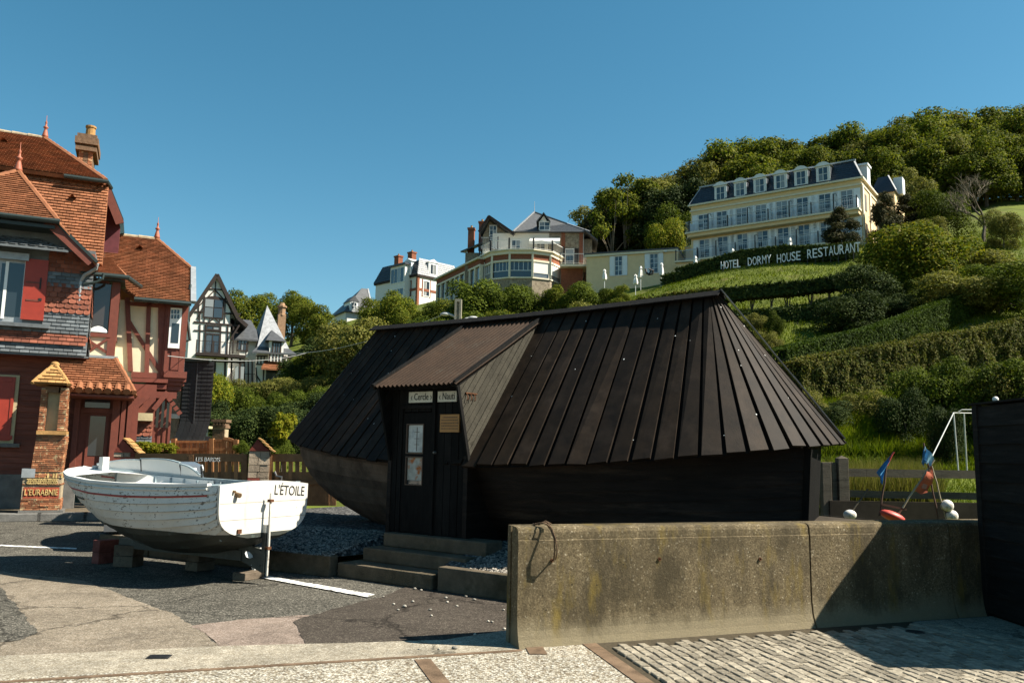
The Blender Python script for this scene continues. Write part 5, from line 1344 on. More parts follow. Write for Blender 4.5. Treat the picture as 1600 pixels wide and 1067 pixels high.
m_letter = M('white letter paint', (.70,.72,.72), .6, .06, 5)
m_para = M('white parasol cloth', (.68,.66,.61), .85, .08, 5)

m_chim = M('ochre brown brick', (.27,.17,.10), .9, .3, 9, .3, 30)
class House:
    def __init__(s, name, label, origin, rot, cat='house', group=None):
        s.F = Frame(origin, rot); s.t = thing(name, label, cat, origin, rot, group)
    def hv(s, px, py, v=0.0): return s.F.hitv(px, py, v)
    def box(s, name, x0, x1, y0, y1, z0, z1, mat, parent=None): mb = MB(); mb.box(x0, x1, y0, y1, z0, z1); return mb.build(name, mat, parent or s.t)
    def rect(s, name, px0, py0, px1, py1, v, th, mat, parent=None):
        cx, cy = (px0+px1)/2, (py0+py1)/2; mb = MB()
        mb.box(s.hv(px0, cy, v).x, s.hv(px1, cy, v).x, v, v+th, s.hv(cx, py1, v).z, s.hv(cx, py0, v).z); return mb.build(name, mat, parent or s.t)
    def bar(s, name, p, q, v, w, th, mat, parent=None, v2=None):
        mb = MB(); mb.beam(s.hv(p[0], p[1], v), s.hv(q[0], q[1], v if v2 is None else v2), w, th, up=(0,1,0)); return mb.build(name, mat, parent or s.t)
    def plate(s, name, poly, mat, off=(0,0,-.08), parent=None): mb = MB(); mb.plate(poly, off); return mb.build(name, mat, parent or s.t)
    def window(s, x0, x1, z0, z1, v, cols=2, rows=3, frame=None, glassm=None, parent=None, shut=0, depth=.06, name='window', bw=.07, shmat=None):
        """framed window standing in the wall plane v, with panes (and shutters)"""
        fm = frame or m_wwood; mb = MB()
        mb.box(x0, x0+bw, v-depth, v+.02, z0, z1); mb.box(x1-bw, x1, v-depth, v+.02, z0, z1); mb.box(x0+bw, x1-bw, v-depth, v+.02, z1-bw, z1); mb.box(x0+bw, x1-bw, v-depth, v+.02, z0, z0+bw)
        w = mb.build(name, fm, parent or s.t); cw_ = (x1-x0-2*bw)/cols; rh = (z1-z0-2*bw)/rows; b = bw*.35
        for c in range(cols):
            for r in range(rows):
                q = MB(); q.box(x0+bw+c*cw_+b, x0+bw+(c+1)*cw_-b, v-.02, v-.005, z0+bw+r*rh+b*.7, z0+bw+(r+1)*rh-b*.7); q.build('pane', glassm or m_wing, w)
        q = MB()
        for c in range(1, cols): q.box(x0+bw+c*cw_-b, x0+bw+c*cw_+b, v-depth*.8, v-.004, z0+bw, z1-bw)
        for r in range(1, rows): q.box(x0+bw, x1-bw, v-depth*.75, v-.0045, z0+bw+r*rh-b*.7, z0+bw+r*rh+b*.7)
        if cols*rows > 1: q.build('glazing_bars', fm, w, 'stuff')
        if shut:
            for a, c in ((x0-shut-.02, x0-.02), (x1+.02, x1+shut+.02)):
                q = MB(); q.box(a, c, v-.07, v-.02, z0, z1); sh_ = q.build('shutter', shmat or m_shut, parent or s.t); q = MB(); n = 9
                for k in range(n):
                    zz = z0 + (z1-z0)*(k+.5)/n; q.box(a+.06, c-.06, v-.085, v-.07, zz-.05, zz+.03)
                q.build('louvres', shmat or m_shut, sh_, 'stuff')
        return w
    def railing(s, pts, h, post=None, rail=None, step=.13, pstep=None, postmat=None, pw=.10):
        """balustrade along local points"""
        rail = rail or m_rail
        for a, b in zip(pts, pts[1:]):
            a, b = Vector(a), Vector(b); L = (b-a).length; up = Vector((0,0,h))
            mb = MB(); mb.beam(a+up, b+up, .05, .05); mb.beam(a+up*.12, b+up*.12, .03, .03); r = mb.build('rail', rail, s.t, 'stuff')
            mb = MB(); n = max(1, int(L/step))
            for k in range(n+1): p = a.lerp(b, k/n); mb.beam(p+up*.12, p+up, .017, .017, up=(0,1,0))
            mb.build('balusters', rail, r, 'stuff')
            if pstep:
                n = max(1, int(round(L/pstep)))
                for k in range(n+1): p = a.lerp(b, k/n); mb = MB(); mb.beam(p, p+up*1.08, pw, pw, up=(0,1,0)); mb.build('rail_post', postmat or m_railb, s.t)
    def chimney(s, px0, px1, py0, py1, v, mat=None, depth=.8, pots=1):
        a = s.hv(px0, (py0+py1)/2, v).x; b = s.hv(px1, (py0+py1)/2, v).x; z0 = s.hv((px0+px1)/2, py1, v).z; z1 = s.hv((px0+px1)/2, py0, v).z
        c = s.box('chimney', a, b, v, v+depth, z0-1.0, z1-.25, mat or m_brick); s.box('chimney_cap', a-.08, b+.08, v-.08, v+depth+.08, z1-.25, z1-.05, mat or m_brick, c)
        for k in range(pots):
            mb = MB(); mb.lathe([(.13,0),(.11,.3),(.13,.32)], n=8); o = mb.build('chimney_pot', m_tileo, c); o.location = (a+(b-a)*(k+.5)/pots, v+depth/2, z1-.05)

# ------------------------------------------------------------------ hotel
A = at(1079.5, 324, 80.0); B = at(1345.6, 279, 70.7)
hz_eave = (A.z + B.z)/2; rot = math.atan2(B.y-A.y, B.x-A.x); Lh = math.hypot(B.x-A.x, B.y-A.y)
hbase = hgt(A.x, A.y) - 1.5
H = House('hotel', 'long pale yellow hillside hotel with slate mansard, white dormers and two rows of balconies', (A.x, A.y, 0), rot, 'hotel')
Dp = 6.3
H.box('wall', 0, Lh, 0, Dp, hbase, hz_eave-.02, m_ywall)
H.box('cornice', -.22, Lh+.22, -.3, Dp+.2, hz_eave-.02, hz_eave+.14, m_ytrim); H.box('frieze', -.08, Lh+.08, -.1, Dp, hz_eave-.55, hz_eave-.4, m_ytrim)
ztop_ = H.hv(1331, 253, 1.0).z
xl_, xr_ = H.hv(1090, 297, 1.1).x, Lh-1.0
mb = MB(); q0 = hz_eave+.141
mb.add([(-.1,-.2,q0),(Lh+.1,-.2,q0),(Lh+.1,Dp+.1,q0),(-.1,Dp+.1,q0),(.75,.85,ztop_),(Lh-.75,.85,ztop_),(Lh-.75,Dp-.85,ztop_),(.75,Dp-.85,ztop_)], [(0,3,2,1),(4,5,6,7),(0,1,5,4),(1,2,6,5),(2,3,7,6),(3,0,4,7)]); hr = mb.build('mansard_roof', m_hslate, H.t)
tiles([Vector((-.1,-.2,q0)),Vector((Lh+.1,-.2,q0)),Vector((Lh-.75,.85,ztop_)),Vector((.75,.85,ztop_))], m_hslate, hr, .28, .36, .02, 'slates', False, .0, Vector((1,0,0)))
H.box('roof_curb', .6, Lh-.6, .7, .95, ztop_-.02, ztop_+.12, m_zinc, hr)
mb = MB(); mb.beam((Lh+.1,-.22,q0+.05), (Lh-.75,.83,ztop_+.05), .16, .08); mb.build('hip_flashing', m_wslate, hr)
mb = MB(); mb.beam((-.1,-.22,q0+.05), (.75,.83,ztop_+.05), .10, .06); mb.build('hip_flashing', m_zinc, hr)
# dormers
for k, px in enumerate((1125.8,1156.6,1187.3,1219.4,1251.6,1286)):
    f = k/5; yb_, yt_ = 315 + (286-315)*f, 284.5 + (253.5-284.5)*f
    c = H.hv(px, (yb_+yt_)/2, -.12); z0, z1 = H.hv(px, yb_, -.12).z, H.hv(px, yt_, -.12).z; w = .62; zw = z1-.38
    d = H.box('dormer', c.x-w, c.x+w, -.12, 1.0, z0, zw, m_wwood)
    H.window(c.x-.46, c.x+.46, z0+.14, zw-.08, -.125, 2, 2, parent=d)
    mb = MB(); mb.plate([(c.x-w-.14,-.28,zw),(c.x+w+.14,-.28,zw),(c.x+w*.5,-.28,z1-.06),(c.x,-.28,z1),(c.x-w*.5,-.28,z1-.06)], (0,1.35,0)); mb.build('dormer_roof', m_wwood, d)
    H.box('dormer_cheek', c.x+w+.001, c.x+w+.04, -.06, 1.0, z0, zw-.001, m_hslate, d)
# end dormer on the right flank
c = H.hv(1350, 262, 2.2); mb = MB(); mb.box(Lh-.9, Lh+.12, 2.0, 3.2, q0, ztop_-.2); dd = mb.build('dormer', m_wwood, H.t); H.box('dormer_roof', Lh-.9, Lh+.22, 1.85, 3.35, ztop_-.2, ztop_-.02, m_wwood, dd)
# flank: pilasters and slit windows
for y in (.25, 3.1, Dp-.35): H.box('pilaster', Lh+.001, Lh+.10, y-.2, y+.25, hbase, hz_eave-.6, m_ytrim)
for y in (1.4, 4.6):
    for z in (hz_eave-2.6, hz_eave-5.3): H.box('side_window', Lh+.001, Lh+.04, y-.35, y+.35, z, z+1.5, m_wing)
# balconies
zb1 = (H.hv(1083, 362, -.9).z + H.hv(1300, 330, -.9).z)/2; zb2 = (H.hv(1084, 405.5, -.9).z + H.hv(1296, 377, -.9).z)/2
for zb_, x1 in ((zb1, Lh-.05), (zb2, Lh-.4)):
    H.box('balcony_slab', -.25, x1, -1.0, -.001, zb_-.16, zb_, m_ytrim); H.box('balcony_soffit', -.1, x1-.1, -.8, -.001, zb_-.5, zb_-.161, m_ywall)
    H.railing([(-.2,-.05,zb_),(-.2,-.93,zb_),(x1-.05,-.93,zb_)], 1.0, step=.19)
    n = 8
    for k in range(n+1):
        x = .2 + (x1-.4)*k/n + (.8 if zb_ == zb2 else 0); 
        if x > x1: continue
        H.box('divider', x-.02, x+.02, -.92, -.05, zb_+.02, zb_+.95, m_shut)
        mb = MB(); mb.beam((x,-.94,zb_), (x,-.94,zb_+(1.55 if k % 2 else 1.12)), .09, .09, up=(0,1,0)); o = mb.build('rail_post', m_railb, H.t)
        if k % 2: mb = MB(); mb.tube([(x,-.94,zb_+1.5),(x+.12,-.94,zb_+1.55),(x+.24,-.94,zb_+1.5),(x+.3,-.94,zb_+1.3)], .025, 5); mb.build('lamp_bracket', m_railb, o)
for row, cs in ((0, (1099,1128,1158.6,1189,1221.5,1253.7,1288.5,1323)), (1, (1100.7,1129.5,1160,1191.4,1223.7,1256,1291,1325))):
    zf = zb1 if row == 0 else zb2
    for px in cs:
        f = (px-1099)/224; yt_ = (335 + (297-335)*f) if row == 0 else (374 + (341-374)*f)
        c = H.hv(px, yt_, 0); zt2 = c.z
        H.window(c.x-.56, c.x+.56, zf+.02, zt2, -.005, 2, 4, shut=.56)
# lower storey hidden mostly by the hedge
H.box('plinth', -.1, Lh+.1, -.12, -.001, hbase, zb2-.9, m_ytrim)
# rear wing at the right
zw_ = H.hv(1380, 302, 6.5).z; zr_ = H.hv(1375, 279, 7.5).z; xw0, xw1 = H.hv(1362, 300, 7).x, H.hv(1399, 300, 7).x
H.box('rear_wing', Lh-.5, xw1, Dp+.21, Dp+5, hbase, zw_, m_ywall)
mb = MB(); mb.add([(Lh-.6,Dp,zw_),(xw1+.2,Dp,zw_),(xw1+.2,Dp+5.2,zw_),(Lh-.6,Dp+5.2,zw_),(Lh,Dp+.9,zr_),(xw1-.6,Dp+.9,zr_),(xw1-.6,Dp+4.2,zr_),(Lh,Dp+4.2,zr_)], [(0,3,2,1),(4,5,6,7),(0,1,5,4),(1,2,6,5),(2,3,7,6),(3,0,4,7)]); rw = mb.build('rear_wing_roof', m_hslate, H.t)
mb = MB(); mb.beam((xw1+.2,Dp-.02,zw_+.05),(xw1-.6,Dp+.88,zr_+.05),.14,.07); mb.build('hip_flashing', m_wslate, rw)
H.box('dormer', xw1-.3, xw1+.5, Dp+1.6, Dp+2.8, zw_+.1, zr_-.05, m_wwood, rw)
# annex with flat roof at the left of the hotel
AA, AB = at(925, 440, 83.5), at(1058, 436, 80.5)
rot2 = math.atan2(AB.y-AA.y, AB.x-AA.x); X = House('annex', 'low flat roofed yellow annex with two shuttered windows beside the hotel', (AA.x, AA.y, 0), rot2, 'annex')
La = math.hypot(AB.x-AA.x, AB.y-AA.y); az1 = (X.hv(930, 396, 0).z + X.hv(1050, 388.5, 0).z)/2; ab = hgt(AA.x, AA.y) - 2
X.box('wall', -.6, La+.1, 0, 5, ab, az1-.12, m_ywall); X.box('roof', -.8, La+.2, -.25, 5.2, az1-.119, az1+.03, m_hslate2); X.box('fascia', -.75, La+.15, -.2, -.001, az1-.35, az1-.12, m_ytrim)
for x0, x1, y0, y1 in ((960,973,400,431),(1015,1029,396,427)):
    a, b = X.hv(x0, (y0+y1)/2, 0), X.hv(x1, (y0+y1)/2, 0); X.window(a.x, b.x, X.hv((x0+x1)/2, y1, 0).z, X.hv((x0+x1)/2, y0, 0).z, -.005, 2, 4, shut=.46)
a = X.hv(1040, 392, -.3); mb = MB(); mb.box(a.x-.12, a.x+.12, -.35, -.05, a.z-.1, a.z+.05); mb.build('wall_lamp', m_wwood, X.t)
# link terrace block between annex and hotel
a, b = X.hv(1056, 400, -1.2), X.hv(1084, 400, -1.2); zt_ = X.hv(1070, 407, -1.2).z
X.box('terrace_block', a.x, b.x+.6, -1.0, 3, ab, zt_-.15, m_ywall); X.box('terrace_slab', a.x-.1, b.x+.6, -1.3, 3, zt_-.149, zt_, m_ytrim)
X.railing([(a.x,-1.2,zt_),(b.x+.4,-1.2,zt_)], 1.0, step=.14, pstep=1.6)
zt2 = X.hv(1070, 388, 1.5).z; X.box('upper_block', a.x+.6, b.x+.6, 1.2, 4, zt_+.001, zt2-.05, m_ywall); X.railing([(a.x+.7,1.3,zt2),(b.x+.5,1.3,zt2)], .95, step=.14); X.box('upper_slab', a.x+.5, b.x+.6, 1.1, 4, zt2-.05, zt2, m_ytrim)
# letters on the slope
sgn = thing('hotel_letters', 'tall white free standing letters reading HOTEL DORMY HOUSE RESTAURANT on the lawn', 'sign', T(1126, 69.4))
for word, x0, x1, y0, y1 in (('HOTEL',1126,1157.5,421,417.5),('DORMY',1168,1205.5,416,410.5),('HOUSE',1213.5,1251.5,411.5,406),('RESTAURANT',1261,1345,404.5,393)):
    n = len(word)
    for k, ch_ in enumerate(word):
        f = (k+.5)/n; px = x0 + (x1-x0)*f; py = y0 + (y1-y0)*f; Y = 69.0 - (px-1126)/219*6.4
        p = at(px, py, Y); hh = (13.0 + 3.2*(px-1126)/219)*Y/1290; me = text_mesh(ch_, hh/.70, .045, m_letter, 'letter', sx=.98)
        zs_ = [v.co.z for v in me.vertices]; xs_ = [v.co.x for v in me.vertices]; mid_ = (max(xs_)+min(xs_))/2; lo_ = min(zs_); wgt = (x1-x0)/n*Y/1290*.84/max(.05, max(xs_)-min(xs_)) if ch_ not in 'I' else 1
        for v in me.vertices: v.co.x = (v.co.x - mid_)*min(1.35, wgt); v.co.z = (v.co.z - lo_)
        o = put('letter', me, sgn, p - sgn.location, rot*.55)
mb = MB()
for px in range(1130, 1346, 12):
    Y = 69.1 - (px-1126)/219*6.4; p = at(px, 421-(px-1126)*.13, Y); g = hgt(p.x, p.y); mb.beam((p.x-sgn.location.x, p.y+.06-sgn.location.y, g-.3-sgn.location.z), (p.x-sgn.location.x, p.y+.06-sgn.location.y, p.z+.3-sgn.location.z), .05, .05, up=(0,1,0))
mb.build('letter_stakes', m_railb, sgn, 'stuff')
# closed parasols
def parasol(px, py0, py1, Y, label):
    b_ = at(px, py1, Y); h = (py1-py0)*Y/1290; t = thing('parasol', label, 'parasol', b_, rnd.uniform(0,6), 'closed white parasols in front of the hotel')
    mb = MB(); mb.lathe([(.03,-1.2),(.03,h)], n=6); mb.build('pole', m_railw, t)
    mb = MB(); n = 10; prof = [(.18,.0),(.21,.15*h),(.16,.5*h),(.10,.68*h),(.14,.76*h),(.12,.86*h),(.03,.99*h)]
    mb.lathe(prof, n=n)
    for i, v in enumerate(mb.v):
        k = i % n; s = 1 + (.22 if k % 2 else -.15); mb.v[i] = (v[0]*s + .05*math.sin(v[2]*2), v[1]*s, v[2])
    mb.build('canopy', m_para, t); mb = MB(); mb.lathe([(.125,.66*h),(.125,.70*h)], n=10); mb.build('tie', m_railw, t)
for a in ((944.5,420,437,78,'closed white parasol at the left end of the annex wall'),(993,428,444,74,'short closed white parasol left of the two annex parasols'),(1001,415,434,76,'closed white parasol between the two annex windows'),(1033,409.5,430,76,'closed white parasol under the second annex window'),(1086,399,418,74,'closed white parasol at the left end of the hotel front'),(1144,387.5,405,71,'closed white parasol under the second hotel dormer'),(1235.5,370,391,67.5,'closed white parasol above the word HOUSE')): parasol(*a)
an = thing('anchor', 'black ship anchor leaning on the terrace before the annex', 'anchor', at(1016, 430, 75.5)); b_ = an.location
mb = MB(); mb.tube([at(1008.5,420,75.5)-b_, at(1010,426,75.5)-b_, at(1014,429,75.5)-b_, at(1019,428,75.5)-b_, at(1021,422,75.5)-b_], .11, 6); mb.build('flukes', m_railb, an)
mb = MB(); mb.tube([at(1015,428,75.4)-b_, at(1018,419,75.4)-b_], .08, 6); mb.build('shank', m_railb, an); mb = MB(); mb.tube([at(1013,420,75.3)-b_, at(1021,423,75.3)-b_], .06, 6); mb.build('stock', m_railb, an)

# ------------------------------------------------------------------ villa with bow window
VO = at(800, 445, 85.0); V = House('seaside_villa', 'grey slate roofed villa with round glazed bow window and white balcony', (VO.x, VO.y, 0), math.radians(-4), 'villa')
vb_ = 14.0
hvv = V.hv
zA, zB, zC, zD, zE = [hvv(805, y, 0).z for y in (446, 434, 408.5, 397, 390)]      # sill, window foot, window head, frieze, deck
facs = [(752,3.2),(768.5,.9),(796,0),(832,0),(860,1.0),(877,3.4)]
P2 = [Vector((hvv(px, 420, v).x, v, 0)) for px, v in facs]
def ring_at(z, off=0.0):
    c = Vector((hvv(815, 420, 3.4).x, 3.4, 0)); return [Vector((p.x + (p-c).normalized().x*off, p.y + (p-c).normalized().y*off, z)) for p in P2]
def band(name, z0, z1, off, mat):
    mb = MB(); lo, hi = ring_at(z0, off), ring_at(z1, off); back0 = [Vector((p.x, 5, p.z)) for p in (lo[0], lo[-1])]; back1 = [Vector((p.x, 5, p.z)) for p in (hi[0], hi[-1])]
    A_r = [back0[0]] + lo + [back0[1]]; B_r = [back1[0]] + hi + [back1[1]]; mb.loft([A_r, B_r], closed=True, cap=True); return mb.build(name, mat, V.t)
band('bow_base', vb_, zB-.05, -.05, m_stone); band('bow_sill', zB-.05, zB+.10, .06, m_ytrim); band('bow_core', zB+.10, zC, -.22, m_pwhite)
band('bow_head', zC, zC+.22, .04, m_ytrim); band('bow_frieze', zC+.22, zD-.0, -.02, m_brick); band('bow_cornice', zD, zE-.12, .15, m_ytrim); band('bow_deck', zE-.12, zE, .35, m_ytrim)
lo = ring_at(0)
for k in range(5):
    a, b = lo[k], lo[k+1]; d = (b-a); L = d.length; d /= L; nn = Vector((d.y, -d.x, 0)); 
    for q, p in enumerate((a, b) if k == 4 else (a,)): mb = MB(); mb.beam(Vector((p.x,p.y,zB+.1)) - nn*0, Vector((p.x,p.y,zD)), .22, .22, up=(0,1,0)); mb.build('bow_pier', m_ytrim, V.t)
    mid_ = (a+b)/2
    if k == 3 or k == 4:
        mb = MB(); c = mid_ - nn*.06; mb.obox((c.x, c.y, (zB+.55+zC)/2 + (.0)), d*(L/2-.16), nn*.03, (0,0,(zC-zB-.6)/2)); mb.build('lowered_blind', m_pwhite, V.t)
        mb = MB(); c = mid_ - nn*.1; mb.obox((c.x, c.y, zB+.35), d*(L/2-.16), nn*.02, (0,0,.24)); mb.build('bow_pane', m_wing, V.t)
    else:
        n = 1 if k == 0 else 2
        mb = MB(); c = mid_ - nn*.12; mb.obox((c.x, c.y, (zB+.1+zC)/2), d*(L/2-.12), nn*.02, (0,0,(zC-zB-.12)/2)); w = mb.build('bow_pane', m_wing, V.t)
        for f in ([.2,.4,.6,.8]): mb = MB(); c = a + d*(L*f) - nn*.09; mb.beam((c.x,c.y,zC-.95),(c.x,c.y,zC), .05, .04, up=(0,1,0)); mb.build('glazing_bar', m_wwood, w)
        mb = MB(); mb.beam(Vector((a.x,a.y,zC-.95)) - nn*.09 + d*.1, Vector((b.x,b.y,zC-.95)) - nn*.09 - d*.1, .05, .06); mb.build('transom_bar', m_wwood, w)
rr2 = ring_at(zE, .22); V.railing(rr2, 1.05, rail=m_railw, step=.16, pstep=1e9)
for p in rr2: mb = MB(); mb.beam(p, p+Vector((0,0,1.2)), .16, .16, up=(0,1,0)); mb.build('rail_post', m_railb, V.t)
# body of the villa
zev = hvv(860, 366, 4).z; 
x0, x1 = hvv(770, 380, 4).x, hvv(912, 380, 4).x
V.box('wall', x0, x1, 3.6, 12, vb_, zev, m_pwhite); V.box('stone_wing', hvv(764, 380, 4.6).x-.4, x0-.001, 4.2, 12, vb_, zev+.2, m_stone)
V.box('stone_panel', hvv(858, 380, 3.5).x, hvv(905, 380, 3.5).x, 3.48, 3.59, vb_, zev-.05, m_stone)
for px in (880, 908): V.rect('brick_pier', px-3, 364, px+3, 412, 3.4, .1, m_brick)
# roofs: main hip and left gable wing, all by their real corners
ap_ = hvv(835, 332, 8.0); ev = lambda px, py, v: hvv(px, py, v)
e1_, e2_ = Vector((hvv(802,356,3.0).x, 3.0, zev)), Vector((hvv(878,363,3.0).x, 3.0, zev)); rdg = Vector((ap_.x+3.6, 8.0, ap_.z-.9))
mb = MB(); ex_ = hvv(921, 365, 4.0).x
c1, c2, c3, c4 = e1_, Vector((ex_, 3.0, zev)), Vector((ex_, 13, zev)), Vector((e1_.x-3.5, 13, zev)); tp = ap_; tp2 = Vector((hvv(886,350,8).x, 8.0, hvv(886,350,8).z))
mb.add([c1,c2,c3,c4,tp,tp2], [(0,1,5,4),(1,2,5),(2,3,4,5),(3,0,4),(3,2,1,0)]); mr = mb.build('main_roof', m_hslate2, V.t)
tiles([c1,c2,tp2,tp], m_hslate2, mr, .3, .4, .02, 'slates', False, .0, Vector((1,0,0)))
for a, b in ((c1,tp),(c2,tp2),(tp,tp2)): mb = MB(); mb.beam(a+Vector((0,-.03,.06)), b+Vector((0,-.03,.06)), .2, .07); mb.build('hip_flashing', m_wslate, mr)
mb = MB(); mb.tube([tp, tp+Vector((0,0,1.3))], [.05,.02], 6); mb.build('spike', m_zinc, mr)
# left gable
g0, g1, gt = hvv(751, 366, 3.0), hvv(781, 357, 3.0), hvv(764, 337.5, 3.0); gz_ = (g0.z*.55+g1.z*.45)
g0 = Vector((g0.x-.2,3.0,gz_)); g1 = Vector((g1.x+1.6,3.0,gz_-.2)); gt = Vector((gt.x,3.0,gt.z)); bk = Vector((0,7,0))
mb = MB(); mb.plate([g0, gt, gt+bk, g0+bk], (.1,0,-.16)); lw = mb.build('gable_roof', m_hslate2, V.t); mb = MB(); mb.plate([gt, g1, g1+bk, gt+bk], (-.1,0,-.16)); mb.build('gable_slope', m_hslate2, lw)
mb = MB(); mb.plate([g0+Vector((.35,.8,-.3)), Vector((g0.x+.35,3.8,vb_)), Vector((g1.x-.6,3.8,vb_)), g1+Vector((-.6,.8,0)), gt+Vector((0,.8,-.35))], (0,.2,0)); mb.build('gable_wall', m_stone, V.t)
mb = MB(); mb.beam(g0+Vector((0,-.03,-.05)), gt+Vector((0,-.03,-.05)), .08, .28); mb.build('barge_board', m_dtim, lw); mb = MB(); mb.beam(gt+Vector((0,-.03,-.05)), g1+Vector((0,-.03,-.05)), .08, .28); mb.build('barge_board', m_dtim, lw)
mb = MB(); mb.beam(gt+Vector((0,0,.05)), gt+bk+Vector((0,0,.05)), .22, .08); mb.build('ridge_flashing', m_wslate, lw)
c = hvv(770.5, 363, 3.75); V.window(c.x-.42, c.x+.42, c.z-.9, c.z+.8, 3.75, 2, 3)
# small balcony in front of the gable
za_ = hvv(768, 390, 2.2).z; xa_, xb_ = hvv(751, 385, 2.2).x, hvv(778, 385, 2.2).x
V.box('balcony_slab', xa_, xb_, 2.0, 3.79, za_-.2, za_, m_dtim); V.railing([(xa_,2.1,za_),(xb_,2.1,za_)], 1.3, rail=m_rail, step=.16, pstep=1.1)
V.rect('white_parapet', 754, 389, 768, 399, 2.0, .12, m_pwhite)
# dormer, awning, doors
c = hvv(851, 352, 3.4); d = V.rect('dormer', 843, 345.5, 858, 362, 3.3, 3.0, m_wwood); z0, z1 = hvv(850, 360, 3.3).z, hvv(850, 346.5, 3.3).z
V.window(c.x-.62, c.x+.62, z0, z1, 3.295, 2, 2, parent=d)
pk = hvv(849.5, 331.5, 2.9); ea, eb = hvv(838, 346, 2.9), hvv(860, 345, 2.9); zz = (ea.z+eb.z)/2; mb = MB()
for a in (ea, eb): mb.plate([Vector((a.x,2.9,zz)), Vector((pk.x,2.9,pk.z)), Vector((pk.x,6.5,pk.z)), Vector((a.x,6.5,zz))], (0,0,-.14))
mb.build('dormer_roof', m_hslate2, d); mb = MB(); mb.plate([(ea.x+.35,3.25,zz),(eb.x-.35,3.25,zz),(pk.x,3.25,pk.z-.3)], (0,.1,0)); mb.build('dormer_gable', m_pwhite, d)
a0, a1 = hvv(828, 371, 3.0), hvv(875, 379, 3.0); 
mb = MB(); mb.plate([(a0.x,3.45,a0.z+.1),(a1.x,3.45,a0.z+.1),(a1.x,1.6,a0.z-.75),(a0.x,1.6,a0.z-.75)], (0,0,-.06)); aw = mb.build('awning', m_pwhite, V.t); mb = MB(); mb.box(a0.x, a1.x, 1.57, 1.6, a0.z-1.1, a0.z-.76); mb.build('awning_valance', m_pwhite, aw)
for px in (806, 845, 862): c = hvv(px, 384, 3.55); V.window(c.x-.5, c.x+.5, zE+.05, zE+2.0, 3.58, 2, 3)
# right balcony and lower brick wall
zr = hvv(900, 413, 1.5).z; xa_, xb_ = hvv(875, 405, 1.5).x, hvv(920, 405, 1.5).x; xc_ = hvv(933, 410, 4.5).x
V.box('side_balcony', xa_, xb_+.3, 1.4, 6, zr-.25, zr, m_ytrim); V.railing([(xa_,1.5,zr),(xb_+.2,1.5,zr),(xb_+.2,5.8,zr)], 1.15, rail=m_railw, step=.16, pstep=2.2)
V.box('side_wall', xa_+.1, xb_-.6, 2.4, 3.55, vb_, zr-.26, m_brick)
for px in (886, 897): 
    c = hvv(px, 400, 3.45)
c = hvv(890, 397, 3.46); V.window(c.x-.5, c.x+.5, zr+.05, zr+2.2, 3.47, 1, 3, shut=.45, shmat=m_dtim)
mb = MB(); mb.beam((xb_-.6,2.4,zr-1.6),(xb_-.1,1.6,zr-.3),.08,.08); mb.build('strut', m_railb, V.t)
gx_ = hvv(928, 372, 5).x; mb = MB(); mb.plate([(ex_-.6,3.0,zev+.35),(ex_+.9,3.0,zev-.9),(ex_+.9,9,zev-.9),(ex_-.6,9,zev+.35)], (0,0,-.14)); mb.build('side_roof', m_hslate2, mr)
V.box('side_house', x1+.001, ex_+.3, 4.2, 11, vb_, zev-.5, m_stone)
V.chimney(731, 740.5, 355, 392, 6.0, m_brick, pots=1); V.chimney(748, 757.5, 345, 378, 7.5, m_brick, pots=1)
# low left roof and glazed gallery running back to the left
l0, l1 = hvv(722, 397, 6), hvv(756, 381, 6); mb = MB(); mb.plate([(l0.x,4.6,l0.z),(l1.x+1,4.6,l1.z+.3),(l1.x+1,9,l1.z+1.5),(l0.x,9,l0.z+1.0)], (0,0,-.16)); mb.build('low_roof', m_hslate2, V.t)
V.box('low_wing', l0.x+.5, l1.x+1.2, 5.0, 9, vb_, l0.z-.1, m_stone)
GA, GB = at(684, 437.5, 99.0), at(752, 400, 87.5); gz2 = (GA.z+GB.z)/2; rg = math.atan2(GB.y-GA.y, GB.x-GA.x)
GL = House('glazed_gallery', 'long glazed veranda with cream posts stepping down left of the villa', (GA.x, GA.y, 0), rg, 'veranda'); Lg = math.hypot(GB.x-GA.x, GB.y-GA.y)
GL.box('back_wall', 0, Lg, .35, 3.5, vb_-3, gz2-.5, m_pwhite); GL.box('eave', -.3, Lg, -.45, 3.6, gz2-.18, gz2, m_ytrim); GL.box('frieze', -.1, Lg, -.12, .34, gz2-.75, gz2-.19, m_brick); GL.box('head', -.12, Lg, -.16, .34, gz2-.95, gz2-.751, m_ytrim); GL.box('sill', -.12, Lg, -.16, .34, gz2-4.6, gz2-4.4, m_ytrim); GL.box('foot_wall', -.1, Lg, -.1, .34, vb_-3, gz2-4.601, m_stone)
n = 9
for k in range(n+1): x = Lg*k/n; GL.box('post', x-.14, x+.14, -.14, .2, gz2-4.39, gz2-.951, m_ytrim)
for k in range(n):
    p = GL.box('pane', Lg*k/n+.15, Lg*(k+1)/n-.15, .05, .08, gz2-4.39, gz2-.951, m_wing); GL.box('bar', Lg*k/n+.15, Lg*(k+1)/n-.15, .01, .05, gz2-2.9, gz2-2.75, m_wwood, p)

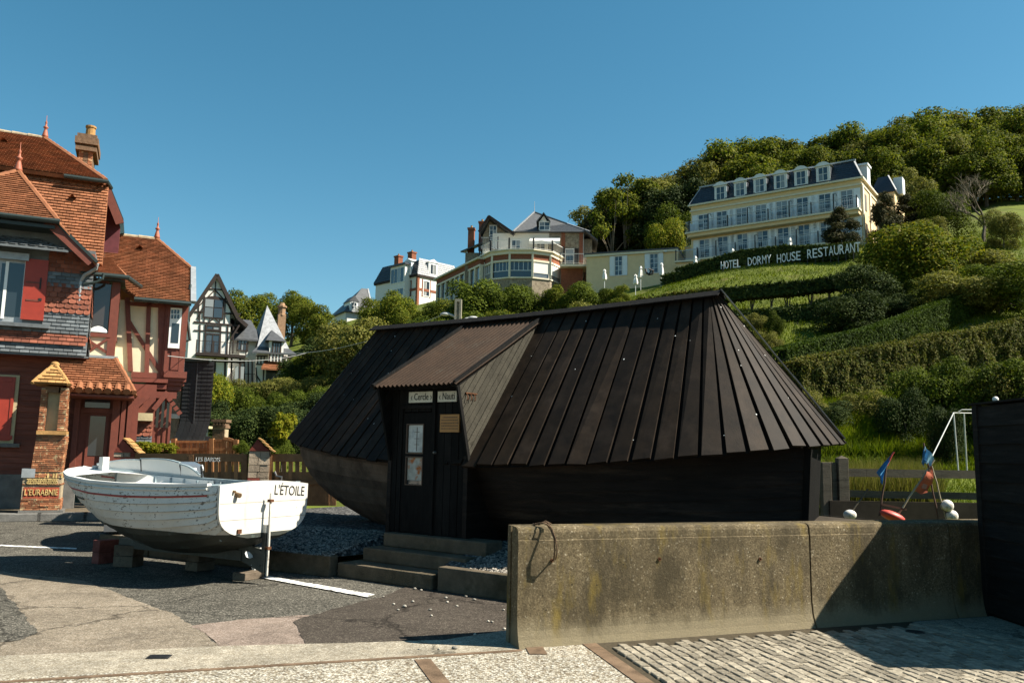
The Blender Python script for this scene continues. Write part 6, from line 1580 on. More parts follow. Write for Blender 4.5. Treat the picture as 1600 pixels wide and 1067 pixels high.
# ------------------------------------------------------------------ mansard house behind
MC = at(653, 431, 110.0); ML_ = at(587, 447, 117.0); rotm = math.atan2(MC.y-ML_.y, MC.x-ML_.x); Lm = math.hypot(MC.x-ML_.x, MC.y-ML_.y)
N = House('mansard_house', 'tall pale house with brick dressings and a slate mansard left of the glazed veranda', (ML_.x, ML_.y, 0), rotm, 'house'); ne = (MC.z+ML_.z)/2; nb_ = ne-9; nt_ = N.hv(650, 410, 1).z; Dm = 7.5
N.box('wall', 0, Lm, 0, Dm, nb_, ne, m_pwhite); N.box('cornice', -.2, Lm+.2, -.2, Dm, ne+.001, ne+.25, m_dtim)
mb = MB(); q = ne+.251
mb.add([(-.25,-.25,q),(Lm+.2,-.25,q),(Lm+.2,Dm,q),(-.25,Dm,q),(.9,.5,nt_),(Lm-.3,.35,nt_),(Lm-.3,Dm-.8,nt_),(.9,Dm-.8,nt_)], [(0,3,2,1),(4,5,6,7),(0,1,5,4),(1,2,6,5),(2,3,7,6),(3,0,4,7)]); nrf = mb.build('mansard_roof', m_hslate, N.t)
tiles([Vector((Lm+.2,-.25,q)),Vector((Lm+.2,Dm,q)),Vector((Lm-.3,Dm-.8,nt_)),Vector((Lm-.3,.35,nt_))], m_wslate, nrf, .3, .4, .03, 'slates', False, .01, Vector((0,1,0)))  # flank towards the sun gets the slate with sunlight in its colour
tiles([Vector((-.25,-.25,q)),Vector((Lm+.2,-.25,q)),Vector((Lm-.3,.35,nt_)),Vector((.9,.5,nt_))], m_hslate, nrf, .3, .4, .03, 'slates', False, .01, Vector((1,0,0)))
a, b = N.hv(610, 430, -1.0), N.hv(632.5, 430, -1.0); tz = N.hv(621, 416, -1).z
tw_ = N.box('turret', a.x, b.x, -1.0, .5, nb_, tz, m_pwhite); N.box('turret_roof', a.x-.25, b.x+.25, -1.25, .6, tz, tz+.25, m_hslate, tw_)
for z0, z1 in ((tz-2.4, tz-.3), (tz-5.2, tz-3.2)): N.window(a.x+.15, b.x-.15, z0, z1, -1.005, 4, 1, parent=tw_, frame=m_wwood)
c = N.hv(639, 424, -.1); d = N.box('dormer', c.x-.7, c.x+.7, -.3, 1.0, q+.1, nt_-.1, m_wwood); N.window(c.x-.5, c.x+.5, q+.3, nt_-.4, -.305, 2, 2, parent=d); N.plate('dormer_roof', [(c.x-.85,-.4,nt_-.1),(c.x+.85,-.4,nt_-.1),(c.x,-.4,nt_+.35)], m_wwood, (0,1.5,0), d)
c = N.hv(640, 450, 0); N.window(c.x-.45, c.x+.45, c.z-1.2, c.z+1.0, -.005, 2, 2, frame=m_brick)
N.box('brick_band', a.x+2.6, Lm+.03, -.05, -.001, ne-1.9, ne-1.55, m_brick); N.box('quoin', Lm-.3, Lm+.05, -.06, .3, nb_, ne-.001, m_brick)
# right flank
N.box('brick_band', Lm+.001, Lm+.05, .3, Dm, ne-1.9, ne-1.55, m_brick)
fl_ = N.F.hitu(666, 450, Lm)
def flank_win(y0, y1, z0, z1, x, parent):
    mb = MB(); mb.box(x, x+.06, y0, y0+.1, z0, z1); mb.box(x, x+.06, y1-.1, y1, z0, z1); mb.box(x, x+.06, y0+.1, y1-.1, z1-.1, z1); mb.box(x, x+.06, y0+.1, y1-.1, z0, z0+.1); w = mb.build('window', m_wwood, parent); m_ = (y0+y1)/2
    for s0, s1 in ((y0+.12, m_-.05), (m_+.05, y1-.12)): mb = MB(); mb.box(x+.005, x+.02, s0, s1, z0+.12, z1-.12); mb.build('pane', m_wing, w)
flank_win(fl_.y-.6, fl_.y+.6, fl_.z-1.2, fl_.z+1.0, Lm+.005, N.t)
for s_ in (-.75, .62): N.box('brick_jamb', Lm+.001, Lm+.05, fl_.y+s_, fl_.y+s_+.13, fl_.z-1.3, fl_.z+1.15, m_brick)
f2 = N.F.hitu(676, 424, Lm); d = N.box('dormer', Lm-1.2, Lm+.1, f2.y-.8, f2.y+.8, q+.05, nt_-.1, m_wwood); flank_win(f2.y-.6, f2.y+.6, q+.2, nt_-.3, Lm+.105, d)
mb = MB(); mb.plate([(Lm+.2,f2.y-1,nt_-.1),(Lm+.2,f2.y+1,nt_-.1),(Lm+.2,f2.y,nt_+.4)], (-1.6,0,0)); mb.build('dormer_roof', m_wwood, d)
N.chimney(616, 622.5, 399, 413, 2.5, m_brick); N.chimney(637, 643.5, 393, 409, 3.2, m_brick)
# ------------------------------------------------------------------ little slate roofed house far left of it
SO = at(560, 490, 120.0); S2 = House('slate_house', 'small house with steep slate roof and white dormer among the trees', (SO.x, SO.y, 0), math.radians(30), 'house')
sz0 = S2.hv(560, 489, 0).z; st_ = S2.hv(570, 451, 3).z; xa_, xb_ = S2.hv(536, 490, 0).x, S2.hv(580, 490, 0).x
S2.box('wall', xa_+.5, xb_-.3, .3, 6, sz0-5, sz0, m_pwhite)
mb = MB(); tpx = S2.hv(571, 452, 3); mb.add([(xa_,-.2,sz0),(xb_+.3,-.2,sz0),(xb_+.3,6.5,sz0),(xa_,6.5,sz0),(tpx.x-.6,3,st_),(tpx.x+.4,3,st_)], [(0,1,5,4),(1,2,5),(2,3,4,5),(3,0,4),(3,2,1,0)]); srf = mb.build('roof', m_hslate2, S2.t)
mb = MB(); mb.beam((xb_+.3,-.2,sz0+.06),(tpx.x+.4,3,st_+.06),.22,.08); mb.build('hip_flashing', m_wslate, srf)
c = S2.hv(552, 479, .2); d = S2.box('dormer', c.x-.6, c.x+.6, -.1, 2.5, sz0+.2, c.z+.8, m_wwood); S2.window(c.x-.42, c.x+.42, sz0+.4, c.z+.6, -.105, 2, 2, parent=d); S2.plate('dormer_roof', [(c.x-.8,-.2,c.z+.7),(c.x+.8,-.2,c.z+.7),(c.x,-.2,c.z+1.6)], m_hslate2, (0,3,0), d)

# ------------------------------------------------------------------ black and white timbered house
TO = at(335, 605, 72.0); TH = House('timbered_house', 'black and white half timbered house with steep gable and pointed slate roof in sunlit tone', (TO.x, TO.y, 0), math.radians(24), 'house'); th = TH.hv
tb0 = 4.0
gL, gR, gT = th(302, 487, 0), th(377, 507, 0), th(339, 428, 0)
gR = Vector((gR.x, 0, gR.z)); gL2 = Vector((gT.x - (gR.x-gT.x)*.98, 0, gR.z))
zfl = th(335, 554, 0).z
mb = MB(); mb.plate([gL2 + Vector((.35,0,.3)), Vector((gL2.x+.35,0,tb0)), Vector((gR.x-.9,0,tb0)), Vector((gR.x-.9,0,gR.z+.9)), gT + Vector((0,0,-.3))], (0,.25,0)); mb.build('gable_wall', m_pwhite, TH.t)
TH.box('body', gL2.x+.4, gR.x-.95, .25, 9, tb0, gR.z, m_pwhite)
bk = Vector((0,10,0)); fr = Vector((0,-.22,0))
mb = MB(); mb.plate([gL2+fr, gT+fr, gT+bk, gL2+bk], (0,0,-.16)); rf_ = mb.build('gable_roof', m_hslate2, TH.t); kk = gT.lerp(gR, .86); gRf = gR + Vector((.5,0,-.05))
mb = MB(); mb.plate([gT+fr, kk+fr, kk+bk, gT+bk], (0,0,-.16)); mb.build('gable_slope', m_hslate2, rf_); mb = MB(); mb.plate([kk+fr, gRf+fr, gRf+bk, kk+bk], (0,0,-.16)); mb.build('roof_kick', m_hslate2, rf_)
for a, b in ((gL2, gT), (gT, kk), (kk, gRf)): mb = MB(); mb.beam(a+fr+Vector((0,-.03,-.1)), b+fr+Vector((0,-.03,-.1)), .1, .32); mb.build('barge_board', m_dtim, rf_)
T_ = lambda p, q, w=.16, v=-.03: TH.bar('timber', p, q, v, w*.72, .07, m_dtim)
T_((305,487),(376,491),.2); T_((303,503),(374,509),.22)
for x, t, b in ((311,470,500),(320,463,503),(352,465,505),(361,480,507),(368,495,508),(313,487,503),(328,489,504),(344,490,505)): T_((x,t),(x-1,b),.12)
T_((326,490),(343,504),.12); T_((343,490),(326,504),.12,-.04)
T_((306,483),(336,453),.14); T_((336,453),(366,486),.14); T_((325,451),(349,453),.14); T_((337,440),(336,470),.12); T_((308,498),(322,472),.12); T_((353,470),(372,505),.12); T_((313,465),(361,468),.10)
# arched gable window
c = th(334, 478, -.02); w0 = .86
mb = MB(); pr = [(c.x-w0,-.08,c.z-1.15),(c.x+w0,-.08,c.z-1.15)] + [(c.x+w0*math.cos(a), -.08, c.z+.45+.42*math.sin(a)) for a in [i*math.pi/10 for i in range(11)]]; mb.plate(pr, (0,.1,0)); aw_ = mb.build('arched_window', m_dtim, TH.t)
for s0, s1 in ((-.72,-.04),(.04,.72)):
    for z0, z1 in ((-1.02,-.2),(-.12,.55)): q = MB(); q.box(c.x+s0, c.x+s1, -.1, -.082, c.z+z0, c.z+z1); q.build('pane', m_wing, aw_)
# first floor: tall doors, posts
for x in (312.5, 321, 345, 356, 365): T_((x,507),(x-1.5,553),.17)
T_((303,516),(372,520),.14)
for x0, x1, y0, y1, cl, rw in ((321,345,508,517,2,1),(319,344,521,553,2,1)):
    a, b = th(x0,(y0+y1)/2,-.02), th(x1,(y0+y1)/2,-.02); TH.window(a.x, b.x, th((x0+x1)/2,y1,-.02).z, th((x0+x1)/2,y0,-.02).z, -.03, cl, rw, frame=m_dtim, bw=.12)
mb = MB(); mb.beam(th(360,530,-.3), th(374,508,-.3), .14, .14); mb.build('bracket', m_dtim, TH.t)
xa_, xb_ = th(306,555,-1.2).x, th(384,557,-1.2).x
TH.box('balcony_slab', xa_, xb_, -1.2, -.001, zfl-.25, zfl, m_dtim); TH.railing([(xa_,-1.15,zfl),(xb_,-1.15,zfl)], 1.0, rail=m_dtim, step=.2, pstep=1.5, postmat=m_dtim)
for x in (318, 336, 352, 362, 375): T_((x,560),(x-1,604),.22)
T_((303,562),(382,566),.3)
for x0, x1 in ((326,336),(367,381)): a, b = th(x0,585,-.02), th(x1,585,-.02); TH.box('dark_opening', a.x, b.x, -.04, -.01, th(330,600,0).z, th(330,570,0).z, m_wing)
# middle link with slate roof, dormer window
lx0, lx1 = th(372,530,1.0).x, th(402,530,1.0).x; lz = th(386,529,1).z; lt = th(384,508,2.5).z
TH.box('link_wall', lx0-1, lx1+.2, 1.4, 7, tb0, lz, m_pwhite); mb = MB(); mb.plate([(lx0-.6,.7,lz-.1),(lx1+.4,.7,lz-.1),(lx1-.4,3.2,lt+.6),(lx0-.6,3.2,lt+.6)], (0,0,-.14)); mb.build('link_roof', m_hslate2, TH.t)
a, b = th(370,539,.9), th(388,539,.9); TH.window(a.x, b.x, th(380,549,.9).z, th(380,530,.9).z, .9, 3, 1, frame=m_dtim, bw=.1); TH.rect('link_panel', 374, 550, 388, 558, .92, .4, m_pwhite)
for x in (376,382,388,394): T_((x,562),(x,602),.16,1.3)
TH.railing([(th(368,602,.5).x,.5,th(380,603,.5).z),(th(398,602,.5).x,.5,th(380,603,.5).z)], 1.1, rail=m_dtim, step=.18)
# pointed roof wing
pT = th(417.5, 477, 3.0); pe = th(430, 556, 0); ez = th(425, 545, .2).z
pl0, pr0 = th(398,545,.2), th(455,548,.2); ez = th(426, 543, .2).z
TP_ = Vector((pT.x, 3.0, pT.z)); qa, qb, qc, qd = Vector((th(402,541,.2).x,.2,ez)), Vector((th(452,541,.2).x,.2,ez)), Vector((th(452,541,.2).x,6.5,ez)), Vector((th(402,541,.2).x-.3,6.5,ez))
mb = MB(); mb.add([qa,qb,TP_], [(0,1,2)]); o = mb.build('pointed_roof', m_wslate, TH.t); mb = MB(); mb.add([qd,qa,TP_,qb,qc], [(0,1,2),(3,4,2),(4,0,2)]); mb.build('roof_flank', m_hslate2, o)  # front slope carries the sun glare in its colour, flanks stay dark
mb = MB(); mb.plate([qa+Vector((-.5,-.7,-.55)), Vector((qb.x+.6,-.5,ez-.55)), qb, qa], (0,0,-.12)); mb.build('flared_eave', m_hslate2, o)
TH.box('wing_wall', qa.x+.05, qb.x-.05, .45, 6.2, tb0, ez-.15, m_pwhite)
for x in (403, 408, 413, 440, 446, 452): T_((x,556),(x-.5,568),.14,.42)
for p, q in (((400,569),(455,571)),((400,574),(402,604)),((412,574),(411,604)),((400,585),(412,604)),((400,601),(416,603)),((447,574),(446,596)),((454,560),(452,600)),((447,590),(453,575)),((400,556),(456,558))): T_(p, q, .15, .42)
a, b = th(415,590,.42), th(443,590,.42); TH.box('porch_opening', a.x, b.x, .38, .44, tb0, th(430,576,.4).z, m_wing)
# dormer of the pointed roof, tile canopy, chimney
dz0, dz1 = th(432,553,-.4).z, th(432,533,-.4).z; a, b = th(421,545,-.4), th(443,545,-.4)
d = TH.box('dormer', a.x, b.x, -.4, 2.2, th(432,565,-.4).z, dz1, m_pwhite); TH.window(a.x+.2, b.x-.2, dz0, dz1-.05, -.42, 3, 1, frame=m_dtim, bw=.12, parent=d)
for x in (421.5,427,432,437,442.5): mb = MB(); mb.beam(th(x,553,-.42), th(x-.3,565,-.42), .12, .05, up=(0,1,0)); mb.build('dormer_timber', m_dtim, d)
pk = th(427, 514, -.2); mb = MB(); e0_, e1_ = Vector((th(416,534,-.7).x,-.7,dz1)), Vector((th(448,535,-.7).x,-.7,dz1)); pk2 = Vector((pk.x,.6,pk.z)); pk3 = Vector((pk.x,2.6,pk.z+.1))
mb.add([e0_, e1_, pk2, pk3, Vector((e0_.x,2.2,dz1)), Vector((e1_.x,2.2,dz1))], [(0,1,2),(0,2,3,4),(1,5,3,2),(0,4,5,1)]); mb.build('dormer_roof', m_hslate2, d)
ca_, cb_ = Vector((th(408,574,-1.1).x,-1.1,th(430,576.5,-1.1).z)), Vector((th(453,576,-1.1).x,-1.1,th(430,576.5,-1.1).z)); zt_ = th(430,564.5,.4).z
cp = [ca_, cb_, Vector((cb_.x-.6,.4,zt_)), Vector((ca_.x+.5,.4,zt_))]; mb = MB(); mb.plate(cp, (0,0,-.1)); o = mb.build('tile_canopy', m_tile, TH.t); tiles(cp, m_tile, o, .2, .3, .03, 'canopy_tiles', False, .01, Vector((1,0,0)))
cx_ = th(440, 500, 4.5); mb = MB(); z0, z1 = th(440,545,4.5).z, th(440,473,4.5).z
mb.box(cx_.x-.36, cx_.x+.36, 4.3, 5.0, z0, z1-1.2); o = mb.build('chimney', m_chim, TH.t); mb = MB(); mb.lathe([(.42,0),(.42,.12),(.34,.16),(.34,.75),(.46,.8),(.46,.95),(.3,1.0),(.22,1.25)], n=8); q = mb.build('chimney_crown', m_chim, o); q.location = (cx_.x, 4.65, z1-1.25)

# ================================================================== THINGS BETWEEN HOUSE AND HUT
m_picket = M('brown stained fence wood', (.27,.13,.055), .75, .3, 5, .2, 30, stretch=(3,3,.6), obr=.3)
m_picketd = M('dark stained fence wood', (.18,.09,.04), .75, .3, 5, .2, 30, obr=.3)
m_sign2 = M('white gate lettering', (.62,.60,.55), .6, .1, 9)
def slate_tower():
    Y = 27.5; a, b = at(281, 690, Y), at(318, 690, Y); t = thing('slate_hung_wall', 'dark slate hung narrow gable wall with a flared foot behind the garden gate', 'wall', (a.x, Y, 0))
    z1 = at(300, 565, Y).z; z0 = at(300, 688, Y).z; w = b.x-a.x; mb = MB(); mb.box(0, w, 0, .35, 0, z1); core = mb.build('wall', m_gutter, t)
    m_ds = M('black slate hanging', (.022,.024,.026), .6, .35, 4, .2, 30, isl=.3); n = int((z1-z0)/.13)
    for k in range(n):
        z = z0 + (z1-z0)*k/n; f = .12*max(0, 1-k/6)**2; mb = MB()
        x = -.02 - f
        while x < w + f: mb.add([(x,-.03-f,z),(x+.19,-.03-f,z),(x+.19,-.015-f,z+.15),(x,-.015-f,z+.15),(x,-.01-f,z),(x+.19,-.01-f,z)], [(0,1,2,3),(0,4,5,1)]); x += .2
        mb.build('slate_course', m_ds, t, 'stuff')
    mb = MB(); mb.box(-.25, w+.25, -.2, .1, z0-.3, z0-.02); mb.build('white_foot', m_pwhite, t)
    mb = MB(); mb.box(w*.52, w*.52+.03, -.045, -.03, z0+.2, z1); mb.build('seam', m_hslate2, t)
    mb = MB(); mb.box(-.1, w+.05, -.1, .1, z1, z1+.12); mb.build('lead_cap', m_gutter, t)
    mb = MB(); mb.box(-.55, -.12, .1, .6, 0, z1-.4); mb.build('stone_pier', m_stone, t); mb = MB(); mb.box(-.6, -.08, .05, .65, z1-1.9, z1-1.75); mb.build('pier_cap', m_pwhite, t)
slate_tower()
# rear garden gate/balustrade
def rear_gate():
    Y = 24.5; P_ = lambda x, y: at(x, y, Y); b_ = P_(272, 735); b_.z = 0; t = thing('balustrade_fence', 'light brown wooden balustrade fence in the sun behind the front gate', 'fence', b_)
    L_ = lambda x, y: P_(x, y) - b_
    for a, c, h in (((271,690),(331,690),.07),((271,702),(368,702),.09),((331,688),(369,688),.07)): mb = MB(); mb.beam(L_(*a), L_(*c), .07, h); mb.build('rail', m_picket, t)
    x = 273.0; k = 0
    while x < 366:
        mb = MB(); p, q = L_(x, 690), L_(x, 738); mb.beam(p, q, .085, .03, up=(0,1,0)); mb.build('baluster', m_picket, t); x += 5.2
    for x in (272, 331, 369): mb = MB(); mb.beam(L_(x, 685 if x != 369 else 687), L_(x, 745), .13, .13, up=(0,1,0)); mb.build('post', m_picket, t)
    mb = MB(); pts = [L_(350,684.5), L_(357,685.5), L_(364,688), L_(370,692)]
    for a, c in zip(pts, pts[1:]): mb.beam(a, c, .08, .08)
    mb.build('curved_rail', m_picket, t)
rear_gate()
def front_fence():
    Y0, Y1 = 17.8, 17.2; P_ = lambda x, y: at(x, y, Y0 + (Y1-Y0)*(x-200)/280); b_ = P_(210, 760); b_.z = 0
    t = thing('picket_fence', 'dark brown wooden garden fence and gate lettered LES BARDIS behind the white boat', 'fence', b_); L_ = lambda x, y: P_(x, y) - b_
    for a, c in ((211,384),(421,522)):
        for y, h in ((714,.10),(718,.06),(752,.09)): mb = MB(); mb.beam(L_(a,y+ (1 if a > 400 else 0)), L_(c,y+1), .05, h if y != 714 else .16); mb.build('rail', m_picketd, t)
        x = a + 1.5; k = 0
        while x < c:
            mb = MB(); p, q = L_(x, 714), L_(x, 790); mb.beam(p + Vector((0,.03,0)), q + Vector((0,.03,0)), .085, .025, up=(0,1,0)); mb.build('picket', m_picketd if k % 3 else m_picket, t); x += 10.4 ; k += 1
            mb = MB(); p, q = L_(x-5.2, 737), L_(x-5.2, 790); mb.beam(p + Vector((0,.035,0)), q + Vector((0,.035,0)), .085, .02, up=(0,1,0)); mb.build('short_picket', m_picketd, t)
    for x in (297, 300, 383, 422): mb = MB(); mb.beam(L_(x,710), L_(x,800), .10, .10, up=(0,1,0)); mb.build('post', m_picketd, t)
    p = L_(327, 719); put('gate_lettering', text_mesh('LES BARDIS', .125, .004, m_sign2, sx=.82), t, p + Vector((0,-.085,.012)))
front_fence()
m_rubble = M('painted brick and flint', (.28,.22,.16), .85, .35, 7, .4, 30, obr=.4)
m_rub2 = M('dark red pier brick', (.19,.05,.035), .85, .3, 9, .4, 30, obr=.3)
def pier(x0, x1, y0, yp, y1, Y, label):
    b_ = at((x0+x1)/2, y1, Y); b_.z = 0; t = thing('gate_pier', label, 'gate pier', b_, math.radians(14)); k = Y/1290; w = (x1-x0)*k*.5; zt = at(x0, yp, Y).z; za = at(x0, y0, Y).z
    mb = MB(); mb.box(-w*.94, w*.94, -.2, .25, 0, zt); mb.build('core', m_mortar, t)
    z = .02
    while z < zt-.04:
        h = rnd.uniform(.09,.15); x = -w
        while x < w-.03:
            l = min(w-x, rnd.uniform(.13,.26)); 
            if w-x-l < .06: l = w-x
            mb = MB(); mb.box(x+.006, x+l-.006, -.22-rnd.uniform(0,.02), -.19, z, min(zt, z+h)-.01); mb.build('stone', rnd.choice([m_rubble, m_rubble, m_rub2]), t); x += l
        y = -.2
        while y < .25: mb = MB(); mb.box(w*.94+.001, w+.012, y+.006, min(.25, y+.15)-.006, z, min(zt, z+h)-.01); mb.build('side_stone', m_rubble, t); y += .15
        z += h
    mb = MB(); mb.add([(-w,-.25,zt),(w,-.25,zt),(w,.3,zt),(-w,.3,zt),(-w*.25,-.25,za),(-w*.25,.3,za)], [(0,1,4),(1,2,5,4),(2,3,5),(3,0,4,5),(0,3,2,1)]); cp = mb.build('cap_core', m_rub2, t)
    for q in range(4):
        a = Vector((-w*.25,0,za)).lerp(Vector((w*1.25,0,zt-.04)), q/4); c = Vector((-w*.25,0,za)).lerp(Vector((w*1.25,0,zt-.04)), (q+1.25)/4)
        mb = MB(); nrm_ = Vector((za-zt, 0, w*1.5)).normalized(); 
        for j in range(3): y = -.3 + j*.22; mb = MB(); mb.plate([Vector((a.x,y,a.z))+nrm_*.02, Vector((c.x,y,c.z))+nrm_*.045, Vector((c.x,y+.21,c.z))+nrm_*.045, Vector((a.x,y+.21,a.z))+nrm_*.02], nrm_*.025); mb.build('cap_tile', m_tileo, cp)
pier(386, 416, 686, 704, 790, 17.3, 'flint and red brick gate pier with one sided tile cap, right of the lettered gate')
pier(176, 206, 686, 706, 790, 17.9, 'flint and red brick gate pier with one sided tile cap beside the porch door')
def brick_pillar():
    Y = 29; a, b = at(331, 690, Y), at(350, 690, Y); t = thing('brick_pillar', 'square brown brick pillar with corbelled cap in the garden behind the fence', 'pillar', (a.x, Y, 0)); w = b.x-a.x; z1 = at(340, 655, Y).z
    mb = MB(); mb.box(.01, w-.01, .01, w, 0, z1-.3); mb.build('core', m_mortar, t); z = .6; k = 0
    while z < z1-.36:
        x = -.1 if k % 2 else 0
        while x < w: xa, xb = max(0, x), min(w, x+.2); mb = MB(); mb.box(xa+.004, xb-.004, -.01, .03, z, z+.062); mb.build('brick', m_brickc, t); x += .21
        z += .072; k += 1
    for z0, e in ((z1-.3,.03),(z1-.2,.0),(z1-.1,.05)): mb = MB(); mb.box(-e, w+e, -e, w+e, z0+.001, z0+.1); mb.build('cap_course', m_brickc, t)
    for q in range(4): mb = MB(); mb.box(q*w/4+.02, q*w/4+.08, -.045, -.001, z1-.2, z1-.1); mb.build('dentil', m_brickc, t)
brick_pillar()
def balus():
    p = at(318, 690, 28); p.z = at(318, 690, 28).z - .1; t = thing('stone_baluster', 'pale carved stone baluster post beside the slate hung wall', 'baluster', p)
    mb = MB(); mb.lathe([(.14,-.5),(.14,.02),(.09,.05),(.06,.12),(.10,.25),(.10,.32),(.05,.42),(.06,.46),(.12,.48),(.12,.54)], n=12); mb.build('shaft', m_niche, t, smooth=True); mb = MB(); mb.box(-.2,.2,-.2,.2,.541,.62); mb.build('cap', m_niche, t)
balus()
# parked car mostly hidden behind the boat
def car():
    m_car = M('silver grey car paint', (.22,.235,.25), .25, .05, 3, metal=.6, spec=.6); m_tyre = M('black tyre', (.015,.015,.015), .9, .2, 20); m_cg = glass('car glass', (.02,.025,.028), .03)
    p = at(246, 800, 15.2); o = Vector((p.x, 15.2, 0)); t = thing('parked_car', 'silver car parked behind the white boat with only its roof line showing', 'car', o, math.radians(113))
    t.scale = (.86, .92, 1)
    # side profile (x along the car, front to the right), roof about 1.3 m
    zr = at(250, 720, 15.0).z
    body = [(-2.0,.32),(-2.02,.62),(-1.95,.86),(-1.2,.93),(1.0,.90),(1.75,.78),(1.98,.62),(1.98,.34)]
    mb = MB(); R = []
    for y, s in ((-.80,.96),(-.84,1),(.84,1),(.80,.96)): R.append([(x*s, y, .3+(z-.3)*(1 if abs(y) > .82 else .97)) for x, z in body])
    mb.loft(R[::-1], closed=True, cap=True); mb.build('body', m_car, t, smooth=False)
    cab = [(-1.75,.92),(-1.25,zr-.08),(-.6,zr),(.15,zr-.02),(.55,zr-.13),(1.15,.92)]
    mb = MB(); R = []
    for y, s, dz in ((-.79,1,0),(-.60,.94,0),(.60,.94,0),(.79,1,0)):
        R.append([(x*s, y if z < 1 else y*(.9 if abs(y) > .7 else 1), z - (.05 if abs(y) > .7 and z > 1 else 0)) for x, z in cab])
    mb.loft(R[::-1]); mb.build('roof', m_car, t, smooth=True)
    for sgn in (-1, 1):
        mb = MB(); w = [(-1.35,.95),(-1.05,zr-.15),(-.5,zr-.09),(.1,zr-.10),(.42,zr-.19),(.86,.95)]
        q = [Vector((x, sgn*(.795 if z < 1 else .725), z)) for x, z in w]; mb.plate(q, (0, sgn*.006, 0)); mb.build('side_window', m_cg, t)
        mb = MB(); tr = [Vector((x, sgn*(.81 if z < 1 else .74), z+.02)) for x, z in w]
        for a, b in zip(tr[1:], tr[2:]): mb.beam(a, b, .02, .035)
        mb.build('window_trim', m_wwood, t)
    mb = MB(); mb.plate([(-1.72,-.62,.98),(-1.72,.62,.98),(-1.30,.54,zr-.13),(-1.30,-.54,zr-.13)], (-.012,0,.004)); mb.build('rear_window', m_cg, t)
    for q in (((-1.74,.68,.96),(-1.29,.59,zr-.11)),((-1.74,-.68,.96),(-1.29,-.59,zr-.11)),((-1.29,.6,zr-.11),(-1.27,0,zr-.085)),((-1.29,-.6,zr-.11),(-1.27,0,zr-.085))): mb = MB(); mb.beam(q[0], q[1], .03, .03); mb.build('window_trim', m_wwood, t)
    for x in (-1.25, 1.22):
        for y in (-.78, .62):
            mb = MB(); mb.tube([(x,y,.31),(x,y+.16,.31)], .31, 18); w = mb.build('wheel', m_tyre, t); mb = MB(); mb.tube([(x,y-.005,.31),(x,y+.165,.31)], .19, 14); mb.build('rim', m_zinc, w)
    for y in (-.6, .6): mb = MB(); mb.sphere((0,0,0), .1, 10, 6, sx=.5); o_ = mb.build('headlight', m_cg, t, smooth=True); o_.location = (1.9, y, .64)
    for y in (-.82, .82): mb = MB(); mb.sphere((0,0,0), .09, 8, 6, sx=.6, sz=.7); o_ = mb.build('mirror', m_car, t, smooth=True); o_.location = (.8, y*1.08, .98)
car()
# lamp pole behind the hut and overhead cables
m_conc = M('pale concrete pole', (.30,.27,.21), .9, .2, 6, .3, 30)
def pole():
    Y = 24; b_ = T(716, Y); t = thing('lamp_post', 'square concrete pole with two lamp arms showing over the hut ridge', 'lamp post', b_); L_ = lambda x, y: at(x, y, Y) - b_
    z = L_(716, 468).z; x = L_(716, 480).x
    mb = MB(); mb.box(x-.10, x-.04, -.1, .1, 0, z); mb.box(x+.04, x+.10, -.1, .1, 0, z); mb.box(x-.04, x+.04, -.1, .1, z-.08, z+.0); mb.box(x-.04, x+.04, -.03, .03, 0, z-.09); mb.build('pole', m_conc, t)
    for s, pts in ((-1, ((713,498),(709,494),(702,491),(699,490))), (1, ((718,505),(728,498),(736,496)))):
        mb = MB(); q = [L_(*p) for p in pts]; mb.tube(q, .035, 7); a = mb.build('lamp_arm', m_wmetal, t); mb = MB(); e = q[-1]; mb.sphere((0,0,0), .1, 10, 6, sx=1.6, sz=.6); o = mb.build('lamp_head', m_wmetal, a, smooth=True); o.location = e + Vector((s*.06,0,-.02))
    return t
pole()
m_cable = M('grey cable', (.30,.30,.29), .6, .1, 9)
def cable(label, pts, r):
    b_ = Vector(pts[0]); t = thing('overhead_cable', label, 'cable', b_); P0, P1 = Vector(pts[0]), Vector(pts[1]); n = 14; mb = MB()
    mb.tube([P0.lerp(P1, i/n) - b_ - Vector((0,0,1))*pts[2]*4*(i/n)*(1-i/n) for i in range(n+1)], r, 5); mb.build('wire', m_cable, t)
cable('pale cable sagging from the lamp pole to the left across the trees', (at(699,489,24), at(440,552,40), .35), .013)
cable('thin dark cable crossing in front of the timbered house', (at(262,556,21), at(480,551,40), .25), .010)
# garden plants close by
# ================================================================== PLANTS
nr = np.random.default_rng(11)
lm_oak = leafmat('broadleaf foliage', [(0.032,0.050,0.008),(0.078,0.104,0.014),(0.140,0.160,0.020),(0.205,0.195,0.030)], .36)
lm_olive = leafmat('olive budding foliage', [(0.060,0.068,0.020),(0.120,0.124,0.032),(0.180,0.176,0.044),(0.240,0.210,0.060)], .3)
lm_dark = leafmat('dark foliage and shaded shrub tone', [(0.016,0.029,0.010),(0.032,0.048,0.014),(0.054,0.070,0.019)], .15)  # dark leaves, also painting the shade on shrubs that lie in shadow
lm_pine = leafmat('bronze pine foliage', [(0.026,0.029,0.016),(0.048,0.048,0.022),(0.088,0.077,0.035)], .15)
lm_yel = leafmat('yellow green shrub foliage', [(.055,.085,.012),(.11,.145,.014),(.20,.205,.02),(.27,.235,.025)], .35)
lm_shrub = leafmat('mid green shrub foliage', [(.032,.050,.009),(.075,.100,.014),(.12,.145,.018)], .3)
lm_hedge = leafmat('clipped hedge foliage', [(0.021,0.039,0.007),(0.045,0.075,0.012),(0.072,0.105,0.015)], .25)
lm_brown = leafmat('dry hedge foliage', [(.045,.048,.014),(.085,.085,.022),(.13,.12,.034),(.07,.10,.016)], .25)
lm_grass = leafmat('grass blades', [(.050,.085,.005),(.095,.130,.007),(.145,.165,.011)], .35)
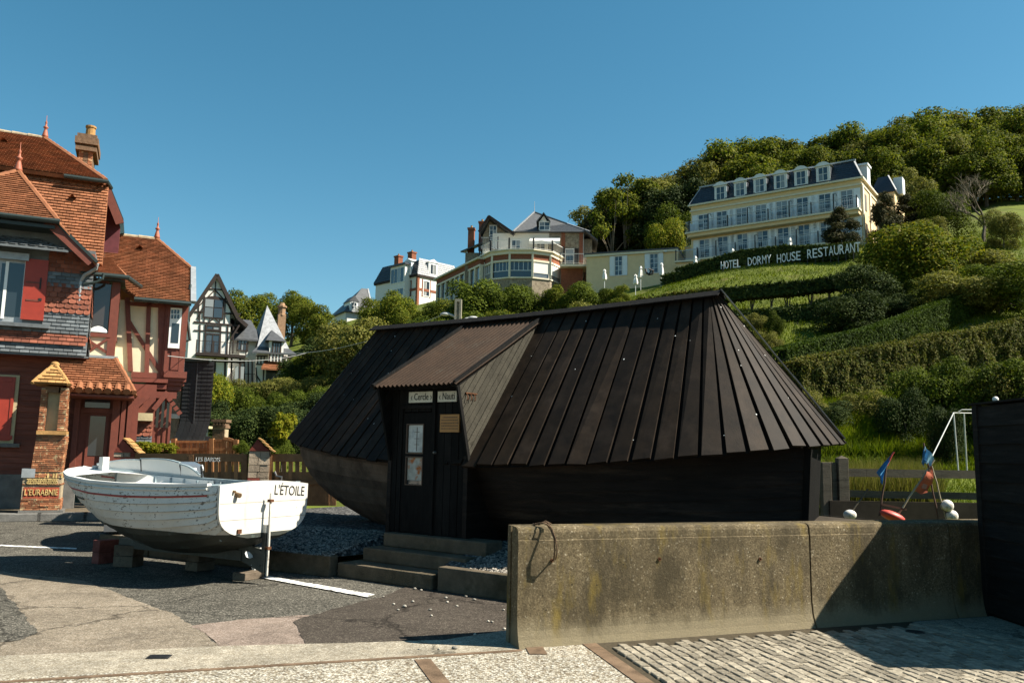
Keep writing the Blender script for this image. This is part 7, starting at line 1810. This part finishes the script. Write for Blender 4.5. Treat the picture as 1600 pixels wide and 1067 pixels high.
lm_straw = leafmat('straw grass', [(.10,.095,.03),(.17,.15,.05),(.08,.11,.015)], .3)
m_bark = M('grey brown bark', (.085,.07,.052), .9, .35, 4, .5, 20)
m_bark2 = M('pale trunk bark', (.17,.14,.10), .9, .35, 4, .5, 20)
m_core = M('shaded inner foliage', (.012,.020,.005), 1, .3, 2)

def leaf_mesh(name, pts, nrm, size, mat, aspect=.62):
    """one bent leaf spray (two quads share a fold) at every point, as one mesh"""
    n = len(pts); pts = np.asarray(pts); nrm = np.asarray(nrm)
    nrm = nrm / (np.linalg.norm(nrm, axis=1, keepdims=True) + 1e-9)
    a = nr.normal(size=(n, 3)); t = np.cross(nrm, a); t /= np.linalg.norm(t, axis=1, keepdims=True) + 1e-9; b = np.cross(nrm, t)
    s = size * nr.uniform(.6, 1.35, size=(n, 1)); t = t * s; b = b * s * aspect
    fold = nrm * s * nr.uniform(.1, .45, size=(n, 1))
    v = np.stack([pts - t, pts + b - fold, pts + t, pts - b - fold], 1).reshape(-1, 3)
    i = np.arange(n)[:, None] * 4
    f = np.concatenate([i + np.array([[0, 1, 2]]), i + np.array([[0, 2, 3]])], 1).reshape(-1, 3)
    me = bpy.data.meshes.new(name); me.vertices.add(len(v)); me.vertices.foreach_set('co', v.ravel())
    me.loops.add(len(f)*3); me.polygons.add(len(f)); me.loops.foreach_set('vertex_index', f.ravel()); me.polygons.foreach_set('loop_start', np.arange(len(f))*3)
    me.materials.append(mat); me.update(calc_edges=True); me.validate(); return me
def lobes_points(lobes, n, shell=.72, clump=.55, seed=0):
    """points near the surface of overlapping lobes, gathered in clumps with gaps between"""
    L = np.array(lobes, float); w = L[:, 3]**2; w /= w.sum()
    P_, N_ = [], []; tries = 0
    while sum(len(p) for p in P_) < n and tries < 30:
        tries += 1; k = nr.choice(len(L), size=n, p=w); d = nr.normal(size=(n, 3)); d /= np.linalg.norm(d, axis=1, keepdims=True)
        d[:, 2] = np.where(d[:, 2] < -.55, -d[:, 2], d[:, 2])
        r = shell + (1 - shell) * nr.random((n, 1))**.6
        rad = L[k, 3:4]; p = L[k, :3] + d * r * rad * np.array([1, 1, .86])
        q = p * (2.4 / rad.mean())
        f = np.sin(q[:, 0]*1.9 + seed) * np.sin(q[:, 1]*2.1 + seed*2) * np.sin(q[:, 2]*2.3 + seed*3) + .5*np.sin(q[:, 0]*4.3 - q[:, 2]*3.7 + seed) * np.sin(q[:, 1]*4.7 + q[:, 2]*2.9)
        keep = f > nr.uniform(-1.2, clump - .55, size=n)
        P_.append(p[keep]); N_.append(d[keep])
    p = np.concatenate(P_)[:n]; d = np.concatenate(N_)[:n]; p = p + nr.normal(size=p.shape) * .014
    return p, d + nr.normal(size=p.shape) * .55 + np.array([0, 0, .35])
def make_crown(name, seed, n, size, mat, kind='round', core=True):
    """unit tree: stands on z = 0, about 1 high"""
    R = random.Random(seed); lobes = []
    if kind == 'round':
        lobes.append((0, 0, .5, .34))
        for k in range(16):
            a = R.uniform(0, 6.28); rr = R.uniform(.10, .34); z = R.uniform(.18, .84); lobes.append((math.cos(a)*rr, math.sin(a)*rr, z, R.uniform(.10, .20)))
        lobes.append((R.uniform(-.1,.1), R.uniform(-.1,.1), .84, .15))
    elif kind == 'tall':
        for k in range(13):
            a = R.uniform(0, 6.28); z = R.uniform(.36, .9); rr = R.uniform(.03, .20) * (1.25 - z); lobes.append((math.cos(a)*rr, math.sin(a)*rr, z, R.uniform(.10, .16)))
        lobes.append((0, 0, .62, .2))
    elif kind == 'open':
        for k in range(13):
            a = R.uniform(0, 6.28); z = R.uniform(.5, .92); rr = R.uniform(.08, .33) * (1.3 - z*.7); lobes.append((math.cos(a)*rr, math.sin(a)*rr, z, R.uniform(.06, .12)))
    elif kind == 'shrub':
        for k in range(20):
            a = R.uniform(0, 6.28); rr = R.uniform(.1, .44); z = R.uniform(.06, .76) * (1.15 - rr*.7); lobes.append((math.cos(a)*rr, math.sin(a)*rr, z, R.uniform(.12, .24)))
        lobes.append((0, 0, .4, .4))
    elif kind == 'pine':
        for k in range(16):
            z = .25 + .68 * k/15; rr = (1 - z) * .42 * R.uniform(.4, 1.1); a = R.uniform(0, 6.28); lobes.append((math.cos(a)*rr, math.sin(a)*rr, z, .07 + .10*(1-z)))
    p, d = lobes_points(lobes, n, .5 if kind != 'shrub' else .62, .38, seed)
    zm = np.percentile(p[:, 2], 99.5); p = p / zm
    return leaf_mesh(name, p, d, size, mat), [(x/zm, y/zm, z/zm, r/zm) for x, y, z, r in lobes]
def make_trunk(name, seed, lobes, mat, r=.022, base=0.0):
    R = random.Random(seed); mb = MB(); top = Vector((R.uniform(-.04,.04), R.uniform(-.04,.04), .62))
    pts = [Vector((0,0,-.03)), Vector((R.uniform(-.02,.02), R.uniform(-.02,.02), .2)), Vector((R.uniform(-.04,.04), R.uniform(-.04,.04), .42)), top]
    mb.tube(pts, [r*1.3, r, r*.8, r*.4], 6)
    for l in lobes[1:9]:
        z0 = R.uniform(.18, .5); p0 = pts[1].lerp(pts[2], min(1, max(0, (z0-.2)/.22))); e = Vector(l[:3]); m = p0.lerp(e, .5) + Vector((0,0,.03))
        mb.tube([p0, m, e], [r*.5, r*.34, r*.12], 5)
    return mb.mesh(name, mat)
KINDS = {}
def reg(key, kind, n, size, mat, bark, nv=3, r=.022):
    KINDS[key] = []
    for k in range(nv):
        me, lo = make_crown('crown', len(KINDS)*17 + k*5 + 3, n, size, mat, kind); KINDS[key].append((me, make_trunk('trunk', k + 9, lo, bark, r)))
reg('oak', 'round', 15000, .0155, lm_oak, m_bark, 4); reg('olive', 'round', 13000, .015, lm_olive, m_bark2, 3); reg('tall', 'tall', 10000, .0145, lm_oak, m_bark2, 3, .016)
reg('open', 'open', 3800, .014, lm_oak, m_bark2, 2, .015); reg('pine', 'pine', 10000, .015, lm_pine, m_bark, 2, .02); reg('dark', 'round', 13000, .016, lm_dark, m_bark, 3)
reg('shrub', 'shrub', 15000, .0185, lm_shrub, m_bark, 4, .02); reg('yellow', 'shrub', 16000, .018, lm_yel, m_bark, 2, .02); reg('darkshrub', 'shrub', 15000, .0185, lm_dark, m_bark, 2, .02)
reg('oliveshrub', 'shrub', 15000, .0175, lm_olive, m_bark, 2, .02)
cnt = [0]
def plant(key, px, Y, top=None, h=None, wide=1.0, label=None, group=None, cat='tree', name='tree', sink=0.25):
    """top: photo row of the tree top (gives its height at that distance)"""
    g = T(px, Y); 
    if h is None: h = max(.6, (at(px, top, Y).z - g.z) * (1.03 if cat == 'bush' else .97) + (.25 if cat == 'bush' else 0))
    me, tr = KINDS[key][cnt[0] % len(KINDS[key])]; cnt[0] += 1
    t = thing(name, label, cat, (g.x, g.y, g.z - sink), rnd.uniform(0, 6.28), group)
    if cat == 'tree' or name == 'tree': put('trunk', tr, t, scale=(h*wide, h*wide, h))
    else: put('stems', tr, t, scale=(h*wide, h*wide, h*.8))
    put('crown' if cat == 'tree' else 'foliage', me, t, scale=(h*wide, h*wide, h)); return t
def hedge(label, path, height, width, mat, size, dens, name='hedge', group=None, trunks=False, base=0.0, rough=.12, flat=True):
    """clipped hedge along ground points; leaves on all its faces over a dark inner core"""
    pts = [Vector(p) for p in path]; o = pts[0].copy(); t = thing(name, label, 'hedge', o, 0, group)
    loc = [p - o for p in pts]; seg = [(loc[i+1]-loc[i]).length for i in range(len(loc)-1)]; LT_ = sum(seg)
    def pos(s):
        i = 0
        while i < len(seg)-1 and s > seg[i]: s -= seg[i]; i += 1
        f = s / seg[i]; d = (loc[i+1]-loc[i]); d2 = Vector((d.x, d.y, 0)).normalized(); return loc[i].lerp(loc[i+1], f), Vector((-d2.y, d2.x, 0))
    mb = MB(); rings = []; n = max(3, int(LT_/.7)); b0 = base
    for i in range(n+1):
        p, sd = pos(LT_*(.02+.96*min(i/n, .9999))); e_ = 1 if 0 < i < n else .55; w = width*(.42 - .5*max(0, rough-.1))*e_; hh = height*(.93 - .3*max(0, rough-.1))*e_
        rings.append([p + sd*w + Vector((0,0,b0)), p + sd*w*.95 + Vector((0,0,hh)), p - sd*w*.95 + Vector((0,0,hh)), p - sd*w + Vector((0,0,b0))])
    mb.loft(rings, closed=True, cap=True); mb.build('dark_core', m_core, t)  # solid dark core, its colour stands for the shade inside the hedge
    N = int(dens * LT_ * (height*2 + width)); P_, N_ = [], []
    for k in range(N):
        s = rnd.random()*LT_*.9999; p, sd = pos(s); q = rnd.random()*(2*(height-b0) + width); bump = rough*mnoise.noise((p + o)*.9 + Vector((0,0,q*.9))) + rough*.6*mnoise.noise((p+o)*2.7 + Vector((0,0,q*2.3)))
        if q < height-b0: P_.append(p + sd*(width/2 + bump + rnd.uniform(-.08,.05)) + Vector((0,0,b0+q))); N_.append(sd)
        elif q < 2*(height-b0): P_.append(p - sd*(width/2 + bump + rnd.uniform(-.08,.05)) + Vector((0,0,b0+q-(height-b0)))); N_.append(-sd)
        elif k % 40 == 0:
            p, sd = pos(0 if k % 80 else LT_*.9999); P_.append(p + sd*rnd.uniform(-.5,.5)*width + Vector((0,0,b0+rnd.random()*(height-b0)))); N_.append(Vector((sd.y,-sd.x,0)))
        else: P_.append(p + sd*rnd.uniform(-.5,.5)*width + Vector((0,0,height + bump*.8 + rnd.uniform(-.06,.05)))); N_.append(Vector((0,0,1)))
    for k in range(int(LT_*9)):
        p, sd = pos(rnd.random()*LT_*.9999); q = rnd.uniform(.05, .22) * (1 if rough > .1 else .4); P_.append(p + sd*rnd.uniform(-.5,.5)*width + Vector((0,0,height + q))); N_.append(Vector((rnd.uniform(-1,1),rnd.uniform(-1,1),.3)))
    N_ = np.array(N_) + nr.normal(size=(len(N_), 3))*.5
    put('foliage', leaf_mesh('foliage', np.array(P_), N_, size, mat), t)
    if trunks:
        s = .5
        while s < LT_:
            p, sd = pos(s); mb = MB()
            for q in range(3): mb.tube([p + Vector((rnd.uniform(-.1,.1),0,-.1)), p + Vector((rnd.uniform(-.35,.35),rnd.uniform(-.1,.1),base+.25))], [.05,.03], 5)
            mb.build('trunk', m_bark, t); s += rnd.uniform(.9, 1.7)
    return t
def grass(name, samples, hgt_, width, mat, lean=.35):
    """blades: one thin triangle each"""
    P0 = np.array(samples); n = len(P0); a = nr.uniform(0, 6.28, n); h = hgt_ * nr.uniform(.5, 1.4, n); w = width * nr.uniform(.6, 1.4, n)
    dx = np.stack([np.cos(a)*w, np.sin(a)*w, np.zeros(n)], 1); le = np.stack([nr.normal(size=n)*lean*h, nr.normal(size=n)*lean*h, h], 1)
    v = np.stack([P0 - dx, P0 + dx, P0 + le], 1).reshape(-1, 3); f = np.arange(n*3).reshape(-1, 3)
    me = bpy.data.meshes.new(name); me.vertices.add(len(v)); me.vertices.foreach_set('co', v.ravel()); me.loops.add(n*3); me.polygons.add(n)
    me.loops.foreach_set('vertex_index', f.ravel()); me.polygons.foreach_set('loop_start', np.arange(n)*3); me.materials.append(mat); me.update(calc_edges=True)
    o = bpy.data.objects.new(name, me); COL.objects.link(o); o['kind'] = 'stuff'; return o

# ---- the wood on the crest (three rows, tops follow the photo's skyline)
SKX = [880,905,930,960,1000,1050,1100,1150,1200,1250,1300,1350,1400,1450,1500,1550,1600,1900]
SKY_ = [345,335,312,285,268,262,242,220,214,210,206,192,186,172,166,172,156,150]
wl_ = 'green broadleaf tree in the dense wood along the crest of the hill'
wl2_ = 'olive brown budding tree in the dense wood along the crest of the hill'
i = 0
for Y, off, step, x0, x1 in ((116, 0, 34, 935, 1900), (107, 16, 40, 960, 1900), (99, 40, 44, 1400, 1900)):
    px = x0
    while px < x1:
        top = float(np.interp(px, SKX, SKY_)) + off + rnd.uniform(3, 16); k = ('olive' if (px < 1160 and rnd.random() < .55) or rnd.random() < .3 else 'oak')
        plant(k, px, Y + rnd.uniform(-2.5, 2.5), top, wide=rnd.uniform(.9, 1.2) * 1.05, label=(wl2_ if k == 'olive' else wl_), group='trees in the wood on the crest'); px += step * rnd.uniform(.8, 1.2)
# shaded stand with pale trunks left of the hotel
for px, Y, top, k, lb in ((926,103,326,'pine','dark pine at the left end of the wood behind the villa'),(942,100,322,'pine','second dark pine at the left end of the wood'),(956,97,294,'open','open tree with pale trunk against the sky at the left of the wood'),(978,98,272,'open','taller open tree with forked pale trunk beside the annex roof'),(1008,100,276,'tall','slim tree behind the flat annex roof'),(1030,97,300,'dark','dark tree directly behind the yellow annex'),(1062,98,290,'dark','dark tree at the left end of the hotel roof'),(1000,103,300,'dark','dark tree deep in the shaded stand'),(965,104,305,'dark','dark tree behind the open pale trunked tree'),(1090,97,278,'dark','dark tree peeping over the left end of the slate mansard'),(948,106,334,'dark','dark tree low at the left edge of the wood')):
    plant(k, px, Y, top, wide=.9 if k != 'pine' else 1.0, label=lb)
plant('yellow', 1043, 87, 336, wide=.62, label='young yellow green tree standing beside the annex terrace', name='tree')
for px, top in ((1075,345),(1068,318)): plant('shrub', px, 90, top, wide=.7, label='leafy green tree between the annex and the hotel' if top == 345 else 'taller leafy green tree behind the hotel corner', name='tree')
# pines and bushes round the hotel
plant('pine', 1326, 66.5, 318, wide=1.25, label='dark bronze pine hiding the right end of the hotel balconies')
plant('pine', 1398, 70, 296, wide=1.15, label='dark bronze pine right of the hotel gable')
plant('pine', 1432, 72, 300, wide=1.3, label='second dark pine right of the hotel, nearer the bare tree')
plant('olive', 1440, 84, 262, wide=.8, label='budding olive tree behind the pines right of the hotel')
# bare tree
def bare_tree():
    g = T(1556, 66); t = thing('bare_tree', 'spreading bare twiggy tree on the slope at the right edge', 'tree', g)
    R = random.Random(5); H = at(1556, 258, 66).z - g.z
    br = MB(); tw = MB()
    def grow(p, d, L, r, lv):
        pts = [p]; q = p
        for k in range(3): d = (d + Vector((R.uniform(-.28,.28), R.uniform(-.28,.28), R.uniform(-.1,.16)))).normalized(); q = q + d * L/3; pts.append(q)
        (br if lv < 3 else tw).tube(pts, [r, r*.85, r*.7, r*.5], 5 if lv < 3 else 3, cap=False)
        if lv < 5:
            for k in range(3 if lv < 2 else 4):
                a = R.uniform(0, 6.28); s = R.uniform(.5, .95); side = Vector((math.cos(a), math.sin(a), R.uniform(-.1,.4)))
                grow(pts[-1] if k < 2 else pts[2], (d + side*s).normalized(), L*R.uniform(.62,.82), r*.55, lv+1)
    grow(Vector((0,0,-.2)), Vector((.05,0,1)), H*.37, .18, 0)
    br.build('trunk', m_bark, t); tw.build('crown', m_bark2, t)
bare_tree()
plant('shrub', 1490, 70, 300, wide=.9, label='loose green bush left of the bare tree', cat='bush', name='bush')
plant('oliveshrub', 1588, 60, 330, wide=.8, label='grey green bush under the bare tree at the right edge', cat='bush', name='bush')
plant('oliveshrub', 1460, 66, 345, wide=1.1, label='grey olive bush above the big yellow bush', cat='bush', name='bush')
# right slope: big yellow green bush and the shaded shrubs beneath it
plant('yellow', 1443, 49, 352, wide=1.12, label='big round yellow green bush below the right end of the hotel', cat='bush', name='bush', sink=.3)
plant('yellow', 1498, 50, 392, wide=1.5, label='smaller yellow green bush against the right flank of the big one', cat='bush', name='bush')
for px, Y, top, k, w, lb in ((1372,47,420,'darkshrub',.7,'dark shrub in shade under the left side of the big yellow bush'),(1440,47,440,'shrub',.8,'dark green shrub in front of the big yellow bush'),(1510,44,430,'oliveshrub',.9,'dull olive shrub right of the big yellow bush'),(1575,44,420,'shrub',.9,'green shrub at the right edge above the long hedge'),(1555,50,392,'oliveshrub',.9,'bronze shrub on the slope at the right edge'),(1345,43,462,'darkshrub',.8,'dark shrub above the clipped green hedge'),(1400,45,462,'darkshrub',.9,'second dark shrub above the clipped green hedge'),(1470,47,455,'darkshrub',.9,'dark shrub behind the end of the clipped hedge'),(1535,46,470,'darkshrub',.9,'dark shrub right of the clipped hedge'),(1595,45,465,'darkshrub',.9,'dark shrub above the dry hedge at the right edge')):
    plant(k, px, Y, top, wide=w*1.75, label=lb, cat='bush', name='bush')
# nearer bushes behind the paddock
for px, Y, top, k, w, lb in ((1455,27,575,'shrub',.8,'green bush behind the flag poles'),(1515,27,566,'shrub',.8,'tall green bush behind the white swing frame'),(1580,26.5,578,'oliveshrub',.8,'olive green bush above the black shed'),(1415,26,612,'darkshrub',.7,'dark low bush left of the flag poles bushes'),(1480,24.6,640,'darkshrub',.6,'dark bush right behind the swing frame'),(1625,26,570,'shrub',.9,'green bush at the far right behind the shed')):
    plant(k, px, Y, top, wide=w, label=lb, cat='bush', name='bush')
for px, Y, top, k, lb in ((1262,28,606,'oliveshrub','dry undergrowth bush below the left end of the dry hedge'),(1300,27.5,622,'darkshrub','dark low bush right of the hut roof corner'),(1345,28.5,606,'oliveshrub','straggly olive bush under the dry hedge')): plant(k, px, Y, top, wide=1.3, label=lb, cat='bush', name='bush', sink=.4)
# hedges
def line(*pq): return [T(px, Y) for px, Y in pq]
hedge('long dry brown green hedge rising to the right edge', line((1236,29.8),(1320,31.3),(1420,33.2),(1520,35),(1640,37.3)), 1.65, 1.2, lm_brown, .058, 620, rough=.3)
hedge('smooth dark clipped hedge above the long dry hedge', line((1214,34),(1290,36),(1370,38.5),(1440,41),(1530,44.5)), 1.35, 1.2, lm_hedge, .055, 560, rough=.05)
hedge('dark hedge on stems along the foot of the hotel lawn', line((1128,52),(1190,51.5),(1250,51),(1330,50.5)), 1.5, 1.2, lm_dark, .13, 120, trunks=True, base=.75)
hedge('dry brown hedge left of the stemmed hedge', line((985,55),(1040,54.5),(1085,54),(1125,53)), 1.5, 1.2, lm_brown, .13, 120)
hedge('dark clipped hedge behind the white hotel letters', line((1062,73.5),(1100,71.5),(1160,69.6),(1230,67.2),(1290,65.2),(1352,63.5)), 1.25, .9, lm_dark, .14, 100, rough=.06)
hedge('low dark hedge in front of the annex terrace', line((1040,76),(1052,75),(1064,74)), .9, .9, lm_dark, .14, 100)
hedge('low dark clipped hedge on the lower terrace by the hut roof', line((1140,48),(1200,47.5),(1290,47),(1330,46)), .8, .9, lm_dark, .11, 120)
# terrace shrubs seen over the hut roof
for px, Y, top, k, w, lb in ((1180,45,492,'oliveshrub',1.1,'dry low shrub on the terrace just above the hut roof'),(1215,44,488,'shrub',.6,'small bright shrub on the terrace above the hut'),(1205,40,520,'oliveshrub',1.1,'straggly shrub beside the hut roof edge')):
    plant(k, px, Y, top, wide=w, label=lb, cat='bush', name='bush')
# trees below the villas (middle of the picture)
mid = [(575,84,462),(605,78,448),(640,74,480),(672,72,470),(705,70,462),(738,66,436),(770,65,430),(803,64,438),(838,64,452),(872,63,440),(905,63,432),(938,63,446),(966,62,440)]
nm_ = ['left of the far mansard house','under the far mansard house','in front of the far mansard house','below the glazed gallery','under the end of the gallery','left under the bow window','just left below the bow window','below the middle of the bow window','below the right of the bow window','below the white awning','under the right balcony','below the annex corner','at the annex lawn edge']
for (px, Y, top), n_ in zip(mid, nm_): plant('oak' if rnd.random() < .5 else 'shrub', px, Y, top, wide=.95, label='green tree ' + n_, name='tree')
for px, Y, top in ((560,60,500),(600,56,492),(645,54,492),(690,52,498),(735,50,486),(780,50,478),(825,49,480),(870,48,476),(915,48,466),(955,50,462)):
    plant(rnd.choice(['oak','shrub','oliveshrub']), px, Y, top, wide=1.0, label='green tree in the front row of trees just over the hut ridge', group='front row of trees over the hut ridge', name='tree')
# trees behind the timbered house
for px, Y, top, w, k, lb in ((362,100,450,.9,'oak','round bright tree between the two timbered gables'),(395,103,456,.9,'oak','round tree directly behind the pointed white roof'),(445,96,449,1.05,'oak','tall domed tree behind the brick chimney'),(475,90,470,1.0,'oak','domed tree right of the brick chimney'),(500,84,486,1.0,'oak','tree right of the timbered house'),(528,82,505,.9,'olive','olive tree near the hanging cable'),(492,74,520,.9,'dark','dark tree in shade right of the timbered house'),(540,72,528,.9,'dark','dark tree behind the left end of the hut'),(575,76,498,.9,'oak','tree under the little slate roofed house')):
    plant(k, px, Y, top, wide=w, label=lb)
# shrubs in front of the timbered house
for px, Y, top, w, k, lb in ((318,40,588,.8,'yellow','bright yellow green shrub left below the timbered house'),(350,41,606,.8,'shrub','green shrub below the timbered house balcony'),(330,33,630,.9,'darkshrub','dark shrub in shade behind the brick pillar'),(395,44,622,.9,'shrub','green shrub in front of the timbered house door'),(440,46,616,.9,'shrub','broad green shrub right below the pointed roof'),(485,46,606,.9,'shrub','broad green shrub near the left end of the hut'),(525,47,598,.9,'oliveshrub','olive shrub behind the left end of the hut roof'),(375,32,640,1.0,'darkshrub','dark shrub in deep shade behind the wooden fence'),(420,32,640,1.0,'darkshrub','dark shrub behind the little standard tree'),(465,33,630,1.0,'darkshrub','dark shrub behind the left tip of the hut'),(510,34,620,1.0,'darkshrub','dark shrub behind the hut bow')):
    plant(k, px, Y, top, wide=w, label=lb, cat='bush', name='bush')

for px, top in ((312,594),(345,600),(370,596),(395,600),(420,597),(445,594),(470,592),(500,588),(540,584)): plant(rnd.choice(['shrub','oliveshrub']), px, 56, top, wide=1.2, label='green shrub in the loose hedge at the foot of the timbered house', group='shrubs at the foot of the timbered house', cat='bush', name='bush')
for px, top, k in ((466,556,'dark'),(486,545,'oak'),(505,538,'dark'),(532,536,'olive'),(560,530,'dark'),(480,570,'shrub')): plant(k, px, 63, top, wide=1.35, label='tree in the dark clump between the timbered house and the hut', group='dark clump of trees right of the timbered house', name='tree')
# ---- lawns and rough grass
def ray_ok(t, Y): return True
S_ = []
while len(S_) < 90000:
    t = rnd.uniform(.10, .66); Y = 23.5 + 50 * rnd.random()**1.3; x = t*Y; S_.append((x, Y, hgt(x, Y) - .02))
grass('hillside_grass', S_, .19, .03, lm_grass)
S_ = []
while len(S_) < 26000:
    t = rnd.uniform(.26, .62); Y = rnd.uniform(13.9, 25); x = t*Y; S_.append((x, Y, hgt(x, Y) - .01))
grass('paddock_grass', S_, .075, .009, lm_grass)
S_ = []
while len(S_) < 16000:
    px = rnd.choice([1296,1305,1322,1340,1368,1392,1400,1410,1425,1436,1360,1448]) + rnd.gauss(0, 7); Y = rnd.uniform(14.6, 16.4); g = T(px, Y); S_.append(tuple(g))
grass('tall_rough_grass', S_, .75, .009, lm_straw, .2)
S_ = []
while len(S_) < 20000:
    t = rnd.uniform(.36, .50); Y = rnd.uniform(25, 31); x = t*Y; S_.append((x, Y, hgt(x, Y) - .02))
grass('bank_grass', S_, .34, .02, lm_grass, .4)
S_ = []
while len(S_) < 14000:
    t = rnd.uniform(-.9, .02); Y = rnd.uniform(23.5, 60); x = t*Y; S_.append((x, Y, hgt(x, Y) - .02))
grass('garden_grass', S_, .16, .03, lm_grass)
# ---- garden plants between the house and the hut
reg('gold', 'shrub', 2600, .062, leafmat('bright yellow green leaves', [(.07,.095,.008),(.13,.15,.012),(.22,.21,.02),(.28,.24,.03)], .4), m_bark, 1, .02)
def low(key, px, Y, top, bot, wide, label, sy=1.0):
    b_ = at(px, bot, Y); b_.z -= .0; h = at(px, top, Y).z - b_.z; me, tr = KINDS[key][0]; t = thing('bush', label, 'bush', b_, rnd.uniform(0, 6)); put('stems', tr, t, scale=(h*.8,h*.8,h*.7)); put('foliage', me, t, scale=(wide, wide*sy, h)); return t
low('gold', 224, 18.6, 690, 716, .55, 'bright yellow green bush behind the garden fence, nearer the porch')
low('gold', 254, 18.7, 692, 716, .50, 'bright yellow green bush behind the garden fence, nearer the gate')
def standard():
    Y = 20; b_ = at(442, 735, Y); b_.z = 0; t = thing('standard_shrub', 'round variegated yellow shrub on a dark ivy stem behind the picket fence', 'shrub', b_)
    L_ = lambda x, y: at(x, y, Y) - b_
    c = L_(443, 668); me, tr = KINDS['gold'][0]; put('crown', me, t, (c.x, 0, L_(443,686).z), scale=(.46,.46,.62)); me2 = KINDS['shrub'][1][0]; put('lower_foliage', me2, t, (c.x, 0, L_(440,722).z), scale=(.5,.5,.75)); 
    mb = MB(); mb.tube([(c.x,0,0),(c.x+.03,0,.7),(c.x,0,1.6)], [.05,.04,.03], 6); mb.build('stem', m_bark, t)
standard()
low('shrub', 378, 21, 688, 712, .35, 'small green bush between the two garden fences')
